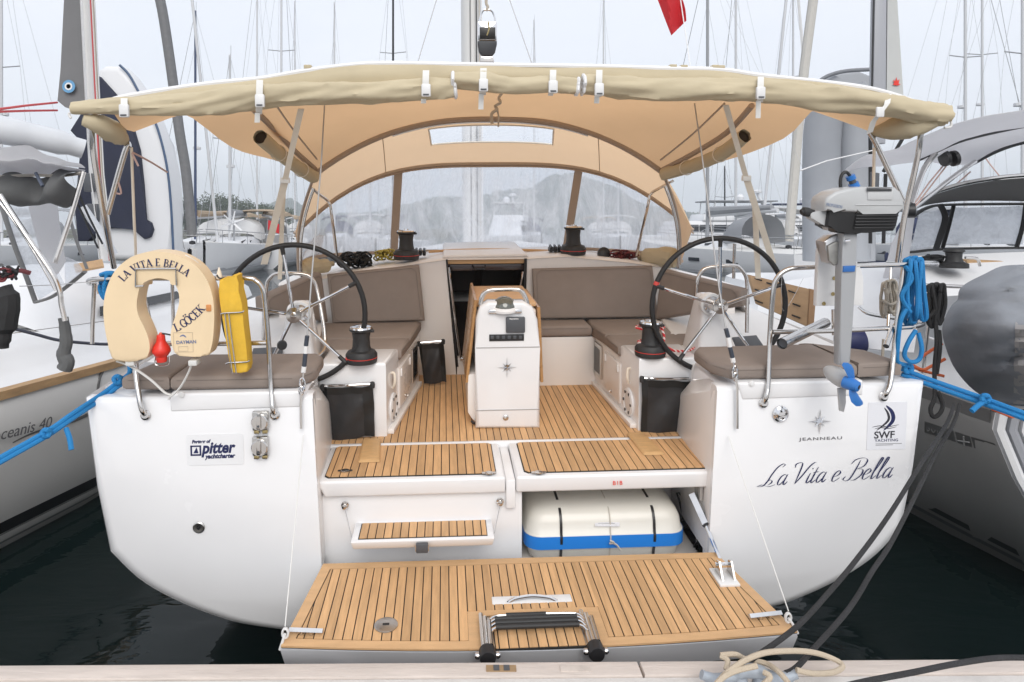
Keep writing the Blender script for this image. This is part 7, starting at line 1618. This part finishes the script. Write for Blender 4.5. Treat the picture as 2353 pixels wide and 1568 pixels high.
motor('white motor yacht seen through the middle of the windscreen', 1170, 66, 11, 4.2, 80, FWHC)
# inflated tenders of neighbours, wind generator pole and life ring at left
wg = thing('wind_generator', 'white six-bladed wind generator on a pole left of the bimini strap', 'wind generator', wat(536, 600, 36), frame=IDM)
c = wat(536, 512, 36); MB().tube([wat(538, 600, 36), c+V((0, .1, 0))], .05, 6).build('pole', FRIG, wg); MB().lathe(c+V((0, .2, 0)), (0, -1, 0), ((.02, -.3), (.12, -.2), (.14, .1), (.05, .3)), 10).build('hub', GWH, wg)
for k in range(6):
    a_ = k*math.pi/3+.3; d = V((math.cos(a_), 0, math.sin(a_))); e_ = V((-math.sin(a_), .3, math.cos(a_))); MB().prism([c+V((0, -.1, 0))+d*.1-e_*.04, c+V((0, -.1, 0))+d*.62-e_*.02, c+V((0, -.1, 0))+d*.62+e_*.05, c+V((0, -.1, 0))+d*.1+e_*.06], (0, .02, 0)).build('blade', GWH, wg, smooth=0)
# furled headsails of the boats just behind
def furled(label, pts, Y_, r, m_, tip):
    t = thing('sailing_yacht', label, 'yacht', wat(pts[-1][0], 640, Y_), frame=IDM)
    P = [wat(px, py, Y_) for px, py in pts]; MB().tube(P, r, 10, 5).build('furled_headsail', m_, t)
    b_ = P[-1]; MB().lathe(b_-V((0, 0, .35)), (0, 0, 1), ((.05, 0), (.14, .03), (.14, .14), (.05, .18)), 12).build('furling_drum', FBLK, t)
    x = b_.x; sec = []
    for q, w, h in ((0, .05, 1.3), (.15, .5, 1.25), (.45, .95, 1.15), (1, .9, 1.1)):
        yy = Y_-.3+q*11; hw = 2.0*w; half = [V((x-hw, yy, h)), V((x-hw*.92, yy, .3)), V((x-hw*.5, yy, -.3)), V((x, yy, -.4))]; sec.append(half+[V((2*x-p.x, p.y, p.z)) for p in half[-2::-1]])
    MB().grid(sec).build('hull', GWH, t, smooth=50); MB().grid([[r_[0], V((x, r_[0].y, r_[0].z+.06)), r_[-1]] for r_ in sec]).build('deck', GCR, t)
    MB().tube([V((x, Y_+3.2, 1.3)), V((x+tip, Y_+3.6, 15))], .08, 8).build('mast', FMAST, t)
    for sg in (-1, 1): MB().tube([(x+sg*.5, Y_+.3, 1.3), (x+sg*.55, Y_+.2, 1.9), (x, Y_-.3, 1.95)], .02, 5, 3).build('pulpit', STEEL, t)
    MB().hexa([V((x-.5, Y_+2.6, 1.2)), V((x+.5, Y_+2.6, 1.2)), V((x+1, Y_+6, 1.2)), V((x-1, Y_+6, 1.2)), V((x-.4, Y_+2.8, 1.45)), V((x+.4, Y_+2.8, 1.45)), V((x+.9, Y_+6, 1.7)), V((x-.9, Y_+6, 1.7))], .05).build('coachroof', GWH, t)
    return t
furled('yacht with dark grey furled headsail behind the left bimini corner', [(352, -60), (372, 20), (392, 150), (412, 300), (428, 400), (442, 545)], 32, .225, mat('furled_grey', (.17, .17, .175), .75, var=.12, vscale=6, bump=.3, bscale=8), -1.6)
furled('yacht with cream furled headsail behind the right bimini side', [(1876, -60), (1866, 20), (1848, 160), (1834, 300), (1824, 420), (1812, 555)], 32, .215, mat('furled_cream', (.56, .54, .50), .75, var=.06, vscale=6, bump=.3, bscale=8), 1.6)
# courtesy flag
fl_ = thing('courtesy_flag', 'red flag flying from a halyard above the bimini', 'flag', wat(1549, 82, 8), frame=IDM)
rows = []
for j in range(9):
    v = j/8; row = []
    for i in range(9):
        u = i/8; px = lerp(lerp(1496, 1552, u), lerp(1545, 1550, u)+lerp(-3, 34, u)*(1-abs(2*v-1.35)*.3), v); py = lerp(lerp(-40, -60, u), lerp(82, 48, u), v); row.append(wat(px, py, 8+.09*math.sin(u*7+v*4)))
    rows.append(row)
MB().grid(rows).build('cloth', FLAGR, fl_)
MB().tube([wat(1555, -60, 8.05), wat(1580, 110, 7.5), wat(1597, 240, 7)], .006, 5).build('halyard', WHITE, fl_)
# ---------------------------------------------------------------- shore, trees, hill
GRD = mat('shore_ground', (.10, .10, .07), .9, var=.2, vscale=.1)
sh_ = MB().hexa([V((-160, 165, -1)), V((-6, 165, -1)), V((-6, 260, -1)), V((-160, 260, -1)), V((-160, 168, .9)), V((-8, 168, .9)), V((-8, 260, 1.6)), V((-160, 260, 1.6))]).build('shore', GRD, None, frame=IDM); sh_['kind'] = 'structure'
LEAF = []
for k, c in enumerate(((.045, .065, .028), (.06, .08, .035), (.035, .052, .025))): LEAF.append(mat('pine_foliage_%d' % k, c, .8, var=.35, vscale=1.5, rand=.15))
def tree(label, px, top, Y_, r, seed):
    random.seed(seed); x = wat(px, 522, Y_).x; zt = wat(px, top-(12 if px > 500 else 4), Y_).z; r *= 1.25; g0 = 1.0
    t = thing('pine_tree', label, 'tree', (x, Y_, g0), frame=IDM, group='trees along the far shore')
    MB().tube([(x, Y_, g0), (x+r*.1, Y_, g0+(zt-g0)*.45), (x+r*.05, Y_, g0+(zt-g0)*.85)], [.35, .25, .08], 7, 3).build('trunk', mat('bark', (.09, .065, .045), .9), t)
    for k in range(3): MB().tube([(x, Y_, g0+(zt-g0)*(.35+.15*k)), (x+r*.6*math.cos(k*2.2), Y_+r*.5*math.sin(k*2.2), g0+(zt-g0)*(.55+.13*k))], [.14, .05], 5).build('limb', mat('bark', (.09, .065, .045), .9), t)
    m = MB(); H = zt-g0; cl_ = []
    for k in range(20):
        a_ = random.uniform(0, 6.28); q = random.uniform(.05, 1)**.5; hh = random.uniform(.30, .95); wid = r*(1.0-.55*abs(hh-.6)/.4)
        cl_.append((V((x+wid*q*math.cos(a_), Y_+wid*q*math.sin(a_), g0+H*hh)), r*random.uniform(.22, .4)))
    for c, rad in cl_:
        for k in range(75):
            d = V((random.gauss(0, 1), random.gauss(0, 1), random.gauss(0, .75))).normalized(); p = c+d*rad*random.uniform(.55, 1.08)
            u = V((random.gauss(0, 1), random.gauss(0, 1), random.gauss(0, 1))).normalized(); w = u.cross(d); w = w.normalized() if w.length > .01 else V((1, 0, 0)); s_ = random.uniform(.14, .34)
            m.face([p+u*s_, p+w*s_*.7, p-u*s_, p-w*s_*.7])
    m.build('crown', LEAF[seed % 3], t, smooth=0, recalc=False)
tspec = [(405, 468, 175, 4.5), (425, 461, 185, 5), (447, 474, 178, 4), (470, 466, 190, 5), (492, 455, 180, 5.5), (512, 462, 186, 5), (533, 480, 178, 4), (553, 474, 188, 4.6), (572, 479, 180, 4), (590, 486, 190, 4), (608, 490, 182, 3.6), (628, 492, 186, 3.8), (335, 470, 180, 5), (362, 464, 190, 5.2), (650, 494, 190, 3.8), (300, 472, 182, 4.6)]
tl = ['first', 'second', 'third', 'fourth', 'fifth', 'sixth', 'seventh', 'eighth', 'ninth', 'tenth', 'eleventh', 'twelfth', 'thirteenth', 'fourteenth', 'fifteenth', 'sixteenth']
order = sorted(range(len(tspec)), key=lambda i: tspec[i][0])
for n_, i in enumerate(order): tree('dark green pine on the far shore, %s from the left' % tl[n_], *tspec[i], 11+i)
random.seed(5)
# hills across the bay: relief mesh with wooded surface
HILL = mat('wooded_hill', (.075, .095, .055), .95, var=.4, vscale=.03, bump=1, bscale=.06)
prof_h = [(500, 512), (640, 480), (668, 462), (700, 478), (760, 496), (860, 492), (920, 478), (967, 466), (1016, 456), (1060, 458), (1136, 448), (1187, 440), (1225, 432), (1246, 417), (1275, 405), (1320, 402), (1377, 425), (1419, 444), (1457, 470), (1500, 482), (1560, 488), (1700, 506), (1900, 516)]
Yh = 900; ridge = spline([wat(px, py, Yh) for px, py in prof_h], 6)
rows = []
for k, (dy, f) in enumerate(((-260, 0), (-200, .22), (-130, .5), (-70, .78), (-20, .95), (0, 1), (80, .8))):
    rows.append([V((p.x, p.y+dy+18*noise3((p.x*.02, k*3, 1), 1), max(-1, (p.z)*f+(4*noise3((p.x*.05, k*1.7, 4), 1)+2.4*noise3((p.x*.16, k, 2), 1))*(1 if f else 0)))) for p in ridge])
hl_ = MB().grid(rows).build('hill', HILL, None, smooth=60, frame=IDM); hl_['kind'] = 'structure'
# far tree canopy on the hills that reads as one mass
m = MB()
for i in range(9000):
    k = random.uniform(0, 4.98); j = random.uniform(0, len(ridge)-1.01); a_, b_ = int(k), int(j); p = lerp(lerp(rows[a_][b_], rows[a_][b_+1], j-b_), lerp(rows[a_+1][b_], rows[a_+1][b_+1], j-b_), k-a_)
    if p.z < 1.5: continue
    s_ = random.uniform(1.2, 2.8); q = p+V((0, 0, s_*.4))
    vs = [q+V((s_*math.cos(t_), s_*math.sin(t_), random.uniform(-.4, .4)*s_)) for t_ in (0, 1.26, 2.5, 3.8, 5)]; tp_ = q+V((0, 0, s_*random.uniform(.7, 1.3)))
    for u_ in range(5): m.face([vs[u_], vs[(u_+1) % 5], tp_])
wd_ = m.build('woodland', HILL, None, smooth=0, frame=IDM); wd_['kind'] = 'stuff'; wd_['label'] = 'dense far-off woodland covering the hazy hill'; wd_['category'] = 'woodland'
# pale sea haze over the bay
hz = MB().box((-1500, -30, -2), (1500, 1300, 90)).build('haze', mat('haze_air', (1, 1, 1)), None, smooth=0, frame=IDM); hz['kind'] = 'stuff'; hz['label'] = 'pale sea haze over the bay'; hz['category'] = 'haze'
hm = hz.data.materials[0]; N = hm.node_tree.nodes; N.clear(); o_ = N.new('ShaderNodeOutputMaterial'); v_ = N.new('ShaderNodeVolumePrincipled'); v_.inputs['Color'].default_value = (.90, .95, 1, 1); v_.inputs['Density'].default_value = .0010; v_.inputs['Anisotropy'].default_value = .2; hm.node_tree.links.new(v_.outputs[0], o_.inputs['Volume'])
# ================================================================== SETTING
def water_mat():
    m = bpy.data.materials.new('sea_water'); m.use_nodes = True; t = m.node_tree; N = t.nodes; L = t.links; p = N['Principled BSDF']
    p.inputs['Base Color'].default_value = (.004, .010, .010, 1); p.inputs['Roughness'].default_value = .03; p.inputs['IOR'].default_value = 1.33; p.inputs['Specular IOR Level'].default_value = .2
    tc = N.new('ShaderNodeTexCoord'); mp = N.new('ShaderNodeMapping'); mp.inputs['Scale'].default_value = (1, 1.9, 1); L.new(tc.outputs['Object'], mp.inputs[0])
    n = N.new('ShaderNodeTexNoise'); n.inputs['Scale'].default_value = 1.1; n.inputs['Detail'].default_value = 4; n.inputs['Distortion'].default_value = .5; L.new(mp.outputs[0], n.inputs['Vector'])
    n2 = N.new('ShaderNodeTexNoise'); n2.inputs['Scale'].default_value = 5; n2.inputs['Detail'].default_value = 2; L.new(mp.outputs[0], n2.inputs['Vector'])
    b = N.new('ShaderNodeBump'); b.inputs['Strength'].default_value = .1; b.inputs['Distance'].default_value = .12; L.new(n.outputs['Fac'], b.inputs['Height'])
    b2 = N.new('ShaderNodeBump'); b2.inputs['Strength'].default_value = .05; b2.inputs['Distance'].default_value = .03; L.new(n2.outputs['Fac'], b2.inputs['Height']); L.new(b.outputs[0], b2.inputs['Normal'])
    L.new(b2.outputs[0], p.inputs['Normal'])
    return m
w = MB(); w.face([(-3000, -60, 0), (3000, -60, 0), (3000, 4000, 0), (-3000, 4000, 0)])
w = w.build('water', water_mat(), None, smooth=0, frame=IDM); w['kind'] = 'structure'
# pontoon: weathered edge timber, pale concrete deck behind
def dockline(px): return 1532-.0072*px           # sighted top of the outer edge
DZ = .70
WOODW = mat('weathered_timber', (.60, .53, .48), .8, var=.12, vscale=4, stretch=(.8, 6, 6), bump=.3, bscale=25)
CONC = mat('dock_concrete', (.62, .595, .57), .85, var=.08, vscale=7, bump=.3, bscale=60)
pa, pb = wat(0, 1531, z=DZ), wat(2353, 1516, z=DZ)
d = (pb-pa); u = d.normalized(); nrm = V((u.y, -u.x, 0))
A, B = pa-u*6, pb+u*6
dk = MB().prism([A+nrm*.085+V((0, 0, -.004)), B+nrm*.085+V((0, 0, -.004)), B+nrm*3.2, A+nrm*3.2], (0, 0, -.35)).build('dock', CONC, None, smooth=0, frame=IDM); dk['kind'] = 'structure'
BASE[dk.name] = V((0, 0, 0))
cuts = [-6, -1.9, .55, 3.0, 9]
L0 = d.length
cuts = [-6, -2.2, L0*.62, L0*.95+.4, L0+6]
for a_, b_ in zip(cuts, cuts[1:]):
    p, q = pa+u*(a_+.004), pa+u*(b_-.004)
    MB().prism([p+V((0, 0, -.16)), q+V((0, 0, -.16)), q+nrm*.08+V((0, 0, -.16)), p+nrm*.08+V((0, 0, -.16))], (0, 0, .165), .008).build('edge_timber', WOODW, dk)
# repair pieces let into the timber
for px0, px1, nm, col in ((1117, 1186, 'repair_block', (.33, .22, .12)), (1287, 1355, 'repair_block', (.56, .50, .45))):
    p, q = wat(px0, 1533, z=DZ+.009), wat(px1, 1533, z=DZ+.009)
    MB().prism([p+nrm*-.012, q+nrm*-.012, q+nrm*.022, p+nrm*.022], (0, 0, -.012)).build(nm, mat('repair_%d' % px0, col, .7, var=.15, vscale=20), dk, smooth=0)
    if px0 == 1117:
        for t in (.34, .68):
            c = lerp(p, q, t); MB().prism([c+u*-.011+nrm*-.010+V((0, 0, .002)), c+u*.011+nrm*-.010+V((0, 0, .002)), c+u*.011+nrm*.020+V((0, 0, .002)), c+u*-.011+nrm*.020+V((0, 0, .002))], (0, 0, -.004)).build('fixing', DGREY, dk, smooth=0)
import OpenImageIO as oiio, numpy as np
b=oiio.ImageBuf('/workdir/render_main.png'); a=b.get_pixels(oiio.FLOAT)[...,:3]*255
def s(n,x,y,r=3):
    X,Y=int(x/2.298),int(y/2.298); print(n,a[Y-r:Y+r,X-r:X+r].mean((0,1)).round())
for n,x,y in [('sky top',840,60),('sky mid',500,300),('sky low',500,420),('hull L',380,1150),('hull R',1850,1200),('pedestal',1170,900),('backrest R',1350,680),('seat',1450,770),('platform',900,1350),('hatch',1000,1060),('bimini aft',900,260),('hood',900,340),('roll',700,225),('dock',800,1545),('water L',200,1400),('buoy',290,720),('bulk',1005,700),('bulk low R',1300,830),('hullneighL',120,1100),('hillwin',1290,450),('cover',2280,780),('vinyl low',1200,540)]: s(n,x,y)
